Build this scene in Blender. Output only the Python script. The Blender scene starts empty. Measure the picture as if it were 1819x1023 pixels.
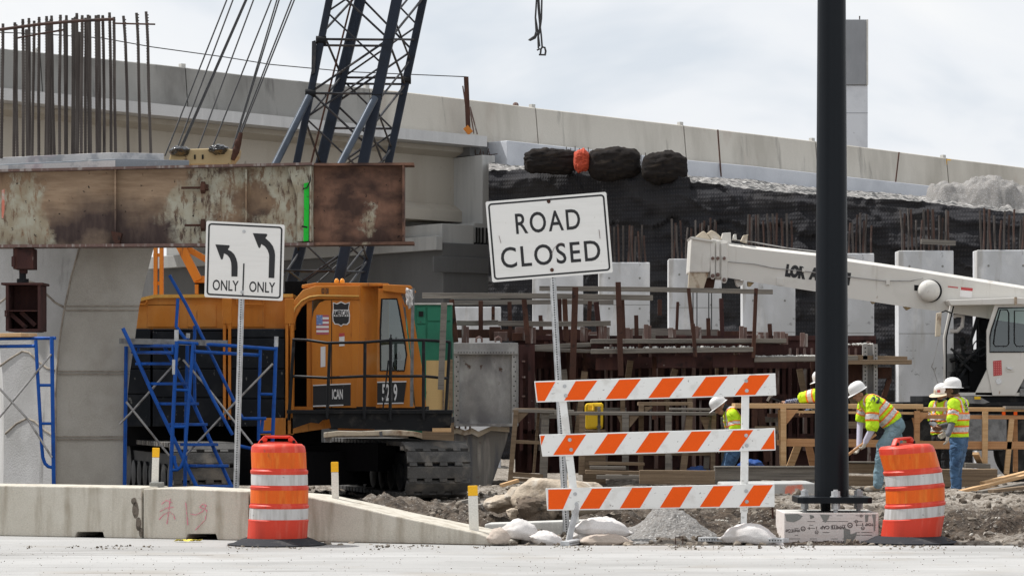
import bpy, bmesh, math, random
from mathutils import Vector, Matrix, noise as mn
random.seed(7)
V = Vector
S = bpy.context.scene
COL = S.collection
F, CX, HY, CH = 5000.0, 909.5, 706.0, 1.455      # focal length in photo pixels, axis, horizon row, eye height
def P(px, py, D):                                # photo pixel + real distance -> metres in the world
    return V(((px-CX)*D/F, D, CH+(HY-py)*D/F))
def Xp(px, D): return (px-CX)*D/F
def Zp(py, D): return CH+(HY-py)*D/F
R = math.radians

# ---------------------------------------------------------------- camera, light, sky
cam = bpy.data.cameras.new('camera'); co = bpy.data.objects.new('camera', cam); COL.objects.link(co)
co.location = (0, 0, CH); co.rotation_euler = (R(90), 0, 0)
cam.sensor_width = 36; cam.lens = F/1819*36; cam.shift_y = (HY-511.5)/1819; cam.clip_end = 5000; cam.clip_start = .5
S.camera = co
S.view_settings.view_transform = 'Standard'; S.view_settings.look = 'None'; S.view_settings.exposure = 0.25
SE, SAZ = R(58), R(-66)                           # sun height; azimuth from +Y (behind the site), to the left
sd = V((math.sin(SAZ)*math.cos(SE), math.cos(SAZ)*math.cos(SE), math.sin(SE)))
sl = bpy.data.lights.new('sun', 'SUN'); sl.energy = 4.0; sl.angle = R(.6); sl.color = (1, .975, .94)
so = bpy.data.objects.new('sun', sl); COL.objects.link(so); so.rotation_euler = sd.to_track_quat('Z', 'Y').to_euler(); so.location = (-30, 20, 60)
w = bpy.data.worlds.new('World'); S.world = w; w.use_nodes = True
nt = w.node_tree; nt.nodes.clear(); N = nt.nodes.new; L = nt.links.new
out = N('ShaderNodeOutputWorld'); mix = N('ShaderNodeMixShader'); b1 = N('ShaderNodeBackground'); b2 = N('ShaderNodeBackground')
sky = N('ShaderNodeTexSky'); sky.sky_type = 'NISHITA'; sky.sun_disc = False; sky.sun_elevation = SE; sky.sun_rotation = SAZ
L(sky.outputs[0], b1.inputs[0]); b1.inputs[1].default_value = .09
tc = N('ShaderNodeTexCoord'); mp = N('ShaderNodeMapping'); mp.inputs['Scale'].default_value = (7, 7, 15); mp.inputs['Location'].default_value = (3.15, .4, 1.3)
L(tc.outputs['Generated'], mp.inputs[0])
nz = N('ShaderNodeTexNoise'); nz.inputs['Scale'].default_value = 1.0; nz.inputs['Detail'].default_value = 5; nz.inputs['Roughness'].default_value = .5; nz.inputs['Distortion'].default_value = .4
L(mp.outputs[0], nz.inputs['Vector'])
cr = N('ShaderNodeValToRGB'); e = cr.color_ramp.elements
e[0].position = .36; e[0].color = (.62, .665, .72, 1); e[1].position = .62; e[1].color = (.82, .825, .83, 1)
m_ = e.new(.47); m_.color = (.75, .77, .80, 1)
L(nz.outputs[0], cr.inputs[0]); L(cr.outputs[0], b2.inputs[0]); b2.inputs[1].default_value = 1.0
mix.inputs[0].default_value = .95; L(b1.outputs[0], mix.inputs[1]); L(b2.outputs[0], mix.inputs[2]); L(mix.outputs[0], out.inputs[0])

# ---------------------------------------------------------------- materials
def _mat(name):
    m = bpy.data.materials.new(name); m.use_nodes = True
    t = m.node_tree; return m, t, t.nodes['Principled BSDF']
def rgb(c): return (c[0], c[1], c[2], 1)
def noise_fac(t, scale, lo, hi, stretch=(1, 1, 1), detail=6, off=0, rough=.55, coord='Object'):
    tc = t.nodes.new('ShaderNodeTexCoord'); mp = t.nodes.new('ShaderNodeMapping'); mp.inputs['Scale'].default_value = stretch; mp.inputs['Location'].default_value = (off, off*1.7, off*.6)
    n = t.nodes.new('ShaderNodeTexNoise'); n.inputs['Scale'].default_value = scale; n.inputs['Detail'].default_value = detail; n.inputs['Roughness'].default_value = rough
    r = t.nodes.new('ShaderNodeMapRange'); r.inputs[1].default_value = lo; r.inputs[2].default_value = hi
    t.links.new(tc.outputs[coord], mp.inputs[0]); t.links.new(mp.outputs[0], n.inputs['Vector']); t.links.new(n.outputs[0], r.inputs[0])
    return r.outputs[0]
def mixc(t, fac, a, b, mode='MIX'):
    x = t.nodes.new('ShaderNodeMix'); x.data_type = 'RGBA'; x.blend_type = mode
    if isinstance(fac, (int, float)): x.inputs[0].default_value = fac
    else: t.links.new(fac, x.inputs[0])
    for i, q in ((6, a), (7, b)):
        if isinstance(q, tuple): x.inputs[i].default_value = rgb(q)
        else: t.links.new(q, x.inputs[i])
    return x.outputs[2]
def M(name, col, rough=.8, layers=(), bump=0, bscale=60, bstretch=(1, 1, 1), metal=0, spec=.35, fine=.12, fscale=90):
    """base colour + layers of (colour, noise scale, lo, hi, stretch, amount): stains, wear, paint loss"""
    m, t, b = _mat(name)
    c = mixc(t, noise_fac(t, fscale, .3, .7), tuple(x*(1-fine) for x in col), tuple(min(1, x*(1+fine)) for x in col))
    for i, ly in enumerate(layers):
        lc, sc, lo, hi = ly[:4]; st = ly[4] if len(ly) > 4 else (1, 1, 1); am = ly[5] if len(ly) > 5 else 1
        f = noise_fac(t, sc, lo, hi, st, off=3.1*i+len(name))
        if am != 1:
            k = t.nodes.new('ShaderNodeMath'); k.operation = 'MULTIPLY'; k.inputs[1].default_value = am; t.links.new(f, k.inputs[0]); f = k.outputs[0]
        c = mixc(t, f, c, lc)
    t.links.new(c, b.inputs['Base Color']); b.inputs['Roughness'].default_value = rough; b.inputs['Metallic'].default_value = metal; b.inputs['Specular IOR Level'].default_value = spec
    if bump:
        f = noise_fac(t, bscale, .2, .8, bstretch); bp = t.nodes.new('ShaderNodeBump'); bp.inputs['Strength'].default_value = bump; bp.inputs['Distance'].default_value = .02
        t.links.new(f, bp.inputs['Height']); t.links.new(bp.outputs[0], b.inputs['Normal'])
    return m
VS = (3, 3, .35)                                   # vertical streaks
mt = {}
mt['conc_barrier'] = M('barrier_concrete', (.52, .485, .415), .9, [((.30, .26, .20), 2.6, .46, .68, VS, .85), ((.66, .63, .56), 3, .5, .8, (1, 1, 1), .5), ((.2, .17, .14), 7, .66, .74, (1, 1, 1), .6)], .25, 50)
mt['conc_light'] = M('light_concrete', (.52, .51, .48), .9, [((.36, .35, .33), 1.6, .5, .75, VS, .6), ((.62, .61, .58), 2.5, .5, .8)], .2, 40)
mt['conc_column'] = M('new_column_concrete', (.60, .61, .63), .85, [((.46, .465, .47), 1.1, .44, .62, (1, 1, .5), .9), ((.22, .22, .22), 8, .64, .69, (1, 1, 1), .7), ((.38, .365, .34), 1.6, .52, .66, VS, .8), ((.68, .68, .68), 2.3, .56, .68, (1, 1, .6), .7)], .12, 30)
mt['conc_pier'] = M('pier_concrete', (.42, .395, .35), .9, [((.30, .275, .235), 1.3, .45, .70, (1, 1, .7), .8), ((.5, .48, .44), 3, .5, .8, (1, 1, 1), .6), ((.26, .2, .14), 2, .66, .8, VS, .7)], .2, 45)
mt['conc_pier_lit'] = M('pier_concrete_pale', (.46, .455, .45), .9, [((.34, .335, .32), 1.3, .44, .66, (1, 1, .6), .85), ((.24, .235, .225), 2.4, .60, .70, VS, .7), ((.55, .55, .54), 2, .54, .7, (1, 1, 1), .6)], .2, 45)
mt['conc_bridge'] = M('bridge_barrier_concrete', (.52, .49, .435), .9, [((.37, .345, .30), .9, .47, .64, (1, 1, .22), .75), ((.34, .27, .225), .7, .60, .70, (1, 1, .5), .6), ((.58, .55, .49), .9, .5, .8, VS, .6), ((.25, .235, .21), 1.6, .62, .70, (1.5, 1.5, .12), .7)], .1, 20)
mt['conc_bridge_old'] = M('bridge_barrier_grey', (.27, .265, .25), .9, [((.165, .16, .15), .7, .46, .64, (1, 1, .35), .85), ((.36, .35, .33), .6, .52, .72, (1, 1, .6), .8), ((.12, .115, .11), 1.8, .62, .70, (1.5, 1.5, .12), .7)], .1, 20)
mt['conc_deck'] = M('deck_edge_concrete', (.52, .52, .52), .9, [((.4, .4, .4), 1.2, .5, .75, VS, .7), ((.66, .66, .66), 2, .55, .8, VS, .6)], .1, 20)
mt['conc_girder'] = M('girder_concrete', (.42, .385, .33), .9, [((.34, .305, .255), .6, .48, .7, VS, .7), ((.2, .17, .14), 6, .68, .73, (1, 1, .4), .6)], .1, 20)
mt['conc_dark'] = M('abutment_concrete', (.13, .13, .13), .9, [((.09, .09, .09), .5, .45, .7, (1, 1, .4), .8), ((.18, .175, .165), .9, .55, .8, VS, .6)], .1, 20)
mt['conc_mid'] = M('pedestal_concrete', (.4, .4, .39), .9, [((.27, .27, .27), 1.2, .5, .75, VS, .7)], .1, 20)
mt['conc_blue'] = M('form_panel_grey_blue', (.20, .225, .25), .6, [((.42, .42, .40), 3, .55, .7, (1, 1, 1), .7), ((.10, .12, .13), 5, .6, .7, (1, 1, 1), .5)], .1)
mt['conc_splash'] = M('form_panel_splashed', (.45, .44, .44), .8, [((.22, .23, .25), 4, .5, .6, (1, 1, 1), .7), ((.5, .32, .36), 2, .62, .72, (1, 1, 1), .4)], .1)
mt['coping'] = M('coping_concrete', (.56, .58, .62), .9, [((.42, .44, .48), 1, .5, .75, (1, 1, 1), .7), ((.28, .29, .31), 5, .66, .72, (1, 1, 1), .5)], .1, 20)
mt['coping_dark'] = M('coping_concrete_grey', (.24, .25, .27), .9, [((.16, .17, .18), 1, .5, .75)], .1, 20)
mt['rust'] = M('rust', (.070, .037, .029), .9, [((.13, .062, .042), 5, .5, .7, (1, 1, .4), .7), ((.03, .022, .02), 8, .6, .7)], .2, spec=.12)
mt['rust_dark'] = M('form_steel_red_oxide', (.060, .030, .028), .85, [((.10, .045, .036), 3, .5, .7, VS, .7), ((.02, .016, .016), 4, .55, .7), ((.24, .2, .18), 9, .68, .74, (1, 1, 1), .7)], .1, spec=.12)
mt['rust_pale'] = M('form_steel_worn', (.15, .095, .082), .85, [((.34, .31, .29), 5, .52, .62, VS, .8), ((.08, .045, .04), 6, .6, .7)], .1)
mt['rebar'] = M('rebar_steel', (.10, .086, .078), .8, [((.05, .038, .034), 6, .45, .7, (1, 1, .3)), ((.2, .17, .145), 3, .62, .75, (1, 1, .3), .7)], .6, 60, (.3, .3, 3))
mt['rebar_red'] = M('rebar_rust', (.075, .043, .034), .85, [((.035, .026, .024), 4, .45, .65), ((.16, .12, .10), 3, .6, .72)], .3)
mt['wood_grey'] = M('weathered_wood', (.21, .19, .165), .9, [((.11, .10, .09), 3, .45, .7, (.3, 3, 9)), ((.33, .31, .28), 5, .58, .75, (.3, 3, 9), .7)], .35, 30, (.3, 3, 9))
mt['wood_brown'] = M('aged_brown_wood', (.22, .16, .105), .9, [((.13, .09, .06), 3, .45, .7, (.3, 3, 9)), ((.36, .27, .18), 5, .58, .75, (.3, 3, 9), .6)], .35, 30, (.3, 3, 9))
mt['wood_new'] = M('new_lumber', (.56, .36, .19), .8, [((.44, .25, .11), 3, .45, .7, (.4, 4, 9), .8), ((.7, .5, .3), 5, .55, .75, (.4, 4, 9), .7)], .2, 30, (.4, 4, 9))
mt['wood_red'] = M('new_lumber_reddish', (.47, .25, .12), .8, [((.36, .18, .08), 3, .45, .7, (.4, 4, 9)), ((.62, .40, .22), 5, .6, .75, (.4, 4, 9), .6)], .2, 30, (.4, 4, 9))
mt['plywood'] = M('plywood_yellow', (.52, .36, .16), .8, [((.42, .28, .12), 2, .45, .7, (3, 3, .4)), ((.2, .12, .05), 8, .66, .72, (1, 1, .3))], .1)
mt['white_paint'] = M('white_sheeting', (.78, .78, .76), .45, [((.54, .52, .48), 5, .54, .68, (1, 1, 1), .6), ((.22, .21, .2), 26, .67, .70, (1, 1, 1), .8), ((.4, .39, .37), 9, .64, .67, (1, 1, 3), .6)], 0, spec=.4, fine=.02)
mt['orange_sheet'] = M('orange_sheeting', (.86, .105, .006), .5, [((.74, .085, .006), 4, .5, .8, (1, 1, 1), .6), ((.4, .12, .03), 26, .68, .72, (1, 1, 1), .7)], 0, spec=.15, fine=.05)
mt['sign_white'] = M('sign_face', (.74, .73, .705), .5, [((.66, .65, .62), 2, .5, .8, (1, 1, 10), .7), ((.5, .47, .42), 22, .70, .75, (1, 1, 1), .5)], 0, fine=.02)
mt['black_paint'] = M('black_lettering', (.018, .018, .02), .5, [((.07, .07, .07), 20, .7, .78)], 0)
mt['galv'] = M('galvanised_steel', (.50, .51, .52), .55, [((.38, .385, .39), 12, .45, .65), ((.6, .61, .62), 9, .6, .7)], 0, metal=.1)
mt['galv_dark'] = M('dull_galvanised_steel', (.22, .22, .22), .6, [((.13, .13, .13), 9, .45, .65)], 0, metal=.3)
mt['hole'] = M('hole_shadow', (.01, .01, .01), .9)
mt['drum_red'] = M('drum_plastic', (.64, .048, .022), .5, [((.48, .04, .02), 3, .48, .72, VS, .8), ((.70, .19, .13), 4, .52, .70, VS, .55), ((.22, .07, .05), 16, .66, .71, (1, 1, .5), .6)], .05, 12, fine=.04)
mt['drum_orange'] = M('drum_orange_sheeting', (.70, .112, .010), .45, [((.55, .10, .01), 6, .45, .72, VS, .8), ((.76, .22, .03), 22, .5, .7, (1, 1, .2), .6), ((.3, .1, .03), 11, .66, .72, (1, 1, .4), .5)], 0, spec=.2, fine=.05)
mt['drum_white'] = M('drum_white_sheeting', (.54, .53, .52), .45, [((.36, .345, .325), 5, .45, .65, VS, .9), ((.13, .13, .13), 7, .65, .69, (1, 1, 3), .7)], 0, fine=.04)
mt['rubber'] = M('black_rubber', (.035, .037, .042), .8, [((.16, .15, .14), 5, .55, .75, (1, 1, 1), .5)], .2, spec=.12)
mt['pole_black'] = M('black_pole_paint', (.006, .0078, .0105), .38, [((.009, .011, .014), 2, .45, .7, (6, 6, .1))], 0, fine=.05, spec=.14)
mt['foam'] = M('pink_foam_board', (.67, .615, .585), .85, [((.55, .46, .42), 6, .5, .7, (.3, 1, 5), .5), ((.66, .58, .54), 3, .55, .75)], .1)
mt['mortar'] = M('exposed_grey_concrete', (.24, .24, .225), .9, [((.17, .17, .16), 9, .5, .7)], .3)
mt['print_grey'] = M('grey_print', (.13, .105, .10), .8)
mt['bag'] = M('sandbag_cloth', (.68, .65, .63), .9, [((.48, .44, .40), 4, .5, .7, (1, 1, 1), .7), ((.66, .64, .62), 6, .55, .75, (1, 1, 1), .6)], .35, 120)
mt['bag_tan'] = M('sandbag_tan_cloth', (.47, .40, .34), .9, [((.34, .28, .23), 4, .5, .7, (1, 1, 1), .7), ((.58, .52, .46), 6, .55, .75)], .35, 120)
mt['stone'] = M('limestone', (.44, .37, .29), .95, [((.28, .2, .13), 2.6, .5, .7, (1, 1, 1), .8), ((.58, .53, .46), 4, .55, .7), ((.15, .11, .08), 9, .64, .7)], .6, 16)
mt['gravel'] = M('grey_gravel', (.27, .26, .25), .95, [((.23, .215, .2), 25, .45, .6), ((.52, .51, .49), 40, .58, .66)], .9, 45)
mt['gravel_pale'] = M('pale_gravel', (.21, .20, .19), .95, [((.05, .05, .05), 2.2, .46, .56), ((.46, .45, .43), 7, .56, .64)], 1, 9)
mt['blue'] = M('blue_scaffold_paint', (.006, .075, .34), .5, [((.008, .05, .22), 6, .5, .7), ((.15, .2, .3), 22, .69, .74, (1, 1, 1), .7)], 0, spec=.2)
mt['brace'] = M('brace_tube', (.34, .33, .32), .45, [((.2, .19, .18), 8, .5, .65)], 0, metal=.4)
mt['crane_orange'] = M('crane_orange_paint', (.54, .185, .018), .55, [((.40, .12, .012), 1.5, .45, .70, VS, .8), ((.60, .27, .07), 1.6, .50, .72, (1, 1, .8), .8), ((.13, .05, .02), 7, .64, .74, VS, .8), ((.45, .25, .11), 1.1, .60, .75, (1, 1, 1), .6)], .03, 8, fine=.05)
mt['crane_yellow'] = M('crane_yellow_paint', (.62, .33, .07), .5, [((.48, .26, .05), 3, .5, .7), ((.66, .45, .16), 4, .55, .75)], 0)
mt['tan_paint'] = M('tan_paint', (.43, .33, .18), .6, [((.30, .22, .11), 3, .55, .7), ((.15, .1, .06), 9, .66, .72)], 0)
mt['cw'] = M('counterweight_paint', (.010, .012, .016), .55, [((.022, .024, .028), 3, .5, .7), ((.16, .16, .155), 16, .66, .70, (1, 1, .5), .75)], .1, spec=.12)
mt['boom_navy'] = M('boom_navy_paint', (.010, .016, .030), .5, [((.006, .009, .016), 4, .45, .7), ((.035, .046, .066), 3, .6, .75, (1, 1, .3), .6)], 0, spec=.25)
mt['brace_blue'] = M('backstop_paint', (.06, .075, .10), .35, [((.035, .045, .06), 4, .5, .7)], 0, metal=.3)
mt['lacing'] = M('lacing_steel', (.020, .021, .026), .5, [((.07, .06, .055), 6, .5, .7)], 0)
mt['wire'] = M('wire_rope', (.05, .05, .052), .6)
mt['track'] = M('track_steel', (.10, .098, .096), .75, [((.06, .058, .056), 4, .45, .7), ((.25, .225, .195), 3, .52, .68, (1, 1, 1), .7)], .25, 40, metal=.2, spec=.12)
mt['black_steel'] = M('black_steel', (.014, .015, .017), .6, [((.04, .038, .036), 6, .55, .7)], 0, spec=.12)
mt['rail_black'] = M('handrail_paint', (.010, .011, .013), .45, [((.06, .06, .065), 5, .60, .7, (1, 1, 1), .5)], 0, spec=.2)
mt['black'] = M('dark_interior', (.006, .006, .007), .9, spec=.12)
mt['decal_white'] = M('decal_white', (.72, .70, .69), .5, fine=.03)
mt['decal_red'] = M('decal_red', (.45, .06, .06), .5)
mt['flag_red'] = M('flag_red', (.42, .10, .13), .5)
mt['flag_blue'] = M('flag_blue', (.14, .22, .45), .5, [((.5, .55, .65), 60, .58, .6)])
mt['amber'] = M('amber_lens', (.75, .3, .03), .25)
mt['tarp'] = M('black_plastic', (.012, .012, .014), .25, [((.03, .03, .033), 5, .5, .6)], .8, 10, spec=.7)
mt['green'] = M('green_enclosure_paint', (.018, .17, .10), .55, [((.012, .11, .07), 2, .45, .7), ((.25, .35, .28), 3, .66, .78, (.4, .4, 3), .5), ((.03, .05, .04), 10, .68, .73)], 0)
mt['steel_panel'] = M('steel_form_panel', (.30, .295, .285), .7, [((.15, .145, .15), 1.4, .44, .62, (1, 1, .8), .85), ((.44, .435, .42), 2.6, .50, .70, (1.6, 1, .8), .8), ((.10, .06, .045), 7, .66, .72)], .1, metal=.25)
mt['bin'] = M('muddy_bin_steel', (.21, .20, .185), .85, [((.11, .115, .13), 2, .48, .62, VS, .9), ((.40, .375, .34), 3, .55, .72, VS, .8), ((.12, .07, .05), 5, .64, .72)], .2)
mt['cream'] = M('crane_cream_paint', (.62, .60, .56), .5, [((.48, .46, .425), 1.4, .5, .75, (1, 1, 1), .7), ((.68, .67, .65), 2, .55, .8, (1, 1, 1), .6), ((.36, .32, .27), 2.2, .60, .75, VS, .6), ((.24, .15, .08), 8, .69, .75, (1, 1, .5), .7)], .04, 9, fine=.03)
mt['cream_top'] = mt['cream']
mt['rust_stain'] = M('rusty_cream_paint', (.52, .45, .35), .7, [((.2, .11, .06), 5, .5, .62, (1, 1, .6), .8), ((.62, .58, .52), 4, .55, .7)], .1)
mt['tyre'] = M('tyre_rubber', (.025, .024, .023), .85, [((.07, .065, .06), 5, .5, .7)], .3, spec=.12)
mt['chrome'] = M('bright_steel', (.55, .55, .55), .25, metal=.8)
mt['yellow'] = M('yellow_plastic', (.72, .46, .015), .5, [((.5, .3, .01), 6, .6, .75)])
mt['blue_plastic'] = M('blue_plastic', (.02, .08, .3), .5)
mt['orange_cap'] = M('amber_sheeting', (.86, .46, .01), .45)
mt['post_white'] = M('white_plastic_post', (.70, .68, .62), .6, [((.5, .46, .4), 5, .55, .75, VS, .6)])
mt['pink'] = M('pink_spray_paint', (.72, .26, .34), .9, [((.52, .44, .38), 30, .48, .62)], 0)
mt['green_spray'] = M('green_spray_paint', (.015, .50, .04), .8, [((.03, .2, .03), 20, .62, .7)], 0)
mt['pink_fade'] = M('red_spray_paint', (.6, .2, .14), .9, [((.5, .45, .4), 9, .45, .6)], 0)
mt['tape'] = M('yellow_tape', (.7, .6, .1), .6)
mt['fabric_roll'] = M('black_fabric_roll', (.022, .019, .018), .95, [((.050, .039, .030), 3, .5, .72, (1, 1, 4), .8), ((.010, .010, .011), 6, .55, .7)], .5, 30, (.5, .5, 6), spec=.08)
mt['orange_cloth'] = M('orange_net', (.46, .065, .028), .8, [((.4, .06, .03), 9, .5, .65, (3, 3, .5))], .8, 24)

def glass_mat(name, tint, alpha=.25):
    m, t, b = _mat(name)
    g = t.nodes.new('ShaderNodeBsdfGlossy'); g.inputs[0].default_value = (.8, .85, .85, 1); g.inputs[1].default_value = .04
    tr = t.nodes.new('ShaderNodeBsdfTransparent'); tr.inputs[0].default_value = rgb(tint)
    fr = t.nodes.new('ShaderNodeFresnel'); fr.inputs[0].default_value = 1.55
    ad = t.nodes.new('ShaderNodeMath'); ad.operation = 'ADD'; ad.inputs[1].default_value = alpha; t.links.new(fr.outputs[0], ad.inputs[0])
    x = t.nodes.new('ShaderNodeMixShader'); t.links.new(ad.outputs[0], x.inputs[0]); t.links.new(tr.outputs[0], x.inputs[1]); t.links.new(g.outputs[0], x.inputs[2])
    t.links.new(x.outputs[0], t.nodes['Material Output'].inputs[0]); return m
mt['glass'] = glass_mat('tinted_glass', (.45, .62, .58), .10)
mt['cab_glass'] = glass_mat('clear_glass', (.78, .82, .8), .08)

def rust_beam_mat(name, cream, lo, base, tan, redder, cc=((.40, .385, .31), (.31, .265, .19)), band=False, sc=1.3):
    m, t, b = _mat(name)
    c = mixc(t, noise_fac(t, sc, .40, .62, (1, 1, 1.6), off=2), base, tan)
    c = mixc(t, noise_fac(t, 9, .45, .65, (1.6, 1, .5)), c, mixc(t, .5, c, redder))
    k = noise_fac(t, 1.1, lo, lo+.05, (1, 1, .9), off=cream, detail=9, rough=.68)
    f = noise_fac(t, 11, .40, .50, (1.6, 1, .45), off=5, detail=8, rough=.7)
    mm = t.nodes.new('ShaderNodeMath'); mm.operation = 'MULTIPLY'; t.links.new(k, mm.inputs[0]); t.links.new(f, mm.inputs[1])
    c = mixc(t, mm.outputs[0], c, mixc(t, noise_fac(t, 5, .4, .6), *cc))
    if band:
        tc = t.nodes.new('ShaderNodeTexCoord'); sx = t.nodes.new('ShaderNodeSeparateXYZ'); t.links.new(tc.outputs['Object'], sx.inputs[0])
        def warp(axis, sc, amt, stretch=(1, 1, 1)):
            n = noise_fac(t, sc, .25, .75, stretch, detail=8, off=4); k = t.nodes.new('ShaderNodeMath'); k.operation = 'MULTIPLY_ADD'; k.inputs[1].default_value = amt; t.links.new(n, k.inputs[0]); t.links.new(sx.outputs[axis], k.inputs[2]); return k.outputs[0]
        def step(v, pts):
            r = t.nodes.new('ShaderNodeMapRange'); r.inputs[1].default_value = pts[0]; r.inputs[2].default_value = pts[-1]; t.links.new(v, r.inputs[0]); q = t.nodes.new('ShaderNodeValToRGB'); q.color_ramp.interpolation = 'LINEAR'; t.links.new(r.outputs[0], q.inputs[0]); return q
        q = step(warp('X', 2.0, .7), (-3.0, 2.0)); el = q.color_ramp.elements      # bare of paint between these
        w = 1/5.0; X = lambda px: ((px-330)*34.5/5000+.35+3.0)*w
        el[0].position = 0; el[0].color = (0, 0, 0, 1); el[1].position = 1; el[1].color = (0, 0, 0, 1)
        for px, v in ((62, 0), (80, 1), (308, 1), (326, 0)): e_ = el.new(X(px)); e_.color = (v, v, v, 1)
        zt_ = warp('Z', 1.6, .55, (1, 1, 1)); tan_ = noise_fac(t, 6, .3, .7, (.5, 1, 3))
        z2 = step(zt_, (.55, .95)); z2.color_ramp.elements[0].color = (0, 0, 0, 1)
        bare = mixc(t, z2.outputs[0], mixc(t, noise_fac(t, 9, .4, .7, (2, 1, .6)), (.060, .043, .040), (.088, .064, .056)), mixc(t, tan_, (.24, .165, .11), (.37, .27, .185)))
        z3 = step(zt_, (.18, .38)); z3.color_ramp.elements[0].color = (1, 1, 1, 1); z3.color_ramp.elements[1].color = (0, 0, 0, 1)
        bare = mixc(t, z3.outputs[0], bare, (.23, .17, .125))
        c = mixc(t, q.outputs[0], c, bare)
    c = mixc(t, noise_fac(t, 18, .66, .72), c, (.03, .022, .02))
    t.links.new(c, b.inputs['Base Color']); b.inputs['Roughness'].default_value = .9; b.inputs['Specular IOR Level'].default_value = .15
    return m
mt['beam_a'] = rust_beam_mat('flaking_beam_paint', 7.3, .42, (.070, .050, .044), (.27, .185, .12), (.13, .08, .058), band=True)
mt['beam_b'] = rust_beam_mat('rusted_beam_steel', 3.9, .63, (.060, .037, .031), (.215, .118, .082), (.10, .06, .047), sc=2.6)

# ---------------------------------------------------------------- mesh builder and scene bookkeeping
ORG = {}
class MB:
    def __init__(s): s.v = []; s.f = []; s.fm = []; s.mats = []; s.cm = 0
    def use(s, m):
        m = mt[m] if isinstance(m, str) else m
        if m not in s.mats: s.mats.append(m)
        s.cm = s.mats.index(m); return s
    def add(s, vs, fs):
        o = len(s.v); s.v += [V(q) for q in vs]
        for f in fs: s.f.append([o+i for i in f]); s.fm.append(s.cm)
        return s
    def box(s, x0, x1, y0, y1, z0, z1, Mx=None):
        vs = [V((x, y, z)) for x in (x0, x1) for y in (y0, y1) for z in (z0, z1)]
        if Mx: vs = [Mx @ q for q in vs]
        return s.add(vs, [(0, 1, 3, 2), (4, 6, 7, 5), (0, 4, 5, 1), (2, 3, 7, 6), (0, 2, 6, 4), (1, 5, 7, 3)])
    def bar(s, p, q, wd, ht, up=(0, 0, 1)):
        p, q = V(p), V(q); d = (q-p).normalized(); up = V(up)
        if abs(d.dot(up)) > .99: up = V((0, 1, 0))
        a = d.cross(up).normalized()*wd/2; b = a.cross(d).normalized()*ht/2
        vs = [p-a-b, p+a-b, p+a+b, p-a+b, q-a-b, q+a-b, q+a+b, q-a+b]
        return s.add(vs, [(0, 3, 2, 1), (4, 5, 6, 7), (0, 1, 5, 4), (1, 2, 6, 5), (2, 3, 7, 6), (3, 0, 4, 7)])
    def path(s, pts, r, n=8, closed=False):
        pts = [V(p) for p in pts]; m = len(pts); rr = r if isinstance(r, (list, tuple)) else [r]*m
        prev = None; rings = []
        for i in range(m):
            a = pts[i-1] if (i > 0 or closed) else pts[i]; b = pts[(i+1) % m] if (i < m-1 or closed) else pts[i]
            t = (b-a).normalized()
            if prev is None:
                u = t.cross(V((0, 0, 1)))
                if u.length < .05: u = t.cross(V((1, 0, 0)))
            else: u = prev-t*prev.dot(t)
            u.normalize(); prev = u; w = t.cross(u)
            rings.append([pts[i]+(u*math.cos(2*math.pi*k/n)+w*math.sin(2*math.pi*k/n))*rr[i] for k in range(n)])
        vs = [q for g in rings for q in g]; fs = []
        for i in range(m if closed else m-1):
            j = (i+1) % m
            for k in range(n): fs.append((i*n+k, i*n+(k+1) % n, j*n+(k+1) % n, j*n+k))
        if not closed: fs += [tuple(range(n))[::-1], tuple((m-1)*n+k for k in range(n))]
        return s.add(vs, fs)
    def tube(s, p, q, r, r2=None, n=10): return s.path([p, q], [r, r if r2 is None else r2], n)
    def prism(s, pts, ext):
        pts = [V(p) for p in pts]; n = len(pts); ext = V(ext)
        return s.add(pts+[p+ext for p in pts], [tuple(range(n)), tuple(range(2*n-1, n-1, -1))]+[(i, (i+1) % n, n+(i+1) % n, n+i) for i in range(n)])
    def fp(s, outline, D, T): return s.prism([P(x, y, D) for x, y in outline], (0, T, 0))     # front outline at distance D, real thickness T
    def rect(s, x0, y0, x1, y1, D, T): return s.fp([(x0, y0), (x1, y0), (x1, y1), (x0, y1)], D, T)
    def lathe(s, prof, c, n=32, Mx=None):
        c = V(c); vs = []
        for r, z in prof:
            for k in range(n):
                q = V((r*math.cos(2*math.pi*k/n), r*math.sin(2*math.pi*k/n), z)); vs.append((Mx @ q if Mx else q)+c)
        m = len(prof); fs = [(i*n+k, i*n+(k+1) % n, (i+1)*n+(k+1) % n, (i+1)*n+k) for i in range(m-1) for k in range(n)]
        return s.add(vs, fs+[tuple(range(n))[::-1], tuple((m-1)*n+k for k in range(n))])
    def ball(s, c, r, nu=16, nv=10, fn=None, Mx=None):
        c = V(c); r = V(r) if not isinstance(r, (int, float)) else V((r, r, r)); vs = []; fs = []
        vs.append(V((0, 0, -1)))
        for j in range(1, nv):
            t = -math.pi/2+math.pi*j/nv
            for k in range(nu): a = 2*math.pi*k/nu; vs.append(V((math.cos(t)*math.cos(a), math.cos(t)*math.sin(a), math.sin(t))))
        vs.append(V((0, 0, 1))); e = len(vs)-1
        for k in range(nu):
            fs.append((0, 1+(k+1) % nu, 1+k)); fs.append((e, e-nu+k, e-nu+(k+1) % nu))
        for j in range(nv-2):
            for k in range(nu): fs.append((1+j*nu+k, 1+j*nu+(k+1) % nu, 1+(j+1)*nu+(k+1) % nu, 1+(j+1)*nu+k))
        o = []
        for q in vs:
            g = V((q.x*r.x, q.y*r.y, q.z*r.z))
            if fn: g = fn(q, g)
            o.append((Mx @ g if Mx else g)+c)
        return s.add(o, fs)
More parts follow.
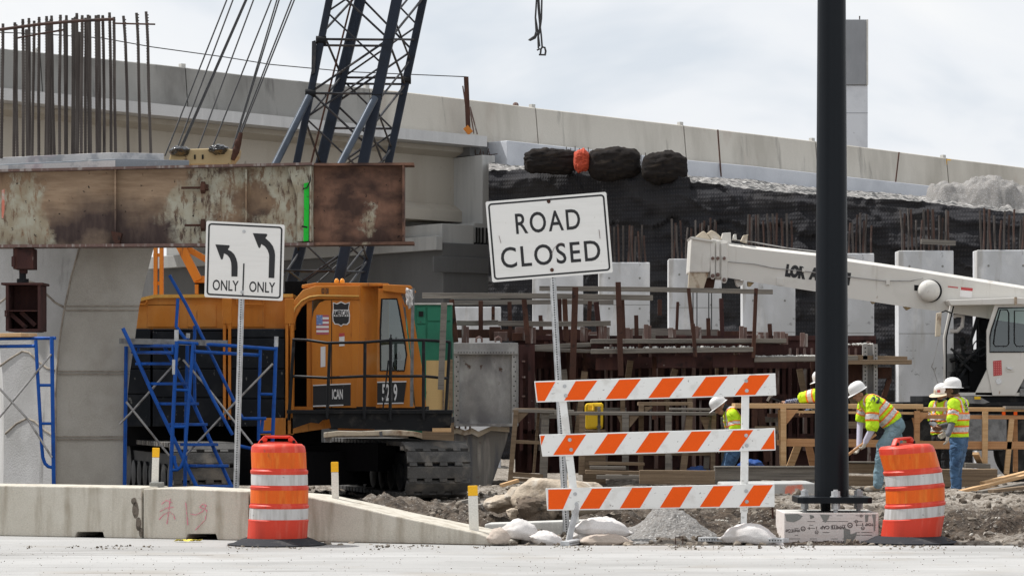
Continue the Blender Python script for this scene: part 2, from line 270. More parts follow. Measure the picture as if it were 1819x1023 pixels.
    def grid(s, fn, nu, nv):
        vs = [fn(i/nu, j/nv) for j in range(nv+1) for i in range(nu+1)]
        return s.add(vs, [(j*(nu+1)+i, j*(nu+1)+i+1, (j+1)*(nu+1)+i+1, (j+1)*(nu+1)+i) for j in range(nv) for i in range(nu)])
    def flat2d(s, verts, faces, o, u, v, th=.003, nrm=None):
        """a 2-D figure laid on a plane (origin o, axes u, v), th metres thick towards the viewer side nrm"""
        o, u, v = V(o), V(u), V(v); nrm = V(nrm) if nrm else u.cross(v).normalized()
        return s.add([o+u*a+v*b+nrm*th for a, b in verts], faces)
    def text(s, txt, o, u, v, h, xs=1.0, bold=0.0, th=.003, align='CENTER', nrm=None, spacing=1.0, wd=None):
        cu = bpy.data.curves.new('t', 'FONT'); cu.body = txt; cu.size = 1; cu.offset = bold; cu.align_x = align; cu.fill_mode = 'FRONT'; cu.space_character = spacing
        cu.resolution_u = 4
        ob = bpy.data.objects.new('t', cu); COL.objects.link(ob)
        me = bpy.data.meshes.new_from_object(ob.evaluated_get(bpy.context.evaluated_depsgraph_get()))
        k = h/.70
        if wd: xq = [q.co.x for q in me.vertices]; xs = wd/((max(xq)-min(xq))*k)
        s.flat2d([(q.co.x*k*xs, q.co.y*k) for q in me.vertices], [tuple(p.vertices) for p in me.polygons], o, u, v, th, nrm)
        bpy.data.objects.remove(ob); bpy.data.curves.remove(cu); bpy.data.meshes.remove(me); return s
    def build(s, name, mat=None, parent=None, smooth=None, bevel=0, fix=True):
        org = ORG[parent.name] if parent else None
        if org is None:
            lo = V([min(q[i] for q in s.v) for i in range(3)]); hi = V([max(q[i] for q in s.v) for i in range(3)])
            org = V(((lo.x+hi.x)/2, (lo.y+hi.y)/2, lo.z))
        me = bpy.data.meshes.new(name); me.from_pydata([tuple(q-org) for q in s.v], [], s.f)
        if mat: s.use(mat)
        for m in s.mats: me.materials.append(m)
        if len(s.mats) > 1 and not (mat and len(s.mats) == 1): me.polygons.foreach_set('material_index', s.fm)
        if fix:
            b = bmesh.new(); b.from_mesh(me); bmesh.ops.recalc_face_normals(b, faces=b.faces); b.to_mesh(me); b.free()
        if smooth is not None:
            me.polygons.foreach_set('use_smooth', [True]*len(me.polygons)); me.set_sharp_from_angle(angle=R(smooth))
        o = bpy.data.objects.new(name, me); COL.objects.link(o)
        if bevel:
            bv = o.modifiers.new('bevel', 'BEVEL'); bv.width = bevel; bv.segments = 2; bv.limit_method = 'ANGLE'; bv.angle_limit = R(50)
        if parent: o.parent = parent
        else: o.location = org
        ORG[o.name] = org
        return o
def tag(o, label=None, cat=None, group=None, kind=None):
    if label: o['label'] = label
    if cat: o['category'] = cat
    if group: o['group'] = group
    if kind: o['kind'] = kind
    return o
def thing(name, label, cat, loc, group=None):
    o = bpy.data.objects.new(name, None); COL.objects.link(o); o.location = loc; o.empty_display_size = .2; ORG[o.name] = V(loc)
    return tag(o, label, cat, group)
def lerp(a, b, t): return a+(b-a)*t
def interp(pts, x):
    if x <= pts[0][0]: return pts[0][1]
    for (a, b), (c, d) in zip(pts, pts[1:]):
        if x <= c: return b+(d-b)*(x-a)/(c-a)
    return pts[-1][1]
def rrect(w, h, r, n=5, inset=0):
    w, h, r = w/2-inset, h/2-inset, max(r-inset, .001); o = []
    for cx, cy, a0 in ((w-r, h-r, 0), (-w+r, h-r, 90), (-w+r, -h+r, 180), (w-r, -h+r, 270)):
        for k in range(n+1): a = R(a0+90*k/n); o.append((cx+r*math.cos(a), cy+r*math.sin(a)))
    return o
def ring2d(a, b):
    n = len(a); return a+b, [(i, (i+1) % n, n+(i+1) % n, n+i) for i in range(n)]
def n3(p, sc=1.0, oct=4): return mn.fractal(V(p)*sc, 1.0, 2.0, oct)
# ================================================================ the setting
def soil_mat():
    m, t, b = _mat('soil')
    at = t.nodes.new('ShaderNodeAttribute'); at.attribute_name = 'kind'
    dark = mixc(t, noise_fac(t, 9, .4, .65), (.042, .033, .027), (.115, .088, .066))
    pale = mixc(t, noise_fac(t, 12, .42, .62), (.19, .16, .13), (.44, .40, .35))
    c = mixc(t, at.outputs['Fac'], dark, pale)
    c = mixc(t, noise_fac(t, 30, .62, .68), c, (.42, .39, .35))
    t.links.new(c, b.inputs['Base Color']); b.inputs['Roughness'].default_value = .95; b.inputs['Specular IOR Level'].default_value = .1
    bp = t.nodes.new('ShaderNodeBump'); bp.inputs['Strength'].default_value = .9; bp.inputs['Distance'].default_value = .03
    t.links.new(noise_fac(t, 35, .2, .8), bp.inputs['Height']); t.links.new(bp.outputs[0], b.inputs['Normal']); return m
mt['soil'] = soil_mat()
mt['road'] = M('road_surface', (.35, .345, .335), .9, [((.28, .275, .265), .9, .46, .66, (.5, .8, 1), .9), ((.46, .455, .445), .9, .5, .72, (.3, .9, 1), .8), ((.16, .15, .14), 22, .67, .72, (1, .3, 1), .7), ((.22, .21, .20), 1.3, .60, .66, (.2, 1.2, 1), .6), ((.27, .24, .2), 1.2, .56, .7, (.6, .6, 1), .5)], .25, 60, fine=.08)
m = MB(); m.prism([(-220, -30, -.3), (220, -30, -.3), (220, 27.72, -.3), (-.25, 27.72, -.3), (-5.9, 29.95, -.3), (-14, 33, -.3), (-220, 33, -.3)], (0, 0, .3)); o = m.build('road', 'road'); tag(o, kind='structure')
mt['far_ground'] = M('far_ground', (.26, .23, .19), .95, [((.16, .14, .12), .4, .45, .7)])
m = MB(); m.add([(-3000, 20, -.32), (3000, 20, -.32), (3000, 4500, -.32), (-3000, 4500, -.32)], [(0, 1, 2, 3)]); o = m.build('ground', 'far_ground'); tag(o, kind='structure')
# worked soil behind the road edge
xs = [-26+i*.6 for i in range(26)]+[-10.4+i*.05 for i in range(452)]+[12.2+i*.6 for i in range(30)]
ys = [27.62+i*.045 for i in range(150)]+[34.4+i*.1 for i in range(160)]+[50.4+i*.8 for i in range(62)]
def soil_h(x, y):
    edge = min(1, max(0, (y-27.9-.25*mn.noise(V((x*1.3, 3, 0))))/.8))
    clod = max(0, n3((x, y*.8, 1.3), 2.6, 3)); big = n3((x*.5, y*.4, 4.2), 1.0, 3); small = n3((x, y, 8.1), 9, 3)
    z = .02+.06*big+.17*clod+.038*small
    bank = math.exp(-((y-30.6)/1.5)**2)
    if x > .2: z += bank*(.12+.10*mn.noise(V((x*1.1, 7, 1))))*min(1, (x-.2)/.6)*(1 if x < 2.9 else max(.35, 1-(x-2.9)/1.0))
    if x < -.3: z += .10*max(0, n3((x, y*.8, 5.5), 2.4, 3))*min(1, (-.3-x))
    if y > 37: z = z*.45+.0
    if x < -.25 and y < 28.05-(x+.25)*.395+.2: return -.03
    return z*edge-.015
def soil_k(x, y):
    k = interp([(28, .6), (28.5, .08), (33, .02), (36, .25), (37.5, .85), (60, .9)], y+1.6*mn.noise(V((x*.6, y*.5, 2.2)))) 
    if x < 1.0 and y < 38: k = max(k, .15)
    return min(1, max(0, k+.25*n3((x, y, 9), 1.2, 3)))
vs = []; kk = []
for y in ys:
    for x in xs: vs.append((x, y, soil_h(x, y))); kk.append(soil_k(x, y))
n_ = len(xs); fs = [(j*n_+i, j*n_+i+1, (j+1)*n_+i+1, (j+1)*n_+i) for j in range(len(ys)-1) for i in range(n_-1)]
m = MB(); m.add(vs, fs); o = m.build('dirt_ground', 'soil', fix=False); tag(o, kind='structure')
a = o.data.attributes.new('kind', 'FLOAT', 'POINT'); a.data.foreach_set('value', kk)
o.data.polygons.foreach_set('use_smooth', [True]*len(o.data.polygons))
# loose stones and crumbs
def icos(c, r, sq=.7):
    g = (1+5**.5)/2; q = [(-1, g, 0), (1, g, 0), (-1, -g, 0), (1, -g, 0), (0, -1, g), (0, 1, g), (0, -1, -g), (0, 1, -g), (g, 0, -1), (g, 0, 1), (-g, 0, -1), (-g, 0, 1)]
    f = [(0, 11, 5), (0, 5, 1), (0, 1, 7), (0, 7, 10), (0, 10, 11), (1, 5, 9), (5, 11, 4), (11, 10, 2), (10, 7, 6), (7, 1, 8), (3, 9, 4), (3, 4, 2), (3, 2, 6), (3, 6, 8), (3, 8, 9), (4, 9, 5), (2, 4, 11), (6, 2, 10), (8, 6, 7), (9, 8, 1)]
    Mx = Matrix.Rotation(random.random()*6.3, 3, V((random.random(), random.random(), random.random()+.01)).normalized()) @ Matrix.Diagonal((1, random.uniform(.6, 1), random.uniform(.5, .9)))
    return [V(c)+(Mx @ V(p))*(r/1.9*random.uniform(.75, 1.2)) for p in q], f
mt['crumb'] = M('stone_crumbs', (.25, .215, .175), .95, [((.10, .08, .062), 1.7, .42, .55), ((.48, .45, .40), 2.3, .56, .64)], .4, 40)
m = MB()
for i in range(7000):
    u = random.random()
    if u < .22: x = random.uniform(-6, 7); y = 27.66-abs(random.gauss(0, .35)); r = abs(random.gauss(.004, .006))+.003; z = 0
    if u < .22 and (mn.noise(V((x*1.4, 3, 1)))+.7*mn.noise(V((x*5, 3, 1)))) < .02: continue
    if u < .22: pass
    elif u < .34: x = random.uniform(-6, 6); y = random.uniform(22.5, 27.7); r = random.uniform(.003, .007); z = 0
    elif u < .75: x = random.uniform(-2.2, 8); y = random.uniform(27.75, 34); r = abs(random.gauss(.012, .016))+.006; z = soil_h(x, y)
    else: x = random.uniform(-4, 9); y = random.uniform(34, 46); r = abs(random.gauss(.015, .022))+.008; z = soil_h(x, y)
    m.add(*icos((x, y, z+r*.3), r))
o = m.build('loose_stones', 'crumb'); tag(o, kind='stuff')

# ================================================================ kerb-side concrete barrier in three lengths
E0, E1 = P(-60, 706, 29.8), P(895, 706, 27.75); bd = (E1-E0); bd.z = 0; bdn = bd.normalized(); bn = V((-bdn.y, bdn.x, 0))
def bx(px):
    k = (px-CX)/F; t = (k*E0.y-E0.x)/(bd.x-k*bd.y); q = E0+bd*t; return V((q.x, q.y, 0))
def barrier(name, label, pts, notch):
    t = thing(name, label, 'barrier', bx((pts[0][0]+pts[-1][0])/2), 'concrete barrier lengths along the road edge')
    o = [bx(px)+V((0, 0, z)) for px, z in pts]
    bot = [(pts[-1][0], 0), ]
    for a, b in notch[::-1]: bot += [(b, 0), (b-3, .062), (a+3, .055), (a, 0)]
    bot.append((pts[0][0], 0))
    poly = o+[bx(px)+V((0, 0, z)) for px, z in bot]
    m = MB(); m.prism(poly, bn*.62); m.build('block', 'conc_barrier', t, bevel=.012)
    return t
barrier('concrete_barrier', 'stained low concrete barrier at the far left, dark drain slot, plain unpainted face', [(-90, .53), (60, .53), (251, .525)], [(133, 185)])
bB = barrier('concrete_barrier', 'low concrete barrier with pink spray-paint scrawl, behind the left drum', [(254.5, .515), (300, .525), (441, .50)], [(330, 386)])
barrier('concrete_barrier', 'sloping end piece of the low concrete barrier, tapering to the road', [(443.5, .495), (500, .475), (545, .455), (610, .385), (700, .275), (850, .115), (890, .035)], [])
# pink scrawl
m = MB()
for si, st in enumerate([[(303, 885), (300, 905), (297, 930)], [(284, 908), (295, 902), (309, 900)], [(283, 922), (290, 914), (300, 908), (309, 914), (311, 922)], [(330, 890), (332, 912), (334, 932)], [(338, 912), (348, 914), (360, 908), (367, 897), (360, 895), (355, 900), (368, 906), (365, 922), (347, 941)], [(287, 895), (296, 888), (307, 893)]]):
    m = MB()
    q = []
    for k in range(len(st)-1):
        for s_ in range(6): q.append((lerp(st[k][0], st[k+1][0], s_/6), lerp(st[k][1], st[k+1][1], s_/6)))
    q.append(st[-1])
    for (x0, y0), (x1, y1) in zip(q, q[1:]):
        a = bx(x0); b = bx(x1); a.z = Zp(y0, a.y); b.z = Zp(y1, b.y); m.bar(a-bn*.001, b-bn*.001, .006, .016+.006*math.sin(x0), up=bn)
    m.build('spray_paint_stroke', 'pink', bB)
# chipped dark patches at the joint
m = MB()
for cx, cy, rx, rz in ((241, 905, .035, .09), (246, 930, .03, .07), (238, 890, .03, .035), (250, 945, .02, .05)):
    c = bx(cx); c.z = Zp(cy, c.y); o_ = []
    for k in range(13): a = 2*math.pi*k/13; rr = 1+.35*mn.noise(V((cx, k*1.9, 2))); o_.append(c+bdn*math.cos(a)*rx*rr+V((0, 0, math.sin(a)*rz*rr)))
    m.prism([p-bn*.004 for p in o_], bn*.008)
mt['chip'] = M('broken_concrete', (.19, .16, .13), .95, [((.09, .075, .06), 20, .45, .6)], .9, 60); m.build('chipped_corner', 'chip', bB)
for lab, px, y0, y1, wpx, D, blk, tl in (('white and yellow marker post standing on the barrier left of the blue stair scaffold', 275, 795, 866, 12, 29.55, (267, 290), 3), ('white and yellow marker post on the barrier between left drum and crane track', 596, 820, 896, 12.5, 28.75, (577, 602), -2), ('white and yellow marker post on the low barrier end, nearest to the boulder', 842, 862, 938, 17, 28.05, None, -3)):
    t = thing('marker_post', lab, 'marker post', P(px, y1, D), 'flat marker posts on the concrete barrier')
    h = (y1-y0)*D/F; wd = wpx*D/F; Mx = Matrix.Translation(P(px, y1, D)) @ Matrix.Rotation(R(tl*.6), 4, 'Y')
    m = MB(); m.box(-wd/2, wd/2, -.015, .015, -.04, h*.76, Mx); m.build('post', 'post_white', t, bevel=.004)
    m = MB(); m.box(-wd/2-.001, wd/2+.001, -.016, .016, h*.765, h, Mx); m.build('reflector', 'orange_cap', t, bevel=.004)
    if blk: m = MB(); m.box(Xp(blk[0], D), Xp(blk[1], D), D-.08, D+.08, Zp(y1+1, D), Zp(y1-10, D)); m.build('foot_block', 'mortar', t, bevel=.008)

# ================================================================ traffic drums
def drum(label, px, D, sc, lean, hz, sag=0):
    c = V((Xp(px, D), D, 0)); t = thing('traffic_drum', label, 'traffic drum', c, 'orange and white traffic drums')
    rr, zz = sc
    Mx = Matrix.Translation(c+V((0, 0, .035))) @ Matrix.Rotation(R(lean), 4, 'Y')
    def lat(m, prof, n=40):
        vs = []
        for r, z in prof:
            for k in range(n):
                a = 2*math.pi*k/n; q = 1+sag*.03*math.sin(3*a+z*3)*max(0, (.5-abs(z-.4)))
                sx = sag*.05*math.sin(z*3.0)
                vs.append(Mx @ V((r*q*rr*math.cos(a)+sx, r*q*rr*math.sin(a), z*zz)))
        mm = len(prof); m.add(vs, [(i*n+k, i*n+(k+1) % n, (i+1)*n+(k+1) % n, (i+1)*n+k) for i in range(mm-1) for k in range(n)]+[tuple((mm-1)*n+k for k in range(n)), tuple(range(n))[::-1]])
    m = MB()
    prof = [(.292, 0), (.296, .03), (.296, .19), (.300, .215), (.290, .222), (.290, .336), (.296, .342), (.296, .362), (.285, .372), (.285, .384), (.285, .52), (.290, .528), (.290, .55), (.279, .558), (.279, .565), (.279, .676), (.285, .684), (.285, .71), (.272, .722), (.270, .92), (.262, .955), (.235, .978), (.12, .985), (.001, .985)]
    lat(m, prof); m.build('drum_body', 'drum_red', t, smooth=38)
    for z0, z1, r, mm, nm in ((.224, .334, .2915, 'drum_white', 'white_band'), (.386, .52, .2865, 'drum_orange', 'orange_band'), (.566, .675, .2805, 'drum_white', 'white_band'), (.735, .895, .2725, 'drum_orange', 'orange_band')):
        m = MB(); lat(m, [(r-.012, z0), (r, z0+.001), (r-.0004, z1-.001), (r-.012, z1)]); m.build(nm, mm, t, smooth=30)
    # handle: upright plate with a slot across the top
    m = MB(); Hz = Mx @ Matrix.Rotation(R(hz), 4, 'Z')
    ou = [(-.205*rr, .93), (.205*rr, .93), (.20*rr, .985), (.135*rr, 1.062), (-.135*rr, 1.062), (-.20*rr, .985)]; inn = [(-.105*rr, 1.0), (.105*rr, 1.0), (.10*rr, 1.033), (-.10*rr, 1.033)]
    for th0 in (-.03, ):
        f = [Hz @ V((x, -.032, z*zz)) for x, z in ou]; 
    def pr(pts): m.prism([Hz @ V((x, -.03, z*zz)) for x, z in pts], (Hz.to_3x3() @ V((0, .06, 0))))
    pr([ou[0], ou[1], ou[2], inn[1], inn[0], ou[5]]); pr([ou[2], ou[3], inn[2], inn[1]]); pr([ou[3], ou[4], inn[3], inn[2]]); pr([ou[4], ou[5], inn[0], inn[3]])
    hd = m.build('handle', 'drum_red', t, bevel=.012)
    m = MB()
    for sx in (-.16, .16): m.lathe([(.016, 0), (.016, .006)], Hz @ V((sx*rr, -.032, 1.0*zz)), 10, (Hz.to_3x3() @ Matrix.Rotation(R(90), 3, 'X')))
    m.build('lamp_hole', 'hole', hd)
    m = MB(); m.lathe([(.485, .004), (.49, .012), (.43, .022), (.355, .060), (.315, .072), (.30, .06)], c, 40); m.build('rubber_base', 'rubber', t, smooth=35)
drum('orange and white traffic drum standing upright by the concrete barrier, left of the striped barricade', 492, 27.85, (1.0, .985), .4, 4, .4)
drum('sagging orange and white traffic drum leaning left beside the black pole footing', 1617, 28.25, (1.03, .965), -4.2, 52, 1.6)

# ================================================================ road signs on perforated posts
def chan_post(parent, p0, p1, w=.062):
    """hat section post with punched holes, p0 bottom, p1 top"""
    p0, p1 = V(p0), V(p1); d = (p1-p0).normalized(); u = d.cross(V((0, 1, 0))).normalized()*-1; u = V((1, 0, 0))-d*d.x; u.normalize(); nrm = V((0, -1, 0))
    prof = [(-w/2, .026), (-w*.30, .026), (-w*.22, 0), (w*.22, 0), (w*.30, .026), (w/2, .026), (w/2, .031), (w*.33, .031), (w*.25, .005), (-w*.25, .005), (-w*.33, .031), (-w/2, .031)]
    m = MB(); m.prism([p0+u*a-nrm*b for a, b in prof], p1-p0); po = m.build('post', 'galv', parent)
    m = MB(); L_ = (p1-p0).length; k = .03
    while k < L_-.02:
        c = p0+d*k+nrm*.0015; m.add([c+u*(.0075*math.cos(a))+d*(.0075*math.sin(a)) for a in [R(45*j) for j in range(8)]], [tuple(range(8))])
        k += .0254
    m.build('punched_holes', 'hole', po, fix=False); return po
def bolt(parent, c, r=.016, mat='galv_dark', nm='bolt'):
    m = MB(); Mx = Matrix.Rotation(R(90), 3, 'X'); m.lathe([(r, 0), (r, .004), (r*.55, .004), (r*.55, .012)], V(c), 12, Mx); return m.build(nm, mat, parent)
D = 30.1
t = thing('lane_sign', 'square white sign with two left-turn arrows and ONLY twice, on a perforated post', 'road sign', P(418, 925, D)*1.0, None)
co4 = [(366.7, 392.7), (506, 399.7), (501.7, 533.5), (363.2, 527.8)]
def c2p(cx, cy): return (350+cx*.17598, 380+cy*.17598)
U = P(*co4[1], D)-P(*co4[0], D); W_ = U.length; Vv = P(*co4[0], D)-P(*co4[3], D); H_ = Vv.length; U.normalize(); Vv.normalize(); cen = sum((P(*c, D) for c in co4), V())/4
def plate(parent, cen, U, Vv, w, h, th=.004):
    m = MB(); o2 = rrect(w, h, .018); m.prism([cen+U*a+Vv*b for a, b in o2], V((0, th, 0))); pl = m.build('sign_plate', 'sign_white', parent)
    m = MB(); a, b = rrect(w, h, .06, inset=.022), rrect(w, h, .06, inset=.040); v2, f2 = ring2d(a, b); m.flat2d(v2, f2, cen, U, Vv, .002, V((0, -1, 0))); m.build('border', 'black_paint', pl, fix=False); return pl
pl = plate(t, cen, U, Vv, W_, H_)
for oc in ([(347, 632), (408, 632), (410, 540), (408, 500), (396, 450), (375, 408), (345, 378), (310, 360), (330, 330), (325, 317), (185, 308), (240, 455), (252, 463), (262, 450), (272, 398), (305, 415), (330, 446), (344, 490), (347, 530)],
           [(722, 645), (780, 648), (788, 420), (783, 375), (765, 325), (735, 285), (690, 245), (710, 215), (702, 201), (563, 195), (620, 338), (630, 347), (640, 335), (648, 305), (685, 328), (712, 365), (726, 405), (728, 430)]):
    m = MB(); m.prism([P(*c2p(*c), D-.003) for c in oc], (0, .0025, 0)); m.build('turn_arrow', 'black_paint', pl)
m = MB(); m.prism([P(*c2p(*c), D-.003) for c in ((466, 500), (480, 500), (470, 772), (456, 772))], (0, .0025, 0)); m.prism([P(*c2p(*c), D-.003) for c in ((456, 806), (469, 806), (468, 830), (455, 830))], (0, .0025, 0)); m.build('lane_divider', 'black_paint', pl)
for cx, cy in ((285, 721), (654, 738)):
    m = MB(); m.text('ONLY', P(*c2p(cx, cy+52), D), U, Vv, 104*.17598*D/F, bold=.012, th=.002, nrm=V((0, -1, 0)), wd=262*.17598*D/F); m.build('lettering', 'black_paint', pl, fix=False)
for cx, cy in ((474, 178), (455, 790)): bolt(t, P(*c2p(cx, cy), D-.002), .017, 'galv')
chan_post(t, P(417.3, 930, D+.034), P(432, 404, D+.006))
D = 29.0
t = thing('road_closed_sign', 'tilted white rectangular sign reading ROAD CLOSED, on a leaning perforated post', 'road sign', P(1008, 950, D), None)
co4 = [(862.5, 358.5), (1077, 341), (1088.5, 484), (874.5, 501.5)]
U = P(*co4[1], D)-P(*co4[0], D); W_ = U.length; Vv = P(*co4[0], D)-P(*co4[3], D); H_ = Vv.length; U.normalize(); Vv.normalize(); cen = sum((P(*c, D) for c in co4), V())/4
pl = plate(t, cen, U, Vv, W_, H_)
for txt, cx, cy, wpx in (('ROAD', 972.5, 393, 115), ('CLOSED', 978, 451, 177)):
    m = MB(); h = 36*D/F; m.text(txt, P(cx, cy, D)-Vv*h/2, U, Vv, h, bold=.010, th=.002, nrm=V((0, -1, 0)), wd=wpx*D/F, spacing=1.16); m.build('lettering', 'black_paint', pl, fix=False)
for cx, cy in ((974.7, 358), (980.5, 479.5)): bolt(t, P(cx, cy, D-.002), .02, 'rust')
m = MB()
for (x0, y0), (x1, y1) in (((886.5, 419), (890, 432)), ((1064, 408), (1066, 424))): m.bar(P(x0, y0, D-.003), P(x1, y1, D-.003), .004, .004)
m.path([P(x, y, D-.003) for x, y in ((980, 452), (984, 441), (992, 433), (1000, 434))], .0025, 5); m.build('scratch', 'rust_pale', pl)
chan_post(t, P(1007.5, 962, D+.034), P(974, 349, D+.006), .068)

# ================================================================ striped barricade
D = 28.15
t = thing('barricade', 'three-rail barricade with orange and white diagonal stripes, on sandbagged steel feet', 'barricade', V((Xp(1170, D), D, 0)))
c3 = lambda x, y: (880+x*.41348, 600+y*.41348)
rails = [([(949, 677), (1377.5, 663), (1379, 702), (953, 714.5)], 183, 270, 165, 258, [(170, 258, 178, 212), (345, 438, 296, 380), (532, 625, 473, 563), (718, 811, 657, 747), (905, 998, 843, 935), (1092, 1178, 1028, 1116)]),
         ([(958, 771.5), (1377, 760), (1378, 799.5), (963.5, 810.5)], 0, 0, 0, 0, [(190, 213, 190, 197), (305, 390, 248, 334), (483, 568, 424, 510), (662, 748, 602, 689), (843, 928, 782, 868), (1022, 1108, 960, 1047), (1204, 1205, 1140, 1205)]),
         ([(969, 867), (1376, 858.5), (1376, 900), (972, 906.5)], 0, 0, 0, 0, [(227, 328, 222, 290), (415, 500, 363, 447), (588, 674, 535, 621), (762, 847, 707, 793), (937, 1022, 878, 963), (1110, 1192, 1048, 1135)])]
for q, _, _, _, _, stp in rails:
    m = MB(); m.fp(q, D, .022); rl = m.build('rail', 'white_paint', t, bevel=.004)
    q3 = [P(x, y, D) for x, y in q]
    yt = lambda x: q[0][1]+(q[1][1]-q[0][1])*(x-q[0][0])/(q[1][0]-q[0][0])+2.2
    yb = lambda x: q[3][1]+(q[2][1]-q[3][1])*(x-q[3][0])/(q[2][0]-q[3][0])-2.2
    m = MB()
    for a, b, c, d in stp:
        a, b, c, d = [880+k*.41348 for k in (a, b, c, d)]; a = max(a, q[0][0]+2); c = max(c, q[3][0]+2); b = min(b, q[1][0]-2); d = min(d, q[2][0]-2)
        if b-a < 3: m.fp([(b, yt(b)), (d, yb(d)), (c, yb(c))], D-.002, .0015)
        elif d-c < 4: ym = lerp(yt(a), yb(a), .5); m.fp([(a, yt(a)), (b, yt(b)), (a+1.5, ym)], D-.002, .0015)
        else: m.fp([(a, yt(a)), (b, yt(b)), (d, yb(d)), (c, yb(c))], D-.002, .0015)
    m.build('orange_stripes', 'orange_sheet', rl)
    for k in range(2):
        for xx in ((.115, .125)[k], .0)[:1]: pass
    xl = {677: (1003, 1005), 771.5: (1012, 1014.5), 867: (1021.5, 1024)}[q[0][1]]; xr = (1325.5, 1326.5)
    for xx, dy in ((xl[0], .25), (xl[1], .75), (xr[0], .27), (xr[1], .78)): bolt(rl, P(xx, lerp(yt(xx), yb(xx), dy), D-.002), .019, 'galv', 'bolt')
m = MB(); m.bar(P(997, 690, D+.05), P(1019, 872, D+.05), .075, .05, up=(0, 1, 0)); m.bar(P(1018, 872, D+.048), P(1023, 928, D+.048), .066, .045, up=(0, 1, 0)); m.build('upright', 'white_paint', t, bevel=.005)
m = MB(); m.bar(P(1324.5, 668, D+.05), P(1321.5, 910, D+.05), .075, .05, up=(0, 1, 0)); m.bar(P(1321.5, 909, D+.048), P(1321, 935, D+.048), .06, .04, up=(0, 1, 0)); m.build('upright', 'white_paint', t, bevel=.005)
def perf(m, p, q, w, h, up=(0, 0, 1)): m.bar(p, q, w, h, up)
m = MB(); m.bar(P(1026, 895, D+.02), P(1008, 968, D-.05), .045, .045); m.build('foot_stub', 'galv', t)
m = MB(); m.bar(P(1321, 930, D+.05), P(1320, 962, D+.05), .05, .05); m.build('foot_stub', 'galv', t)
def skid(a, b):
    m = MB(); m.bar(a, b, .09, .045); sk = m.build('steel_foot', 'galv', t, bevel=.004); a, b = V(a), V(b); d = (b-a).normalized(); nn = V((d.y, -d.x, 0)); nn = nn if nn.y < 0 else -nn
    m = MB(); k = .03
    while k < (b-a).length-.02:
        c = a+d*k+nn*.0465; m.add([c+d*(.008*math.cos(R(45*j)))+V((0, 0, .008*math.sin(R(45*j)))) for j in range(8)], [tuple(range(8))]); k += .035
    m.build('punched_holes', 'hole', sk, fix=False)
skid((Xp(1003, 27.65), 27.62, .024), (Xp(1058, 28.6), 28.75, .024)); skid((Xp(1394, 27.9), 27.75, .05), (Xp(1246, 28.4), 28.5, .024))

# ================================================================ sandbags, rocks, heaps
def bag(label, c, r, yaw, mat, droop=.0, seed=0, pitch=0, group='sandbags lying along the road edge'):
    def fn(q, g):
        e_ = abs(q.x)**5; g = V((g.x*(1+.06*e_), g.y*(1+.10*abs(q.x)**3), g.z*(1-.70*e_)))
        k = 1+.10*n3((q.x*1.2+seed, q.y*1.2, q.z*1.2), 1.4, 3); g *= k
        g.z += .014*mn.noise(V((q.x*5+seed, q.y*5, 3)))-.016*max(0, 1-abs(mn.noise(V((q.x*2.2+seed, q.y*2.6+q.z, 5))))*9)*(1-abs(q.z)*.3); g *= 1+.05*math.exp(-(q.z/.10)**2)
        if g.z < -r[2]*.55: g.z = -r[2]*.55
        g.z += droop*(-(q.x**2))
        return g
    m = MB(); Mx = (Matrix.Rotation(R(yaw), 3, 'Z') @ Matrix.Rotation(R(pitch), 3, 'Y'))
    m.ball(c, r, 36, 22, fn, Mx)
    o = m.build('sandbag', mat, None, smooth=180); return tag(o, label, 'sandbag', group)
def at(px, py, D): return P(px, py, D)
bag('plump pale sandbag at the barrier end, left of the sign post', at(925, 945, 28.25), (.19, .14, .13), 10, 'bag', 0, 1, 10)
bag('flatter sandbag tucked low behind the plump pale one', at(942, 960, 28.4), (.15, .12, .08), -30, 'bag', 0, 2)
bag('small tan-shaded sandbag lying in front at the foot of the sign post', at(972, 960, 27.95), (.165, .13, .095), 8, 'bag', 0, 3, 14)
bag('long white sandbag on top of the barricade left foot', at(1070, 938, 28.25), (.285, .17, .115), 3, 'bag', .02, 4, 4)
bag('crumpled pinkish sandbag under the long white one', at(1074, 961, 28.05), (.26, .16, .075), -4, 'bag_tan', 0, 5)
bag('sandbag end bulging out at the left of the long white one', at(1036, 950, 28.5), (.15, .12, .12), 35, 'bag', 0, 6)
bag('long pale blue-grey sandbag draped over the barricade right foot', at(1334, 951, 28.0), (.30, .15, .125), -8, 'bag', .06, 7, 6)
bag('rounded tan sandbag at the tip of the sloping barrier end', at(886, 955, 27.75), (.11, .11, .10), 0, 'bag_tan', 0, 8)
mt['stone_dark'] = M('crusted_stone', (.13, .10, .075), .95, [((.30, .24, .18), 6, .52, .66), ((.05, .04, .032), 9, .55, .65)], .9, 24)
def rock(name, label, c, r, seed, mat='stone', cat='boulder', rough=.3, yaw=0, group=None, cuts=9):
    rn = random.Random(int(seed*100)); pl = []
    for k in range(cuts):
        a = V((rn.gauss(0, 1), rn.gauss(0, 1), rn.gauss(0, 1))).normalized(); pl.append((a, rn.uniform(.62, .9)))
    pl.append((V((.05, -.1, 1)).normalized(), .72))
    def fn(q, g):
        d = 1.0
        for a, h in pl:
            k = q.dot(a)
            if k > 1e-6: d = min(d, h/k)
        k = d*(1+rough*.35*n3((q.x+seed, q.y, q.z), 1.6, 4)+.025*mn.noise(q*9)); return g*k*1.15
    m = MB(); m.ball(c, r, 56, 36, fn, Matrix.Rotation(R(yaw), 3, 'Z')); o = m.build(name, mat, None, smooth=32); return tag(o, label, cat, group)
rock('boulder', 'big flat-topped tan boulder behind the barricade left post', at(1005, 884, 30.6), (.50, .34, .26), 3.3, rough=.22)
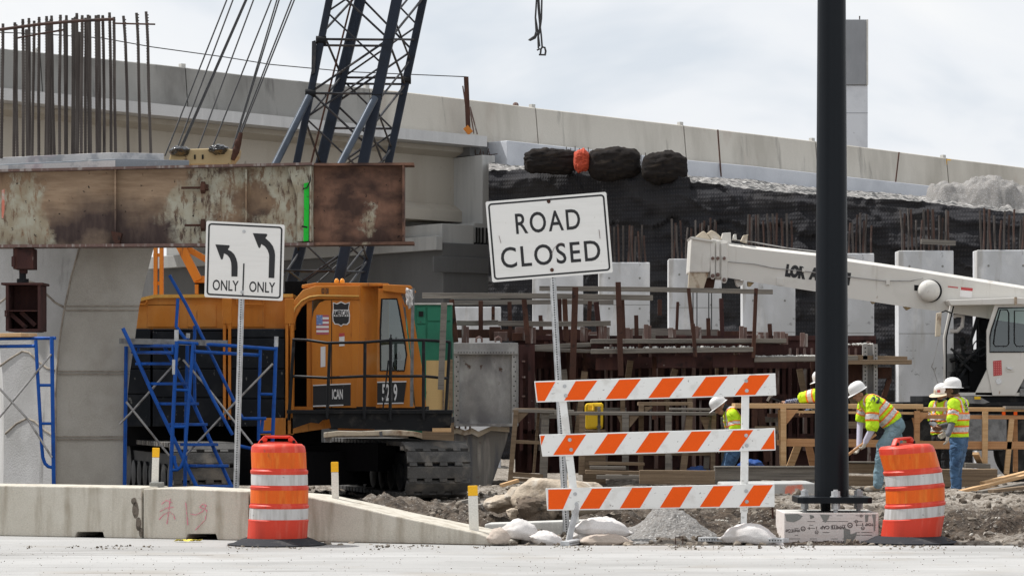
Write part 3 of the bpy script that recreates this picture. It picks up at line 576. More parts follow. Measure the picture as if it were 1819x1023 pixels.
rock('boulder', 'angular tan boulder left of the big flat-topped one', at(928, 884, 30.9), (.17, .2, .15), 9.1, rough=.3)
rock('boulder', 'dark crusted lump under the big flat-topped boulder', at(958, 905, 30.2), (.30, .2, .17), 5.7, 'stone_dark', rough=.8)
rock('boulder', 'small pale rock at the foot of the angular boulder', at(915, 912, 30.2), (.1, .1, .07), 1.7, rough=.4)
rock('boulder', 'half-buried brown rock beside the last marker post', at(890, 893, 31), (.16, .16, .1), 11.2, rough=.4)
for i, (px, py, r) in enumerate(((1115, 967, .045), (1225, 966, .03), (1190, 968, .022), (1355, 966, .05), (1332, 968, .035))):
    rock('stone', ['rounded orange-tan stone on the road edge under the barricade', 'small tan stone at the toe of the gravel heap', 'flat brown stone in front of the gravel heap', 'grey stone in front of the draped sandbag', 'dark stone left of the grey one, under the draped sandbag'][i], at(px, py, 27.9), (r*1.1, r, r*.8), i*3.7, rough=.3, cat='stone')
m = MB(); cx, cy = Xp(1180, 29.1), 29.15
def gp(u, v):
    x = -.66+u*1.32; y = -.66+v*1.32; d = math.hypot(x*.95+.06*y, y); a = math.atan2(y, x)
    h = .37*max(0, 1-(d/.60)**1.15)*(1+.18*mn.noise(V((a*1.1+2, 1, d*2))))+.03*n3((x, y, 3), 6, 3)+.014*n3((x, y, 1), 28, 2)-.03
    if x < -.12: h *= 1-.38*math.exp(-((x+.3)/.12)**2)
    return V((cx+x, cy+y, h))
m.grid(gp, 110, 110); o = m.build('gravel_heap', 'gravel', None, smooth=180, fix=False); tag(o, 'small heap of fine grey gravel behind the bottom rail of the barricade', 'gravel heap')
m = MB(); m.prism([P(865, 961, 28.6), P(1035, 956, 29.2), P(1035, 924, 29.2), P(860, 930, 28.6)], V((.05, .35, 0))); o = m.build('kerb_stone', 'conc_light', None, bevel=.02); tag(o, 'short length of pale concrete kerb behind the left sandbags', 'kerb')
m = MB()
for k in range(9):
    a, b = V((Xp(313+k*5, 28.4), 28.35-.03*math.sin(k*2.1), .012+.018*(k % 2))), V((Xp(318+k*5, 28.4), 28.35-.03*math.sin(k*2.1+2.1), .012+.018*((k+1) % 2))); m.bar(a, b, .05, .002)
o = m.build('caution_tape', 'tape'); tag(o, 'crumpled scrap of yellow tape at the foot of the scrawled barrier', 'tape')
# small wire bracket and stakes
m = MB(); m.path([P(1200, 966, 28.1), P(1200, 953, 28.1), P(1213, 953, 28.1), P(1213, 966, 28.1)], .006, 6); o = m.build('wire_bracket', 'rust'); tag(o, 'tiny rusty wire loop sticking up before the gravel heap', 'wire bracket')
t = thing('survey_stake', 'thin rusty rod in a grey sleeve standing left of the black pole footing', 'stake', P(1375, 948, 29.6))
m = MB(); m.tube(P(1375, 960, 29.6), P(1372, 900, 29.6), .011, n=8); m.build('rod', 'rust', t); m = MB(); m.tube(P(1374.7, 955, 29.6), P(1374, 921, 29.6), .021, n=8); m.build('sleeve', 'galv_dark', t)

# ================================================================ black pole on its footing
D = 28.75; cxp = 1477.3; k = D/F
t = thing('pole_footing', 'square concrete footing wrapped in printed pink foam board, under the black pole', 'footing', V((Xp(1476, D), D, 0)))
x0, x1, yf, yb_ = Xp(1393, D-.4), Xp(1560, D-.4), D-.42, D+.5; zt = Zp(911, D-.42)
m = MB(); m.box(x0+.02, x1-.02, yf+.02, yb_-.02, -.1, zt); m.build('concrete_core', 'conc_light', t)
m = MB(); m.box(x0, x1, yf, yf+.02, -.05, zt+.002); m.box(x0, x0+.02, yf+.02, yb_, -.05, zt+.002); m.box(x1-.02, x1, yf+.02, yb_, -.05, zt+.002); fb = m.build('foam_board', 'foam', t, bevel=.003)
Df = yf; U, Vv = V((-1, 0, 0)), V((0, 0, -1)); c7 = lambda x, y: (1370+x*.18692, 840+y*.18692)
m = MB()
for txt, cx, cy, wpx, hp in (('WHITE CAP', 588, 515, 245, 30), ('WHITE CAP', 205, 545, 140, 25), ('CAP', 922, 488, 60, 25), ('WHITE', 640, 655, 110, 26)):
    m = MB(); m.text(txt, P(*c7(cx, cy-hp*.5), Df), U, Vv, hp*.18692*Df/F, bold=.05, th=.0015, nrm=V((0, -1, 0)), wd=wpx*.18692*Df/F); m.build('printed_word', 'print_grey', fb, fix=False)
for cx, cy, r in ((748, 494, 26), (303, 527, 24), (432, 560, 18), (870, 522, 18), (343, 668, 24), (808, 458, 16), (540, 655, 18), (855, 405, 14)):
    m = MB(); v2, f2 = ring2d([(r*math.cos(R(i*20)), r*math.sin(R(i*20))) for i in range(18)], [(r*.62*math.cos(R(i*20)), r*.62*math.sin(R(i*20))) for i in range(18)]); s_ = .18692*Df/F
    m.flat2d([(a*s_, b*s_) for a, b in v2], f2, P(*c7(cx, cy), Df), U, Vv, .0015, V((0, -1, 0))); m.flat2d([(a*s_*r, b*s_*r) for a, b in ((-.4, -.05), (.4, -.05), (.4, .3), (-.4, .3))], [(0, 1, 2, 3)], P(*c7(cx, cy), Df), U, Vv, .0015, V((0, -1, 0))); m.build('printed_emblem', 'print_grey', fb, fix=False)
m = MB()
for i in range(46):      # rows of fine print
    cx = random.choice((180, 240, 380, 400, 520, 560, 600, 650, 690, 820, 840, 890, 930, 980)); cy = random.choice((455, 490, 520, 560, 585, 620, 640, 400)); s_ = .18692*Df/F
    a = random.uniform(14, 40); m.flat2d([(-a*s_, 0), (a*s_, 0), (a*s_, 5*s_), (-a*s_, 5*s_)], [(0, 1, 2, 3)], P(*c7(cx, cy), Df), U, Vv, .0013, V((0, -1, 0)))
for cx, cy in ((360, 522), (430, 520), (812, 490), (868, 485), (960, 490)): s_ = .18692*Df/F; m.flat2d([(-4*s_, -13*s_), (4*s_, -13*s_), (4*s_, 13*s_), (-4*s_, 13*s_)], [(0, 1, 2, 3)], P(*c7(cx, cy), Df), U, Vv, .0013, V((0, -1, 0)))
m.build('fine_print', 'print_grey', fb, fix=False)
for oc in ([(690, 520), (750, 535), (752, 580), (815, 562), (800, 610), (772, 655), (690, 670)], [(462, 390), (555, 395), (545, 430), (515, 470), (495, 450)], [(890, 395), (925, 395), (918, 460), (895, 465)], [(958, 390), (995, 392), (988, 545), (975, 555), (970, 450)], [(365, 395), (400, 400), (410, 420), (372, 435)], [(130, 390), (250, 385), (300, 405), (270, 440), (215, 465), (145, 455)]):
    m = MB(); m.prism([P(*c7(*c), yf-.003) for c in oc], (0, .0028, 0)); m.build('torn_patch', 'mortar', fb)
t = thing('black_pole', 'tall thick black fluted metal pole on a bolted base plate', 'pole', V((Xp(cxp, D), D, zt+.002)))
pc = V((Xp(cxp, D), D, 0)); zpl = Zp(888, D); NS = 24
prof = []
m = MB(); zA, zB = zpl+.02, 7.6; rA, rB = 30.6*k, 23*k; vs = []
for z, r in ((zA, rA*1.02), (zA+.03, rA), (zB, rB)):
    for i in range(NS*2): a = 2*math.pi*i/(NS*2); q = r*(1-.018*(i % 2)); vs.append(pc+V((q*math.cos(a), q*math.sin(a), z)))
n2 = NS*2; m.add(vs, [(j*n2+i, j*n2+(i+1) % n2, (j+1)*n2+(i+1) % n2, (j+1)*n2+i) for j in range(2) for i in range(n2)]+[tuple(2*n2+i for i in range(n2))]); m.build('shaft', 'pole_black', t, smooth=60)
m = MB(); hx = 65.5*k; ch = .05; m.prism([pc+V((a, b, zpl-.022)) for a, b in ((-hx+ch, -hx*.9), (hx-ch, -hx*.9), (hx, -hx*.9+ch), (hx, hx*.9-ch), (hx-ch, hx*.9), (-hx+ch, hx*.9), (-hx, hx*.9-ch), (-hx, -hx*.9+ch))], (0, 0, .062)); m.build('base_plate', 'pole_black', t, bevel=.006)
m = MB(); m.tube(pc+V((-.06, 0, zt)), pc+V((-.06, 0, zpl)), .05, n=16); m.build('conduit', 'black_steel', t, smooth=40)
for bxp, byo in ((1428.5, -.05), (1479.3, -.26), (1524.5, -.02), (1470, .28)):
    X, Y = Xp(bxp, D), D+byo; m = MB(); m.tube((X, Y, zt), (X, Y, zpl+.115), .023, n=12)
    for z0, z1 in ((zpl+.04, zpl+.1), (zpl-.085, zpl-.022)):
        m.lathe([(.045, z0), (.045, z1)], (X, Y, 0), 6, Matrix.Rotation(.3+bxp, 3, 'Z'))
    m.lathe([(.055, zpl+.0405), (.055, zpl+.048)], (X, Y, 0), 16); m.build('anchor_bolt', 'galv', t, smooth=40)
# sealed crack lines in the road; the first is an overhead wire's painted shadow
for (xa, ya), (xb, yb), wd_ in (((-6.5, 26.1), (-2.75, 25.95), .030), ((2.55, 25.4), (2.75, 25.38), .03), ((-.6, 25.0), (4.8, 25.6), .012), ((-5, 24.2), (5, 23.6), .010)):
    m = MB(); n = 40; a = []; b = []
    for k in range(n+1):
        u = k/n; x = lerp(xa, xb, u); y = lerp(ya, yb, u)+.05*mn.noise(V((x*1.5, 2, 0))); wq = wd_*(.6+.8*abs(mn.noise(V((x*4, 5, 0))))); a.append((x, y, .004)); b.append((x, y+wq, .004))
    m.add(a+b, [(k, k+1, n+2+k, n+1+k) for k in range(n)]); o = m.build('crack_and_shadow_line', 'chip', None, fix=False); tag(o, kind='structure')
# ================================================================ pier under construction, steel beam on it
t = thing('bridge_pier', 'flared grey concrete bridge pier with tall bare rebar standing on its cap', 'bridge pier', V((Xp(110, 36), 36, 0)))
lv = [(880, 6, 98, 222), (862, 6, 98, 223), (778, 7, 98, 224), (700, 6, 99, 227), (660, 4, 100, 231), (600, -2, 106, 240), (545, -12, 115, 247), (490, -22, 127, 260), (440, -34, 141, 273), (380, -60, 158, 292), (306, -95, 180, 318)]
def pier_ring(y, xl, xc, xr):
    z = Zp(y, 35.3); a = V((Xp(xc, 35.3), 35.3, z)); l = V((Xp(xl, 36.05), 36.05, z)); r = V((Xp(xr, 35.45), 35.45, z))
    lf = [l.lerp(a, k/14) for k in range(14)]; rf = [a.lerp(r, k/6) for k in range(7)]
    return lf+rf+[r+V((-.62, 1.9, 0)), l+V((-.35, 1.6, 0))]
rings = []
L2 = []
for i in range(len(lv)-1):
    for k in range(5): L2.append(tuple(lerp(a, b, k/5) for a, b in zip(lv[i], lv[i+1])))
L2.append(lv[-1])
m = MB(); n_ = len(pier_ring(*L2[0])); vs = [q for l in L2 for q in pier_ring(*l)]
for j in range(len(L2)-1):
    for i in range(n_):
        m.use('conc_pier_lit' if (i < 14 or i >= n_-1) else 'conc_pier'); m.add([], []); m.f.append([j*n_+i, j*n_+(i+1) % n_, (j+1)*n_+(i+1) % n_, (j+1)*n_+i]); m.fm.append(m.cm)  # left faces take a paler concrete copy, painting the sun on that side
m.v = vs; m.f.append([(len(L2)-1)*n_+i for i in range(n_)]); m.fm.append(0)
m.build('shaft', None, t, smooth=25)
mt['groove'] = M('joint_mortar', (.33, .29, .24), .9, [((.2, .17, .14), 8, .45, .65)], .3)
for y, xc, xr in ((543.5, 114, 247), (551, 113.5, 246.5), (659, 99.5, 231), (664, 99.5, 231), (775, 98, 224.5), (780, 98, 224)):
    m = MB(); m.bar(V((Xp(xc, 35.28), 35.28, Zp(y, 35.28))), V((Xp(xr, 35.43), 35.43, Zp(y, 35.43))), .012, .012+.02*(int(y) % 2)*0); m.build('form_joint', 'groove', t)
for pts in ([(0, 650), (20, 636), (40, 624), (52, 626), (66, 640), (84, 654), (98, 658)], [(10, 770), (30, 752), (48, 743), (62, 748), (80, 764), (98, 776)], [(0, 538), (15, 526), (30, 508), (45, 498), (62, 503), (80, 520), (98, 537), (114, 546)]):
    q = []
    for x, y in pts:
        l = interp([(a[0], a[1]) for a in sorted(lv)], y); c = interp([(a[0], a[2]) for a in sorted(lv)], y); D = lerp(36.05, 35.3, (x-l)/(c-l))+.004; q.append(P(x, y, D))
    m = MB(); m.path(q, .016, 8); m.build('form_joint', 'groove', t, smooth=60)
m = MB(); m.path([P(x, y, 35.27) for x, y in ((98.5, 862), (98.5, 700), (100.5, 660), (106, 602), (115, 545), (127, 490), (141, 440))], .014, 6); m.build('corner_chamfer', 'groove', t, smooth=60)
def slab(m, pc, pl, pr, z0, z1, back):
    o = [pl, pc, pr, pr+V((-.3, back, 0)), pl+V((-.3, back, 0))]
    m.prism([V((q.x, q.y, z0)) for q in o], (0, 0, z1-z0))
z1 = Zp(282, 34.6); pc, pl, pr = P(205, 0, 34.6), P(-70, 0, 35.75), P(336, 0, 34.85)
m = MB(); slab(m, pc, pl, pr, z1-.17, z1, 2.6); sl1 = m.build('cap_form', 'conc_blue', t, bevel=.006)
z2 = Zp(271, 34.95); pc2, pl2, pr2 = P(198, 0, 34.95), P(-70, 0, 35.95), P(291, 0, 35.1)
m = MB(); slab(m, pc2, pl2, pr2, z1, z2, 1.9); m.build('cap_form', 'conc_splash', t, bevel=.006)
m = MB(); m.prism([V((q.x, q.y-.012, zz)) for q, zz in ((pl, z1-.14), (pc, z1-.15), (pc, z1-.02), (pl, z1-.015))], (0, .008, 0)); m.build('sunlit_splashed_board', 'conc_splash', sl1)  # paler splashed facing puts the sunlit left side into the colour
bars = [(18, 145, 8), (90, 138, 83), (98, 150, 105), (138, 118, 140), (160, 180, 166), (175, 112, 181), (207, 128, 194), (237, 105, 235), (282, 100, 277), (292, 130, 290), (312, 97, 330), (308, 118, 309), (366, 92, 361), (402, 95, 403), (390, 125, 397), (440, 112, 438), (465, 82, 464), (480, 195, 468), (455, 105, 446), (498, 95, 492), (518, 110, 517), (533, 92, 541), (543, 97, 549), (581, 95, 588), (597, 92, 604), (622, 95, 632), (663, 78, 673), (690, 105, 701), (753, 98, 778), (832, 80, 850), (890, 72, 915), (-30, 150, -34), (-75, 155, -80)]
rnd = random.Random(3)
for xt, yt_, xb in bars:
    D = rnd.uniform(35.3, 36.6); a = P(xb*.2933, 276, D); a.z = z2-.02; b = P(xt*.2933, yt_*.2933, D)
    md = a.lerp(b, .5)+V((rnd.uniform(-.008, .008), 0, 0)); tip = b+V((-.012 if xt > 700 else 0, 0, .0)); m = MB()
    m.path([a, a.lerp(md, .5), md, md.lerp(b, .6)+V((.004, 0, 0)), tip], .0185, 8)
    L_ = (b-a).length; k = .02
    while k < L_-.03:      # ribs
        c = a.lerp(b, k/L_) + (md-a.lerp(b, .5))*(1-abs(2*k/L_-1)); m.path([c, c+(b-a).normalized()*.012], .0215, 8); k += .036
    m.build('rebar', 'rebar', t)
for pts, r in (([(-40, 184), (0, 181), (250, 148), (480, 128), (690, 118)], .020), ([(690, 143), (800, 146), (940, 149)], .011), ([(105, 232), (250, 205), (385, 183)], .012)):
    m = MB(); m.path([P(x*.2933, y*.2933, 35.25) for x, y in pts], r, 8); m.build('tie_bar', 'rebar_red', t, smooth=60)

t = thing('steel_beam', 'long rusty steel I-beam with flaking cream paint, resting against the pier top', 'steel beam', P(330, 440, 34.5))
def ibeam(xa, xb, yta, ytb, yba, ybb, mat, D0, ext=0):
    wb = D0+.17
    m = MB(); m.prism([P(xa, yta, wb), P(xb, ytb, wb), P(xb, ybb, wb), P(xa, yba, wb)], (0, .022, 0)); wbp = m.build('web', mat, t)
    m = MB()
    for y0, y1, th in ((yta, ytb, .03), (yba, ybb, -.034)):
        m.prism([P(xa, y0, D0), P(xb+ext, y1, D0), P(xb+ext, y1, D0)+V((0, .36, 0)), P(xa, y0, D0)+V((0, .36, 0))], (0, 0, th))
    m.build('flange', 'rust_pale' if mat == 'beam_a' else 'beam_b', t); return wbp
wa = ibeam(-80, 557, 307, 293, 435, 431, 'beam_a', 34.4); wb = ibeam(556.5, 717, 294.5, 293.5, 430.5, 429, 'beam_b', 34.42, 18)
m = MB(); m.prism([P(510, 296, 34.5), P(556, 294.5, 34.5), P(556, 428, 34.5), P(528, 429, 34.5), P(528, 352, 34.5)], (0, .05, 0)); m.build('splice_plate', 'beam_a', t, bevel=.004)
m = MB(); m.box(Xp(715, 34.5), Xp(718.5, 34.5), 34.43, 34.77, Zp(429, 34.5), Zp(294, 34.5)); m.build('end_plate', 'beam_b', t)
m = MB(); o_ = [(540, 326), (549, 324), (549, 372), (548, 428), (539, 429), (540, 375)]; m.prism([P(x, y, 34.47) for x, y in o_], (0, .02, 0)); m.build('paint_stripe', 'green_spray', t)
m = MB(); m.prism([P(x, y, 34.565) for x, y in ((3, 338), (8, 336), (8, 372), (6, 388), (3, 388))], (0, .004, 0)); m.build('paint_mark', 'pink_fade', t)
for x0, x1, y in ((322, 366, 333.5), (328, 366, 400)):
    m = MB(); m.tube(P(x0, y+.5, 34.5), P(x1, y, 34.5), .014, n=8); b = m.build('tie_rod', 'rust', t, smooth=40)
    m = MB(); m.lathe([(.075, 0), (.075, .05), (.04, .06), (.04, .09)], P(x1-9, y, 34.5), 6, Matrix.Rotation(R(90), 3, 'Y')); m.build('nut', 'rust', b)
m = MB(); m.prism([P(x, y, 34.45) for x, y in ((197, 410), (216, 414), (212, 432), (205, 434), (200, 425))], (0, .12, 0)); m.build('bracket', 'rust', t)
m = MB()
for x in (206, 438): m.box(Xp(x, 34.55)-.01, Xp(x, 34.55)+.01, 34.48, 34.57, Zp(431, 34.5), Zp(301, 34.5))
m.box(Xp(552, 34.5)-.01, Xp(552, 34.5)+.012, 34.44, 34.6, Zp(430, 34.5), Zp(296, 34.5)); m.build('stiffener', 'beam_a', t)
m = MB(); m.path([P(552, 305, 34.45), P(551, 322, 34.44), P(545, 334, 34.44), P(538, 336, 34.44)], .008, 6); m.path([P(536, 402, 34.47), P(546, 404, 34.47)], .01, 6); m.build('welding_cable', 'black_steel', t)

t = thing('screw_jack', 'rusty red screw jack and steel bracket box under the beam at the pier', 'jack', P(40, 590, 34.7))
m = MB(); m.rect(23, 441, 59, 478, 34.5, .3); m.rect(20, 455, 26, 474, 34.45, .1); m.rect(34, 478, 47, 486, 34.6, .1); m.build('head', 'rust_dark', t, bevel=.01)
m = MB(); m.lathe([(.05, 0), (.05, .02)]*8+[(.045, .2)], P(40.5, 505, 34.65), 14) if False else m.tube(P(40.5, 508, 34.65), P(40, 478, 34.65), .042, n=14); m.lathe([(.075, 0), (.075, .06)], P(40.5, 504, 34.65), 10); m.build('screw', 'black_steel', t, smooth=40)
m = MB(); m.rect(2, 502, 76, 506, 34.4, .5); m.rect(10, 506, 15, 588, 34.42, .45); m.rect(67, 506, 72, 588, 34.42, .45); m.rect(15, 584, 67, 589, 34.42, .45); m.rect(15, 506, 67, 584, 34.82, .04); m.rect(15, 551, 67, 553, 34.44, .4)
m.rect(8, 551, 12, 562, 34.35, .1); m.build('bracket_box', 'rust_dark', t)
m = MB(); m.bar(P(18, 556, 34.6), P(48, 582, 34.6), .05, .1, up=(0, 1, 0)); m.bar(P(38, 554, 34.6), P(64, 578, 34.6), .05, .1, up=(0, 1, 0)); m.build('diagonal_rib', 'rust_dark', t)

# ================================================================ blue scaffolds
def pipes(parent, name, mat, lines, r, n=10):
    for ln in lines:
        m = MB(); m.path([P(x, y, d) for x, y, d in ln], r, n); m.build(name, mat, parent, smooth=50)
t = thing('scaffold', 'blue tubular scaffold frame against the left face of the pier', 'scaffold', P(60, 895, 33.2))
D = 33.3; D2 = 34.0
pipes(t, 'post', 'blue', [[(92, 598, D), (95.5, 862, D), (96, 920, D)], [(-60, 598, D2), (-62, 915, D2)]], .024)
pipes(t, 'inner_leg', 'blue', [[(63.5, 604, D), (66, 650, D), (70, 720, D), (74, 790, D), (76, 812, D), (80, 823, D), (86, 828.5, D), (95, 830, D)]], .021)
pipes(t, 'top_rail', 'blue', [[(-60, 602, D2), (98, 600.5, D)], [(-60, 616, D2), (62, 614.5, D)]], .021)
pipes(t, 'rung', 'blue', [[(67, 684, D), (94, 684, D)], [(71, 752, D), (95, 752, D)]], .018)
pipes(t, 'cross_brace', 'brace', [[(-25, 770, D-.05), (91, 629, D-.05)], [(-10, 680, D-.08), (50, 745, D-.08), (92, 812, D-.08)]], .013)
m = MB(); m.bar(P(-70, 597, 33.9), P(52, 595, 33.4), .3, .045); m.build('plank', 'wood_new', t, bevel=.004)
t = thing('stair_scaffold', 'blue stair scaffold tower standing in front of the crane counterweight', 'scaffold', P(370, 880, 34.2))
cc = lambda l, dd: [(230+x*.2932, 580+y*.2932, d) for (x, y), d in zip(l, dd if isinstance(dd, (list, tuple)) else [dd]*len(l))]
A, B_, Cc = 34.0, 34.9, 35.4
pipes(t, 'post', 'blue', [cc([(287, 85), (262, 600), (247, 985)], A), cc([(352, 60), (345, 400), (336, 985)], Cc), cc([(888, 110), (878, 400), (866, 700), (862, 985)], B_), cc([(-20, 120), (-30, 985)], Cc)], .024)
pipes(t, 'inner_leg', 'blue', [cc([(385, 100), (362, 420), (335, 760), (328, 810), (312, 848), (290, 866), (258, 868)], A), cc([(272, 780), (274, 820), (284, 852), (295, 863)], A), cc([(793, 140), (786, 400), (782, 690)], B_), cc([(392, 70), (395, 465)], Cc)], .021)
pipes(t, 'top_rail', 'blue', [cc([(280, 95), (600, 115), (890, 136)], [A, 34.4, B_]), cc([(388, 150), (785, 173)], [A, B_]), cc([(18, 116), (290, 118)], [Cc, A]), cc([(20, 156), (262, 158)], [Cc, A])], .022)
pipes(t, 'rail_spacer', 'blue', [cc([(588, 112), (588, 160)], 34.45), cc([(262, 112), (262, 158)], A), cc([(55, 116), (55, 156)], 35.2)], .016)
pipes(t, 'rung', 'blue', [cc([(275, 382), (360, 386)], A), cc([(265, 606), (348, 606)], A), cc([(790, 408), (876, 410)], B_), cc([(783, 640), (866, 638)], B_)], .018)
pipes(t, 'stringer', 'blue', [cc([(-40, 10), (15, 125), (150, 430), (415, 985)], 34.3), cc([(205, 110), (350, 385), (625, 985)], 34.75)], .024)
for a, b, y in ((65, 265, 225), (135, 335, 346), (190, 390, 467), (272, 440, 592), (340, 505, 714), (370, 570, 842), (418, 625, 966)):
    m = MB(); m.bar(P(230+a*.2932, 580+y*.2932, 34.3), P(230+b*.2932, 580+y*.2932, 34.75), .18, .035); m.build('tread', 'blue', t, bevel=.006)
pipes(t, 'handrail', 'blue', [cc([(245, -310), (300, -170), (395, 40), (440, 68)], 34.75) if False else [(301, 489, 35.0), (330, 540, 35.0), (361, 601, 35.0), (417, 715, 35.0)], [(316, 530, 34.9), (313, 580, 34.9), (330, 603, 34.9)], [(340, 632, 34.35), (380, 712, 34.35), (413, 772, 34.35)], cc([(395, -5), (395, 70)], 35.1), cc([(672, 530), (690, 556), (828, 556)], 34.6), cc([(668, 722), (740, 738)], 34.6), cc([(808, 556), (800, 640)], 34.7)], .021)
m = MB(); m.bar(P(236, 606, 35.3), P(380, 609, 34.3), .45, .07); m.build('platform', 'galv_dark', t)
pipes(t, 'cross_brace', 'brace', [cc([(-60, 590), (0, 530), (305, 190)], 34.9), cc([(-20, 455), (240, 780)], 34.9), cc([(325, 200), (480, 380), (745, 712)], 34.5), cc([(340, 778), (600, 500), (868, 225)], 34.55)], .014)
for a, b in (((285, 20), (284, 88)), ((272, 200), (272, 290)), ((355, 40), (353, 70)), ((890, 60), (888, 122))):
    m = MB(); m.path([P(230+a[0]*.2932, 580+a[1]*.2932, 34.0 if a[0] < 300 else (35.4 if a[0] < 400 else 34.9)), P(230+b[0]*.2932, 580+b[1]*.2932, 34.0 if a[0] < 300 else (35.4 if a[0] < 400 else 34.9))], .027, 10); m.build('coupling_pin', 'galv', t, smooth=50)

# ================================================================ crawler crane
t = thing('crawler_crane', 'orange crawler crane with navy lattice boom and black handrail round its cab', 'crane', V((-3.3, 41.5, 0)))
KR = t
ax, sx_ = V((.29, -.957, 0)), V((.957, .29, 0))
def track(front, nm):
    front = V(front); rad = .36; Ln = 4.9; W2 = .46; z0 = .05
    cA = front-ax*rad; cB = front-ax*(Ln-rad); hz = z0+rad+.03
    def loop(s):
        st = Ln-2*rad; cir = math.pi*rad; s %= 2*(st+cir)
        if s < st: return cB+ax*s+V((0, 0, hz+rad)), ax, V((0, 0, 1))
        s -= st
        if s < cir: a = s/rad; nrm = V((0, 0, math.cos(a)))+ax*math.sin(a); return cA+V((0, 0, hz))+nrm*rad, ax*math.cos(a)-V((0, 0, math.sin(a))), nrm
        s -= cir
        if s < st: return cA-ax*s+V((0, 0, hz-rad)), -ax, V((0, 0, -1))
        s -= st; a = s/rad; nrm = V((0, 0, -math.cos(a)))-ax*math.sin(a); return cB+V((0, 0, hz))+nrm*rad, -ax*math.cos(a)+V((0, 0, math.sin(a))), nrm
    total = 2*(Ln-2*rad+math.pi*rad); n = int(total/.205); m = MB()
    for i in range(n):
        c, tg, nr = loop(i*total/n); ln = total/n*.93
        def pad(a0, a1, b0, b1, h0, h1):
            vs = [c+sx_*a+tg*b+nr*h for a in (a0, a1) for b in (b0, b1) for h in (h0, h1)]
            m.add(vs, [(0, 1, 3, 2), (4, 6, 7, 5), (0, 4, 5, 1), (2, 3, 7, 6), (0, 2, 6, 4), (1, 5, 7, 3)])
        pad(-W2, W2, -ln/2, ln/2-.03, -.03, .035)
        for a in (-.38, -.16, .06, .28): pad(a-.055, a+.055, ln/2-.031, ln/2+.025, -.03, .033)
        pad(-W2, W2, -.02, .02, .036, .05) if False else None
    tr = m.build('track', 'track', KR, bevel=.006)
    m = MB(); q = [cA+V((0, 0, hz-.22)), cA+V((0, 0, hz+.22)), cB+V((0, 0, hz+.22)), cB+V((0, 0, hz-.22))]
    m.prism([p-sx_*.3 for p in q], sx_*.6); m.build('track_frame', 'black_steel', tr)
    for k in range(9):
        c = cA.lerp(cB, k/8)+V((0, 0, hz-.12 if 0 < k < 8 else hz)); r = .2 if 0 < k < 8 else .33
        m = MB(); m.lathe([(r*.4, -.36), (r, -.34), (r, .34), (r*.4, .36)], c, 20, Matrix.Rotation(math.atan2(sx_.y, sx_.x), 3, 'Z') @ Matrix.Rotation(R(90), 3, 'Y')); m.build('roller', 'black_steel', tr, smooth=40)
tf = V((Xp(780, 39.5), 39.5, 0)); track(tf, 'r'); track(tf-sx_*3.3+ax*-.1, 'l')
m = MB(); cb = tf-ax*2.4-sx_*1.65; m.lathe([(1.2, .2), (1.2, .68), (.5, .72), (.5, 1.12)], cb, 32); m.bar(cb-sx_*1.5+V((0, 0, .6)), cb+sx_*1.5+V((0, 0, .6)), 1.6, .30); m.bar(cb-ax*1.2-sx_*1.2+V((0, 0, .6)), cb+ax*1.2+sx_*1.2+V((0, 0, .6)), .5, .4); m.build('car_body', 'black', t)
# house
YF, YB = 40.5, 43.2
m = MB(); m.rect(300, 742, 800, 752, YF-.2, 2.8); m.build('deck_frame', 'black_steel', t)
m = MB(); m.fp([(462, 742), (600, 742), (600, 757), (586, 760), (505, 772), (462, 772)], YF-.35, .12); m.rect(600, 745, 665, 764, YF-.34, .1); m.build('deck_skirt', 'crane_orange', t)
m = MB()
m.fp([(240, 532), (275, 526), (520, 526), (520, 585), (240, 585)], YF, YB-YF); hood = m.build('engine_house', 'crane_orange', t, bevel=.02)
for x0, y0, x1, y1 in ((246, 541, 318, 543), (333, 541, 384, 581), (412, 541, 470, 581), (262, 541, 318, 581)):
    m = MB(); m.rect(x0, y0, x1, y1, YF-.012, .02); m.build('panel', 'crane_orange', hood, bevel=.005)
m = MB(); m.fp([(236, 532), (275, 523), (520, 522), (520, 528), (275, 529), (236, 538)], YF-.06, YB-YF+.1); m.build('roof_edge', 'crane_yellow', hood)
pipes(hood, 'grab_rail', 'crane_orange', [[(420, 531, YF-.06), (421, 541, YF-.06), (468, 541, YF-.06), (469, 531, YF-.06)], [(243, 541, YF-.06), (258, 540, YF-.06), (262, 534, YF-.06)]], .012)
for x0, x1, y0, y1, seg in ((205, 268, 583, 758, (604, 655, 700)), (270, 398, 583, 758, (588, 655, 706)), (409, 507, 583, 758, (600, 655, 708))):
    ys_ = [y0]+list(seg)+[y1]; m = MB()
    for a, b in zip(ys_, ys_[1:]): m.rect(x0+1, a+.7, x1-1, b-.7, 40.2, 3.0)
    m.rect(x0+3, y0+3, x1-3, y1-3, 40.26, 2.8); m.build('counterweight', 'cw', t, bevel=.012)
for x0, x1, y0, y1 in ((396, 410, 530, 745), (507, 521, 530, 772)):
    m = MB(); m.rect(x0, y0, x0+5, y1, 40.15, .12); m.rect(x1-5, y0, x1, y1, 40.15, .12); m.rect(x0-1, y0, x1+1, y0+45, 40.14, .05); m.build('corner_post', 'crane_orange', t, bevel=.006)
m = MB(); m.rect(272.5, 283, 279, 585, 42.0, .1); m.rect(283, 283, 289.5, 585, 42.0, .1)
for y in (450, 500, 560): m.rect(272, y, 290, y+6, 42.02, .06)
m.build('gantry_leg', 'crane_orange', t, bevel=.006)
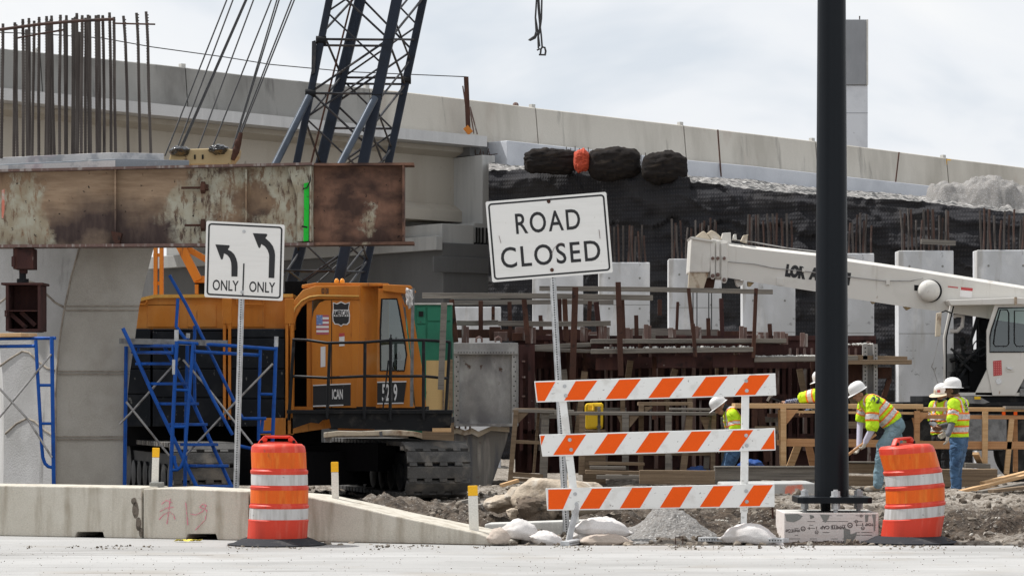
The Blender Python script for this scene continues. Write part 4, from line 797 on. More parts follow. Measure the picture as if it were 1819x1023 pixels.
m = MB(); m.bar(P(318, 432, 42), P(352, 498, 42), .13, .1, up=(0, 1, 0)); m.bar(P(330, 440, 42.1), P(395, 478, 42.1), .09, .08, up=(0, 1, 0)); m.rect(345, 490, 400, 502, 42, .14); m.rect(346, 505, 352, 522, 42, .1); m.bar(P(322, 292, 42), P(320, 440, 42), .12, .1, up=(0, 1, 0)); m.build('gantry_strut', 'crane_orange', t, bevel=.006)
m = MB(); m.rect(346, 497, 400, 533, 42.15, .3); m.build('winch', 'black_steel', t)
m = MB(); m.rect(205, 757, 512, 792, 41.4, 1.2); m.build('undercrane_shade_slab', 'black', t)  # black slab added to stand for the shade under the crane
# pendant bar with plastic-wrapped sheaves
m = MB(); m.fp([(299, 288), (303, 272), (312, 267), (330, 265), (400, 263), (412, 266), (424, 262), (421, 276), (413, 286), (410, 293), (300, 293)], 41.4, .5); br = m.build('bridle', 'tan_paint', t, bevel=.02)
m = MB()
for x in (346, 360): m.rect(x-1.5, 275, x+1.5, 283, 41.385, .03)
m.build('slot', 'hole', br)
for x, y, rx in ((321, 270, 19), (389, 267, 17.5)):
    def fn(q, g): return g*(1+.22*n3((q.x*2+x, q.y*2, q.z*2), 1.6, 3))
    m = MB(); m.ball(P(x, y, 41.5), (rx*41.5/F, .35, 9.5*41.5/F), 30, 18, fn); m.build('sheave_wrap', 'tarp', br, smooth=180)
m = MB(); m.path([P(413, 285, 41.4), P(419, 270, 41.4), P(423, 256, 41.4), P(428, 236, 41.4)], [.03, .05, .045, .03], 8); m.ball(P(422, 256, 41.4), (.05, .05, .08)); m.ball(P(418, 268, 41.4), (.045, .05, .06)); m.build('rope_socket', 'rust', br)
for xt, xb, yb in ((403, 293, 277), (414, 314, 266), (436, 319, 266), (438.5, 322, 266), (450.5, 351, 266), (482, 376, 265), (492, 413, 264), (496, 414.5, 264), (518, 416, 262), (523, 428, 238)):
    k = (xt-xb)/yb; m = MB(); m.tube(P(xb, yb, 41.5), P(xt+k*420, -420, 43.5), .0115, n=6); m.build('pendant_rope', 'wire', t)
# boom
def ch(a, b, D): return lambda y: P(a+(b-a)*y/290.0, y, D+(290-y)*.0006)
c1, c2, c3, c4 = ch(585, 527, 41.6), ch(640, 570, 43.0), ch(705, 645, 41.6), ch(752, 690, 43.0)
m = MB(); rs = {0: .052, 1: .082, 2: .078, 3: .058}
for i, c in enumerate((c1, c2, c3, c4)): m.use('boom_navy'); m.bar(c(520), c(-420), rs[i]*2, rs[i]*2, up=(0, 1, 0))
boom = m.build('boom', None, t, bevel=.02)
m = MB(); r = .019
def lace(ca, cb, y0, y1, stp, ph, rr):
    y = y0; k = ph
    while y < y1:
        a, b = (ca, cb) if k % 2 == 0 else (cb, ca); m.tube(a(y), b(y+stp), rr, n=6); y += stp; k += 1
for (ca, cb, o_, st) in ((c1, c3, -400, 94), (c2, c4, -380, 94), (c1, c2, -410, 78), (c3, c4, -395, 78)):
    lace(ca, cb, o_, 500, st, 0, r)
lace(c1, c3, -354, 500, 94, 0, .016); lace(c3, c4, -360, 500, 78, 1, .016); lace(c2, c4, -330, 500, 94, 1, .016)
for ca, cb, ys_ in ((c1, c3, (70, 81, 166, -130, 350, 480)), (c2, c4, (138, 149, 228, -90, 482)), (c1, c2, (70, 166, 482)), (c3, c4, (70, 166, 482))):
    for y in ys_: m.tube(ca(y), cb(y+1), r, n=6)
m.build('lacing', 'lacing', boom)
for c, y in ((c1, 166), (c3, 170), (c1, 72), (c3, 72), (c2, 143), (c4, 143)): m = MB(); m.tube(c(y)+V((-.075, -.02, 0)), c(y)+V((.075, -.02, 0)), .062, n=12); m.build('joint_pin', 'black_steel', boom, smooth=60)
m = MB(); m.tube(P(549, 172, 41.45), P(470, 330, 40.8), .055, n=14); m.build('backstop', 'brace_blue', t, smooth=50); m = MB(); m.tube(P(666, 174, 41.45), P(585, 330, 40.8), .055, n=14); m.build('backstop', 'brace_blue', t, smooth=50)
m = MB(); m.fp([(554, 74), (560, 72), (562, 80), (559, 130), (553, 133)], 41.6, .05); m.build('boom_plate', 'lacing', boom)
m = MB(); m.tube(P(552, 292, 42.3), P(640, -60, 42.3), .016, n=6); m.build('hoist_rope', 'rust', t)
pipes(t, 'guy_rope', 'wire', [[(500, 560, 42), (600, 470, 42.5)], [(512, 480, 42.2), (545, 505, 42.2)]], .014)
# cab
OR = 'crane_orange'; D = 40.35
m = MB(); m.fp([(514, 578), (516, 556), (523, 533), (538, 515), (560, 508), (640, 507), (640, 532), (564, 531), (547, 535), (535, 546), (526, 563), (522, 580), (522, 742), (514, 742)], D, .12); cab = m.build('cab_shell', OR, t, bevel=.008)
m = MB(); m.path([P(x, y, D-.02) for x, y in ((515, 579), (518, 562), (525, 546), (536, 534), (550, 527), (566, 525), (638, 526))], .014, 6); m.build('rain_gutter', 'crane_yellow', cab, smooth=50)
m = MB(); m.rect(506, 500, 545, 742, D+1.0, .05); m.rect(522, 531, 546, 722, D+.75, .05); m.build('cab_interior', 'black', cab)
m = MB(); m.rect(522, 722, 556, 741, D+.02, .8); m.rect(545, 531, 554, 722, D+.06, .1); m.build('door_sill', OR, cab)
m = MB(); m.fp([(554, 724), (553, 572), (557, 553), (567, 538), (578, 533), (624, 532), (624, 724)], D+.02, .05); door = m.build('door', OR, cab, bevel=.008)
m = MB(); m.rect(588.5, 533, 589.7, 724, D+.016, .01); m.build('door_seam', 'hole', door)
m = MB()
for x in (549, 555, 568, 581, 587, 600, 613, 634): m.ball(P(x, 526, D-.006), .008, 8, 6)
m.build('rivet', 'rust', cab)
m = MB(); m.prism([P(624, 532, D+.03), P(640, 532, D+.03), P(633, 724, D+.03), P(624, 724, D+.03)], (0, .05, 0)); vs = []
for k in range(9): u = k/8; vs += [P(lerp(638, 673, u), lerp(508, 506, u), D+.06+.22*math.sin(u*1.57)), P(lerp(632, 668, u), 724, D+.06+.22*math.sin(u*1.57))]
m.add(vs, [(2*k, 2*k+2, 2*k+3, 2*k+1) for k in range(8)]); m.build('side_panel', OR, cab, smooth=40)
m = MB(); Dw = D+.03
for pl_ in ([(672, 512), (707, 512), (705, 531), (678, 531)], [(672, 512), (678, 531), (675.5, 585), (676, 658), (668, 724)], [(676, 658), (718, 658), (728, 694), (737, 724), (668, 724)], [(705, 531), (707, 512), (711, 514), (716, 546), (724, 600), (729, 640), (728, 694), (718, 658), (722, 630), (718, 600), (708.5, 547)]): m.fp(pl_, Dw, .05)
wp = m.build('window_panel', OR, cab)
gk = [(678, 531), (705, 531), (708.5, 547), (718, 600), (722, 630), (718, 658), (676, 658), (675.5, 585)]
m = MB(); m.path([P(x, y, Dw-.006) for x, y in gk], .013, 6, closed=True); wf = m.build('window_gasket', 'black_steel', wp); m = MB(); m.add([P(x, y, Dw+.02) for x, y in gk], [tuple(range(8))]); m.build('pane', 'glass', wp)
m = MB(); m.fp([(680, 505), (729, 507), (733, 511), (722, 522), (680, 517)], D-.06, 1.6); m.fp([(536, 506), (560, 502), (690, 503), (690, 508), (536, 512)], D+.1, 1.4); m.build('roof', OR, cab, bevel=.01)
m = MB(); m.fp([(722, 521), (729, 520), (738, 585), (749, 650), (757, 724), (738, 724), (735, 690), (729, 620), (720, 545)], D+.35, .06); m.bar(P(709, 516, D+.1), P(719, 545, D+.1), .02, .05, up=(0, 1, 0)); m.build('windscreen_frame', OR, cab); m = MB(); m.fp([(722, 521), (729, 520), (738, 585), (749, 650), (757, 724), (750, 724), (743, 650), (731, 585)], D+1.3, .06); m.build('windscreen_frame', OR, cab)
m = MB(); m.add([P(728, 522, D+.4), P(756, 722, D+.4), P(756, 722, D+1.3), P(728, 522, D+1.3)], [(0, 1, 2, 3)]); m.build('windscreen', 'cab_glass', cab)
m = MB(); m.rect(556, 520, 691, 724, D+1.45, .05); m.rect(691, 650, 740, 724, D+1.45, .05); m.build('far_wall', 'tan_paint', cab)
m = MB(); m.rect(560, 722, 757, 730, D+.05, 1.45); m.build('cab_floor', 'black_steel', cab)
m = MB(); m.rect(694, 636, 700, 660, D+.6, .1); m.rect(703, 640, 718, 660, D+.7, .2); m.ball(P(707, 633, D+.6), .05); m.tube(P(712, 655, D+.6), P(709, 625, D+.6), .012); m.build('controls', 'black_steel', cab)
m = MB(); m.ball(P(598, 500.5, D+.6), (.036, .036, .05), 14, 8); m.ball(P(608, 500.5, D+.6), (.036, .036, .05), 14, 8); bc = m.build('beacon', 'amber', cab, smooth=60)
m = MB(); m.rect(582, 503, 622, 507, D+.5, .25); m.build('beacon_base', 'crane_yellow', cab)
# decals
def dec(m_, pts, mat, dd=.006): m_.use(mat); m_.prism([P(x, y, D+.02-dd) for x, y in pts], (0, .003, 0))
sh = lambda k: [(606+(x-606)*k, 557+(y-557)*k) for x, y in ((592, 538), (598.5, 540), (606, 536.5), (613, 540), (620.5, 537.5), (619, 548), (621, 560), (620, 572), (616, 576), (610, 575.5), (606, 578.5), (601, 575.5), (595, 575), (592, 570), (591, 558), (592.5, 548))]
m = MB(); dec(m, sh(1.06), 'decal_white', .006); dec(m, sh(.96), 'black_paint', .010); dec(m, [(592.5, 550), (619.8, 550), (620.3, 562), (592, 562)], 'decal_white', .014); m.use('black_paint'); m.text('AMERICAN', P(606, 561, D+.004), (1, 0, 0), (0, 0, 1), 10*D/F, bold=.03, th=.001, nrm=V((0, -1, 0)), wd=27*D/F); m.build('shield_emblem', None, door, fix=False)
m = MB(); fx0, fx1, fy0, fy1 = 562, 584, 559.5, 594
for k in range(9): dec(m, [(fx0, lerp(fy0, fy1, k/9)), (fx1, lerp(fy0, fy1, k/9)), (fx1, lerp(fy0, fy1, (k+1)/9)), (fx0, lerp(fy0, fy1, (k+1)/9))], 'flag_red' if k % 2 == 0 else 'decal_white', .006)
dec(m, [(fx0, fy0), (573, fy0), (573, 577), (fx0, 577)], 'flag_blue', .009); m.build('flag_sticker', None, door)
m = MB(); dec(m, [(602.5, 592), (612, 591), (612, 614), (602.5, 615)], 'decal_white'); dec(m, [(602.5, 592), (612, 591), (612, 597), (602.5, 598)], 'decal_red', .009); dec(m, [(569.5, 616), (578, 615), (578, 651), (569.5, 652)], 'decal_white')
m.build('notice', None, door)
m = MB()
for x0, x1 in ((556, 623),): dec(m, [(x0, 684), (x1, 681), (x1, 720), (x0, 723)], 'black_paint'); dec(m, [(x0, 683.2), (x1, 680.5), (x1, 682.5), (x0, 685.3)], 'decal_white', .009); dec(m, [(x0, 720), (610, 718), (610, 720.2), (x0, 722.3)], 'decal_white', .009)
m.use('decal_white'); m.text('ICAN', P(599.5, 708, D+.011), (1, 0, 0), (0, 0, 1), 16.5*D/F, bold=.03, th=.001, nrm=V((0, -1, 0)), wd=19*D/F); m.build('name_panel', None, door, fix=False)
m = MB()
for x0, x1 in ((670, 723),): dec(m, [(x0, 679), (x1-1, 678), (x1-6, 715), (x0, 716)], 'black_paint', 0.0); dec(m, [(x0, 677.5), (x1-1, 676.5), (x1-1, 678.6), (x0, 679.6)], 'decal_white', .003); dec(m, [(x0, 715.5), (x1-6, 714.5), (x1-6, 716.6), (x0, 717.6)], 'decal_white', .003)
m.use('decal_white'); m.text('5219', P(692, 711, D+.017), (1, 0, 0), (0, 0, 1), 29*D/F, bold=.02, th=.001, nrm=V((0, -1, 0)), wd=27*D/F); m.build('number_panel', None, wp, fix=False)
m = MB(); m.use('black_paint'); m.text('00100', P(577.5, 522, D-.001), (1, 0, 0), (0, 0, 1), 10.5*D/F, bold=.03, th=.001, nrm=V((0, -1, 0)), wd=13*D/F); m.build('stencil', None, cab, fix=False)
# catwalk and handrail
Dc = 39.55
m = MB(); m.rect(509, 728, 803, 734, Dc, 1.0); m.fp([(520, 733), (803, 733), (801, 755), (790, 757), (768, 766), (720, 764), (588, 760), (585, 744), (573, 746), (566, 752), (552, 750), (520, 761)], Dc+.05, .04); m.rect(585, 741, 800, 762, Dc+.9, .05); m.build('catwalk', 'black_steel', t)
m = MB(); m.rect(768, 760, 801, 767, Dc-.02, .25); m.build('catwalk_plank', 'wood_new', t)
pipes(t, 'handrail', 'rail_black', [[(521, 603, Dc+.5), (548, 604, Dc+.25), (580, 609, Dc), (648, 608, Dc), (694, 604, Dc), (752, 604, Dc), (799, 607, Dc+.2)], [(521, 668, Dc+.5), (580, 671, Dc), (648, 668, Dc), (752, 668, Dc), (796, 672, Dc+.2)]], .021)
pipes(t, 'rail_post', 'rail_black', [[(522, 603, Dc+.5), (513, 746, Dc+.5)], [(586, 609, Dc), (581, 742, Dc)], [(648.5, 606, Dc), (647, 744, Dc)], [(694, 600, Dc), (693, 746, Dc)], [(752.5, 604, Dc), (752, 745, Dc)], [(799, 607, Dc+.2), (791, 750, Dc+.2)]], .024)
pipes(t, 'rail_fitting', 'rail_black', [[(694.5, 594, Dc-.02), (694, 640, Dc-.02)], [(690, 640, Dc-.03), (680, 728, Dc-.03)]], .011)
m = MB(); m.bar(P(733.5, 512, Dc+.3), P(731, 722, Dc+.3), .045, .05, up=(0, 1, 0)); m.build('angle_post', 'galv_dark', t)
m = MB(); m.bar(P(789, 537, Dc-.06), P(783, 692, Dc-.06), .085, .04, up=(0, 1, 0)); m.build('lashed_board', 'wood_grey', t)
def rag(u, v): return P(lerp(721, 733, u)+3*mn.noise(V((u*3, v*3, 1))), lerp(511, 547-abs(u-.5)*22, v)+5*u, Dc+.25+.06*mn.noise(V((u*5, v*4, 5))))
m = MB(); m.grid(rag, 10, 14); o = m.build('rag', 'bag', t, smooth=180, fix=False); sm = o.modifiers.new('s', 'SOLIDIFY'); sm.thickness = .01
t = thing('generator', 'green metal generator enclosure standing behind the crane cab', 'generator', P(770, 800, 46.5))
m = MB(); m.rect(722, 540, 803, 812, 46.5, 1.6); g = m.build('enclosure', 'green', t, bevel=.03)
for x0, y0, x1, y1 in ((740, 546, 756, 575), (759, 545, 800, 570), (759, 573, 800, 606), (740, 578, 756, 606)):
    m = MB(); m.rect(x0, y0, x1, y1, 46.48, .03); d_ = m.build('door', 'green', g, bevel=.008)
m = MB(); m.rect(744, 553, 752, 562, 46.46, .02); m.build('vent', 'hole', g)
m = MB(); m.rect(722, 538, 804, 541, 46.45, 1.7); m.build('roof_edge', 'conc_light', g)
# ================================================================ road bridge behind, its end wall and the embankment
BX0, BY0 = -11.64, 64.0; BD = V((.778, .628, 0)); BN = V((.628, -.778, 0))     # bridge line and its outward side
def bs(px, off): k = (px-CX)/F; return (k*(BY0+BN.y*off)-(BX0+BN.x*off))/(BD.x-k*BD.y)
def bq(s, off, z=0): return V((BX0, BY0, z))+BD*s+BN*off
def bz(px, y, off): q = bq(bs(px, off), off); return CH+(HY-y)*q.y/F
TOPY = [(-160, 72), (0, 86.5), (300, 117), (440, 134.7), (726, 164.6), (880, 183), (950, 192), (1212, 223), (1340, 238.5), (1508, 258.6), (1679, 281), (1819, 298), (2000, 321)]
FOOTY = [(-160, 141), (0, 157), (333, 190), (440, 200), (726, 229.5), (880, 248), (1240, 286), (1340, 297), (1508, 317), (1819, 356), (2000, 378)]
def tz(px): return bz(px, interp(TOPY, px), 0)
def fz(px): return bz(px, interp(FOOTY, px), .12)
br = thing('road_bridge', 'long concrete road bridge and approach parapet sloping down to the right behind the site', 'bridge', bq(10, 0, 0))
joints = [-160, 70, 328, 655, 950, 1213, 1447, 1680, 1960]
for a, b in zip(joints, joints[1:]):
    st = [a+.9]+[x for x in range(int(a/40)*40+40, b-5, 40) if x > a+12]+[b-.9]; m = MB(); vs = []
    for px in st:
        s0 = bs(px, 0); zt, zf = tz(px), fz(px)
        vs += [bq(s0, .14, zf-.1), bq(s0, .14, zf+.06), bq(s0, .03, zt-.02), bq(s0, 0, zt), bq(s0, -.24, zt), bq(s0, -.36, zf-.1)]
    n = len(st); fs = [(6*i+k, 6*i+(k+1) % 6, 6*i+6+(k+1) % 6, 6*i+6+k) for i in range(n-1) for k in range(6)]+[tuple(range(6)), tuple(6*(n-1)+k for k in range(6))]
    m.add(vs, fs); m.build('parapet_panel', 'conc_bridge_old' if b <= 655 else 'conc_bridge', br)
m = MB(); vs = []
for px in joints[1:-1]:
    s0 = bs(px, 0); m.prism([bq(s0-.05, .01, tz(px)-.1), bq(s0+.05, .01, tz(px)-.1), bq(s0+.05, .01, tz(px)+.012), bq(s0-.05, .01, tz(px)+.012)], BN*-.2)
    q0 = bs(px, 0)
    m2 = MB(); m2.prism([bq(q0-.06, -.05, tz(px)), bq(q0+.06, -.05, tz(px)), bq(q0+.06, -.05, tz(px)+.10), bq(q0-.06, -.05, tz(px)+.10)], BN*-.12); m2.build('joint_marker', 'conc_light', br)
    m2 = MB(); m2.prism([bq(q0-.03, -.02, fz(px)), bq(q0+.03, -.02, fz(px)), bq(q0+.03, -.02, tz(px)-.01), bq(q0-.03, -.02, tz(px)-.01)], BN*-.2); m2.build('joint_filler', 'black_steel', br)
m2 = MB(); q0 = bs(1684, 0); m2.prism([bq(q0-.09, .035, tz(1684)-.2), bq(q0+.09, .035, tz(1684)-.2), bq(q0+.09, .035, tz(1684)-.03), bq(q0-.09, .035, tz(1684)-.03)], BN*-.02); m2.build('amber_reflector', 'orange_cap', br)
m2 = MB(); m2.ball(bq(bs(916, -.1), -.1, tz(916)+.02), .08, 10, 8); m2.build('drain_cap', 'rust_pale', br)
# deck, girders
def ext(prof, pxs, zf_, mat, nm, off0=0):
    m = MB(); vs = []; n = len(prof)
    for px in pxs:
        s0 = bs(px, .5); zz = zf_(px)
        for o, z in prof: vs.append(bq(s0, o+off0, zz+z))
    k = len(pxs); m.add(vs, [(n*i+j, n*i+(j+1) % n, n*i+n+(j+1) % n, n*i+n+j) for i in range(k-1) for j in range(n)]+[tuple(range(n)), tuple(n*(k-1)+j for j in range(n))]); return m.build(nm, mat, br)
dz = lambda px: bz(px, interp([(-160, 140), (0, 156), (333, 190), (706, 227.5), (861, 242), (900, 246)], px), .6)
dpx = [-160, 0, 170, 333, 520, 706, 861]
ext([(.6, 0), (.6, -.27), (-12.5, -.27), (-12.5, 0)], dpx, dz, 'conc_deck', 'deck')
GP = [(.02, -.275), (.02, -.40), (-.35, -.52), (-.35, -1.72), (.0, -1.92), (.0, -2.19), (-.85, -2.19), (-.85, -1.92), (-.55, -1.72), (-.55, -.52), (-.9, -.40), (-.9, -.275)]
sG = bs(806, -.35); zD = dz(830); qe = bq(sG+.04, .5); pe = CX+qe.x*F/qe.y
for k in range(5): ext(GP, [-160, 0, 170, 333, 520, 706, pe], dz, 'conc_girder', 'girder', -2.6*k)
m = MB(); m.prism([bq(sG, -9, zD-.52), bq(sG, .84, zD-.52), bq(sG+.42, .84, zD-.52), bq(sG+.42, -9, zD-.52)], (0, 0, -2.1)); m.build('end_wall', 'conc_mid', br, bevel=.015)
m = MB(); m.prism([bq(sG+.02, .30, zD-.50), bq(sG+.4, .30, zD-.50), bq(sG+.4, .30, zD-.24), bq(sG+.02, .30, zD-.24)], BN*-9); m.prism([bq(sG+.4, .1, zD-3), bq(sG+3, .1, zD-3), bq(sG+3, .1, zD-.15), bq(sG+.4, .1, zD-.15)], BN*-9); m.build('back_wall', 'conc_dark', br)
m = MB()
for k in range(9):
    q = bq(sG+.1+.035*k, .1+.07*k, zD-.53); m.tube(q, q+V((.05*math.sin(k*2), -.03, .17+.04*math.sin(k*3))), .012, n=6); m.tube(q+V((0, 0, .04)), q+V((.2, -.1, .03+.03*math.sin(k))), .011, n=6)
m.build('projecting_rebar', 'rebar_red', br)
ab = thing('abutment', 'shaded stepped concrete abutment wall under the end of the bridge', 'abutment', bq(bs(785, 1), 1, 0))
def abx(px, off, ds, dn, y0, y1, mat, nm, zlow=None, bevel=.015):
    s0 = bs(px, off); D = bq(s0, off).y; z1, z0 = Zp(y0, D), (zlow if zlow is not None else Zp(y1, D)); m = MB()
    m.prism([bq(s0, off, z0), bq(s0+ds, off, z0), bq(s0+ds, off-dn, z0), bq(s0, off-dn, z0)], (0, 0, z1-z0)); return m.build(nm, mat, ab, bevel=bevel)
abx(785, 1.0, 1.02, 13, 397, 432, 'conc_mid', 'pedestal'); abx(775, 1.15, .2, 14, 419, 444, 'conc_mid', 'bearing_ledge')
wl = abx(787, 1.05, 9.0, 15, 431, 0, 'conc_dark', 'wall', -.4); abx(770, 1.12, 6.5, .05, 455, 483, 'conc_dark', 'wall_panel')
m = MB()
for x in (846, 851, 857, 864):
    s0 = bs(x, .98); m.prism([bq(s0, .98, Zp(431, 70)), bq(s0+.045, .98, Zp(431, 70)), bq(s0+.045, .98, Zp(398, 70)), bq(s0, .98, Zp(398, 70))], BN*-.1)
m.build('dark_slot', 'hole', ab); abx(842, .95, .7, .6, 396, 431, 'conc_mid', 'pedestal')
# safety-line post on the deck with its cable
t = thing('line_post', 'rusty steel post clamped on the bridge deck edge with a cable tied to its top', 'post', bq(bs(831, .45), .45, dz(831)))
Dp = bq(bs(831, .45), .45).y
m = MB(); m.bar(P(828, 137, Dp), P(832, 236, Dp), .12, .10, up=(0, 1, 0)); m.build('upright', 'rust', t); m = MB(); m.bar(P(827, 226, Dp-.02), P(836, 237, Dp-.02), .15, .14, up=(0, 1, 0)); m.build('clamp', 'crane_orange', t)
pipes(t, 'stay', 'rust_pale', [[(834, 190, Dp), (842, 238, Dp)], [(835, 190, Dp+.2), (848, 239, Dp+.2)], [(822, 153, Dp+.1), (829, 200, Dp+.1)]], .02, 6)
pipes(t, 'safety_cable', 'wire', [[(-40, 57, 64), (60, 60, 64.5), (180, 68, 66), (270, 84, 66.5), (400, 102, 68), (480, 115, 69), (620, 128, 70), (760, 134, 71.5), (829, 137, Dp)]], .013, 5)
for lab, a, b in (('rusty thin rod leaning on the parapet right of the fabric rolls', (1275, 231), (1281, 314)), ('rusty thin rod leaning on the parapet at the right of the black pole', (1597, 271), (1588, 350))):
    D = bq(bs(a[0], .3), .3).y-.5; m = MB(); m.tube(P(*a, D), P(*b, D-.4), .022, n=8); o = m.build('thin_rod', 'rust'); tag(o, lab, 'rod')
mt['conc_far_dark'] = M('far_column_grey', (.26, .27, .29), .9, [((.2, .21, .225), .8, .45, .7, (1, 1, .4))])
t = thing('bridge_column', 'tall unfinished concrete column rising beyond the parapet right of the black pole', 'column', P(1516, 720, 128))
m = MB(); m.rect(1487, 152, 1541.5, 740, 128, 1.5); m.build('shaft', 'coping', t, bevel=.03); m = MB(); m.rect(1486, 35, 1542, 151, 127.9, 1.65); fm_ = m.build('upper_lift', 'conc_far_dark', t, bevel=.03)
m = MB(); m.rect(1539.5, 35, 1542.3, 151, 127.85, .3); m.build('lit_edge_strip', 'conc_light', fm_); m = MB(); m.tube(P(1527, 36, 128.5), P(1527, 29, 128.5), .03); m.build('rebar', 'rebar', t)  # pale strip paints the brightly lit right edge
m = MB(); m.rect(1487, 200.5, 1541.6, 201.5, 127.99, .1); m.build('lift_joint', 'conc_far_dark', t)
# coping, gravel shelf, fabric-faced wall
def cpz(px, y): return bz(px, y, .9)
s1, s2 = bs(901, .9), bs(1669, .9)
m = MB(); vs = []
pxs = [901, 1000, 1120, 1240, 1340, 1450, 1560, 1669]
for px in pxs:
    s0 = bs(px, .9); zt = cpz(px, interp([(901, 250), (1240, 286.5), (1340, 295.5), (1508, 314.5), (1669, 332)], px)); zb = cpz(px, interp([(901, 300), (1240, 318), (1340, 322), (1450, 337), (1669, 358)], px))-.3
    vs += [bq(s0, .9, zb), bq(s0, .9, zt), bq(s0, .0, zt+.02), bq(s0, .0, zb)]
m.add(vs, [(4*i+k, 4*i+(k+1) % 4, 4*i+4+(k+1) % 4, 4*i+4+k) for i in range(len(pxs)-1) for k in range(4)]+[tuple(range(4)), tuple(4*(len(pxs)-1)+k for k in range(4))]); o = m.build('concrete_coping', 'coping', None, bevel=.02); tag(o, 'long pale concrete coping at the foot of the parapet above the black fabric', 'coping')
WA, WB = P(868, 706, 67.0), P(1930, 706, 58.0); wd_ = WB-WA
TF = [(868, 303), (890, 302), (930, 300), (1000, 302), (1100, 308), (1150, 314), (1220, 323), (1260, 325), (1330, 334), (1370, 339), (1450, 346), (1520, 351), (1600, 354), (1690, 363), (1760, 373), (1819, 377), (1930, 384)]
def wpx(u): q = WA+wd_*u; return CX+q.x*F/q.y, q.y
def fab(u, v):
    px, D = wpx(u); q = WA+wd_*u; zt = Zp(interp(TF, px)+3.5*mn.noise(V((px*.03, 1, 1)))+2.5*mn.noise(V((px*.11, 4, 1)))-(7 if px < 1225 else 0)*min(1, max(0, (px-925)/30)), D); z = zt*v
    dn = -.10*abs(math.sin(math.pi*z/.62+.6*mn.noise(V((u*9, z*.3, 4)))))+.17*n3((u*18, z*1.1, 1), 1, 3)+.03*n3((u*60, z*2.6, 6), 1, 3)-.10*max(0, 1-abs(n3((u*9, z*1.3+u*5, 11), 1, 2))*7)
    zl = zt-1.05-.25*math.sin(u*9)+.18*mn.noise(V((u*22, 3, 3)))
    if z > zl: dn -= .16
    dn += .28*v
    if v > .97: dn += .1
    return V((q.x, q.y+dn, z))
def fabric_mat():
    m, t, b = _mat('black_fabric')
    tc = t.nodes.new('ShaderNodeTexCoord')
    def wave(axis, sc):
        w_ = t.nodes.new('ShaderNodeTexWave'); w_.bands_direction = axis; w_.inputs['Scale'].default_value = sc; w_.inputs['Distortion'].default_value = .8; w_.inputs['Detail'].default_value = 2; w_.inputs['Detail Scale'].default_value = 1.2; t.links.new(tc.outputs['Object'], w_.inputs['Vector']); return w_.outputs[1]
    x = t.nodes.new('ShaderNodeMath'); x.operation = 'MULTIPLY'; t.links.new(wave('X', 5.2), x.inputs[0]); t.links.new(wave('Z', 3.4), x.inputs[1])
    c = mixc(t, noise_fac(t, .9, .45, .7, (1, 1, 1.6)), (.023, .023, .026), (.038, .036, .036)); c = mixc(t, x.outputs[0], c, (.038, .037, .040)); c = mixc(t, noise_fac(t, .7, .66, .8, (1, 1, 2.4)), c, (.046, .040, .034))
    t.links.new(c, b.inputs['Base Color']); b.inputs['Roughness'].default_value = .85; b.inputs['Specular IOR Level'].default_value = .12
    bp = t.nodes.new('ShaderNodeBump'); bp.inputs['Strength'].default_value = .5; bp.inputs['Distance'].default_value = .03; t.links.new(x.outputs[0], bp.inputs['Height']); t.links.new(bp.outputs[0], b.inputs['Normal']); return m
mt['fabric'] = fabric_mat()
m = MB(); m.grid(fab, 420, 130); o = m.build('fabric_wall', 'fabric', None, smooth=180, fix=False); tag(o, 'long earth wall faced with wrinkled black fabric and wire mesh behind the pale columns', 'retaining wall')
def shelf(u, v):
    px, D = wpx(u); a = fab(u, 1.0); pb = min(px, 2000); yb = interp([(868, 290), (940, 298), (1240, 315), (1340, 320.5), (1450, 335), (1560, 343), (1665, 352), (1819, 362), (1930, 372)], px); sb = bs(px, .9); b = bq(sb, .9, bz(px, yb, .9))
    q = a.lerp(b, v); q.z += (.10*n3((q.x, q.y, 2), 1.6, 4)+.10*n3((q.x, q.y, 7), 5, 3))*min(1, v*6)*(1-v*.6); return q
m = MB(); m.grid(shelf, 260, 40); o = m.build('gravel_shelf', 'gravel_pale', None, smooth=180, fix=False); tag(o, kind='structure')
m = MB(); cg = P(1762, 352, 66.5)
def mound(u, v):
    x = -2.1+u*4.2; y = -1.3+v*2.6; hh = interp([(-1.62, 0), (-1.45, .42), (-1.2, .5), (-.9, .42), (-.7, .45), (-.45, .56), (0, .64), (.27, .54), (.5, .44), (.9, .3), (1.5, .1)], x)*max(0, 1-(y/1.25)**2); return cg+V((x, y, hh-.12-.7*(1-min(1, hh*3))+.10*n3((x, y, 1), 5, 4)))
m.grid(mound, 100, 60); o = m.build('gravel_mound', 'gravel', None, smooth=180, fix=False); tag(o, 'heap of grey gravel on top of the fabric wall at the right edge', 'gravel mound')
def roll(label, x0, x1, y0, y1, D, mat, seed, nm='fabric_roll', group='black fabric bundles on the wall top', rough=.22, pw=6):
    c = P((x0+x1)/2, (y0+y1)/2, D); rx, rz = (x1-x0)*D/F/2, (y1-y0)*D/F/2
    def fn(q, g):
        e_ = (abs(q.x)**pw+abs(q.y)**3+abs(q.z)**3.4)**(-1.0/pw)
        g = V((q.x*rx, q.y*rz*1.2, q.z*rz))*min(1.16, e_)
        g.z += .02*math.sin(q.x*5+seed*3)*abs(q.z)+.03*mn.noise(V((q.x*9, q.z*2, seed)))
        k = 1+rough*.7*n3((q.x*1.7+seed, q.y*1.7, q.z*1.7), 1.3, 4); g *= k; g.y += .05*mn.noise(V((q.x*3, q.z*8, seed))); return g
    m = MB(); m.ball(c, (1, 1, 1), 64, 40, fn); o = m.build(nm, mat, None, smooth=180); return tag(o, label, 'roll' if nm == 'fabric_roll' else 'bundle', group)
roll('long ragged roll of black fabric, leftmost on the wall top', 932, 1026, 264, 310, 65.4, 'fabric_roll', 1.0, rough=.14)
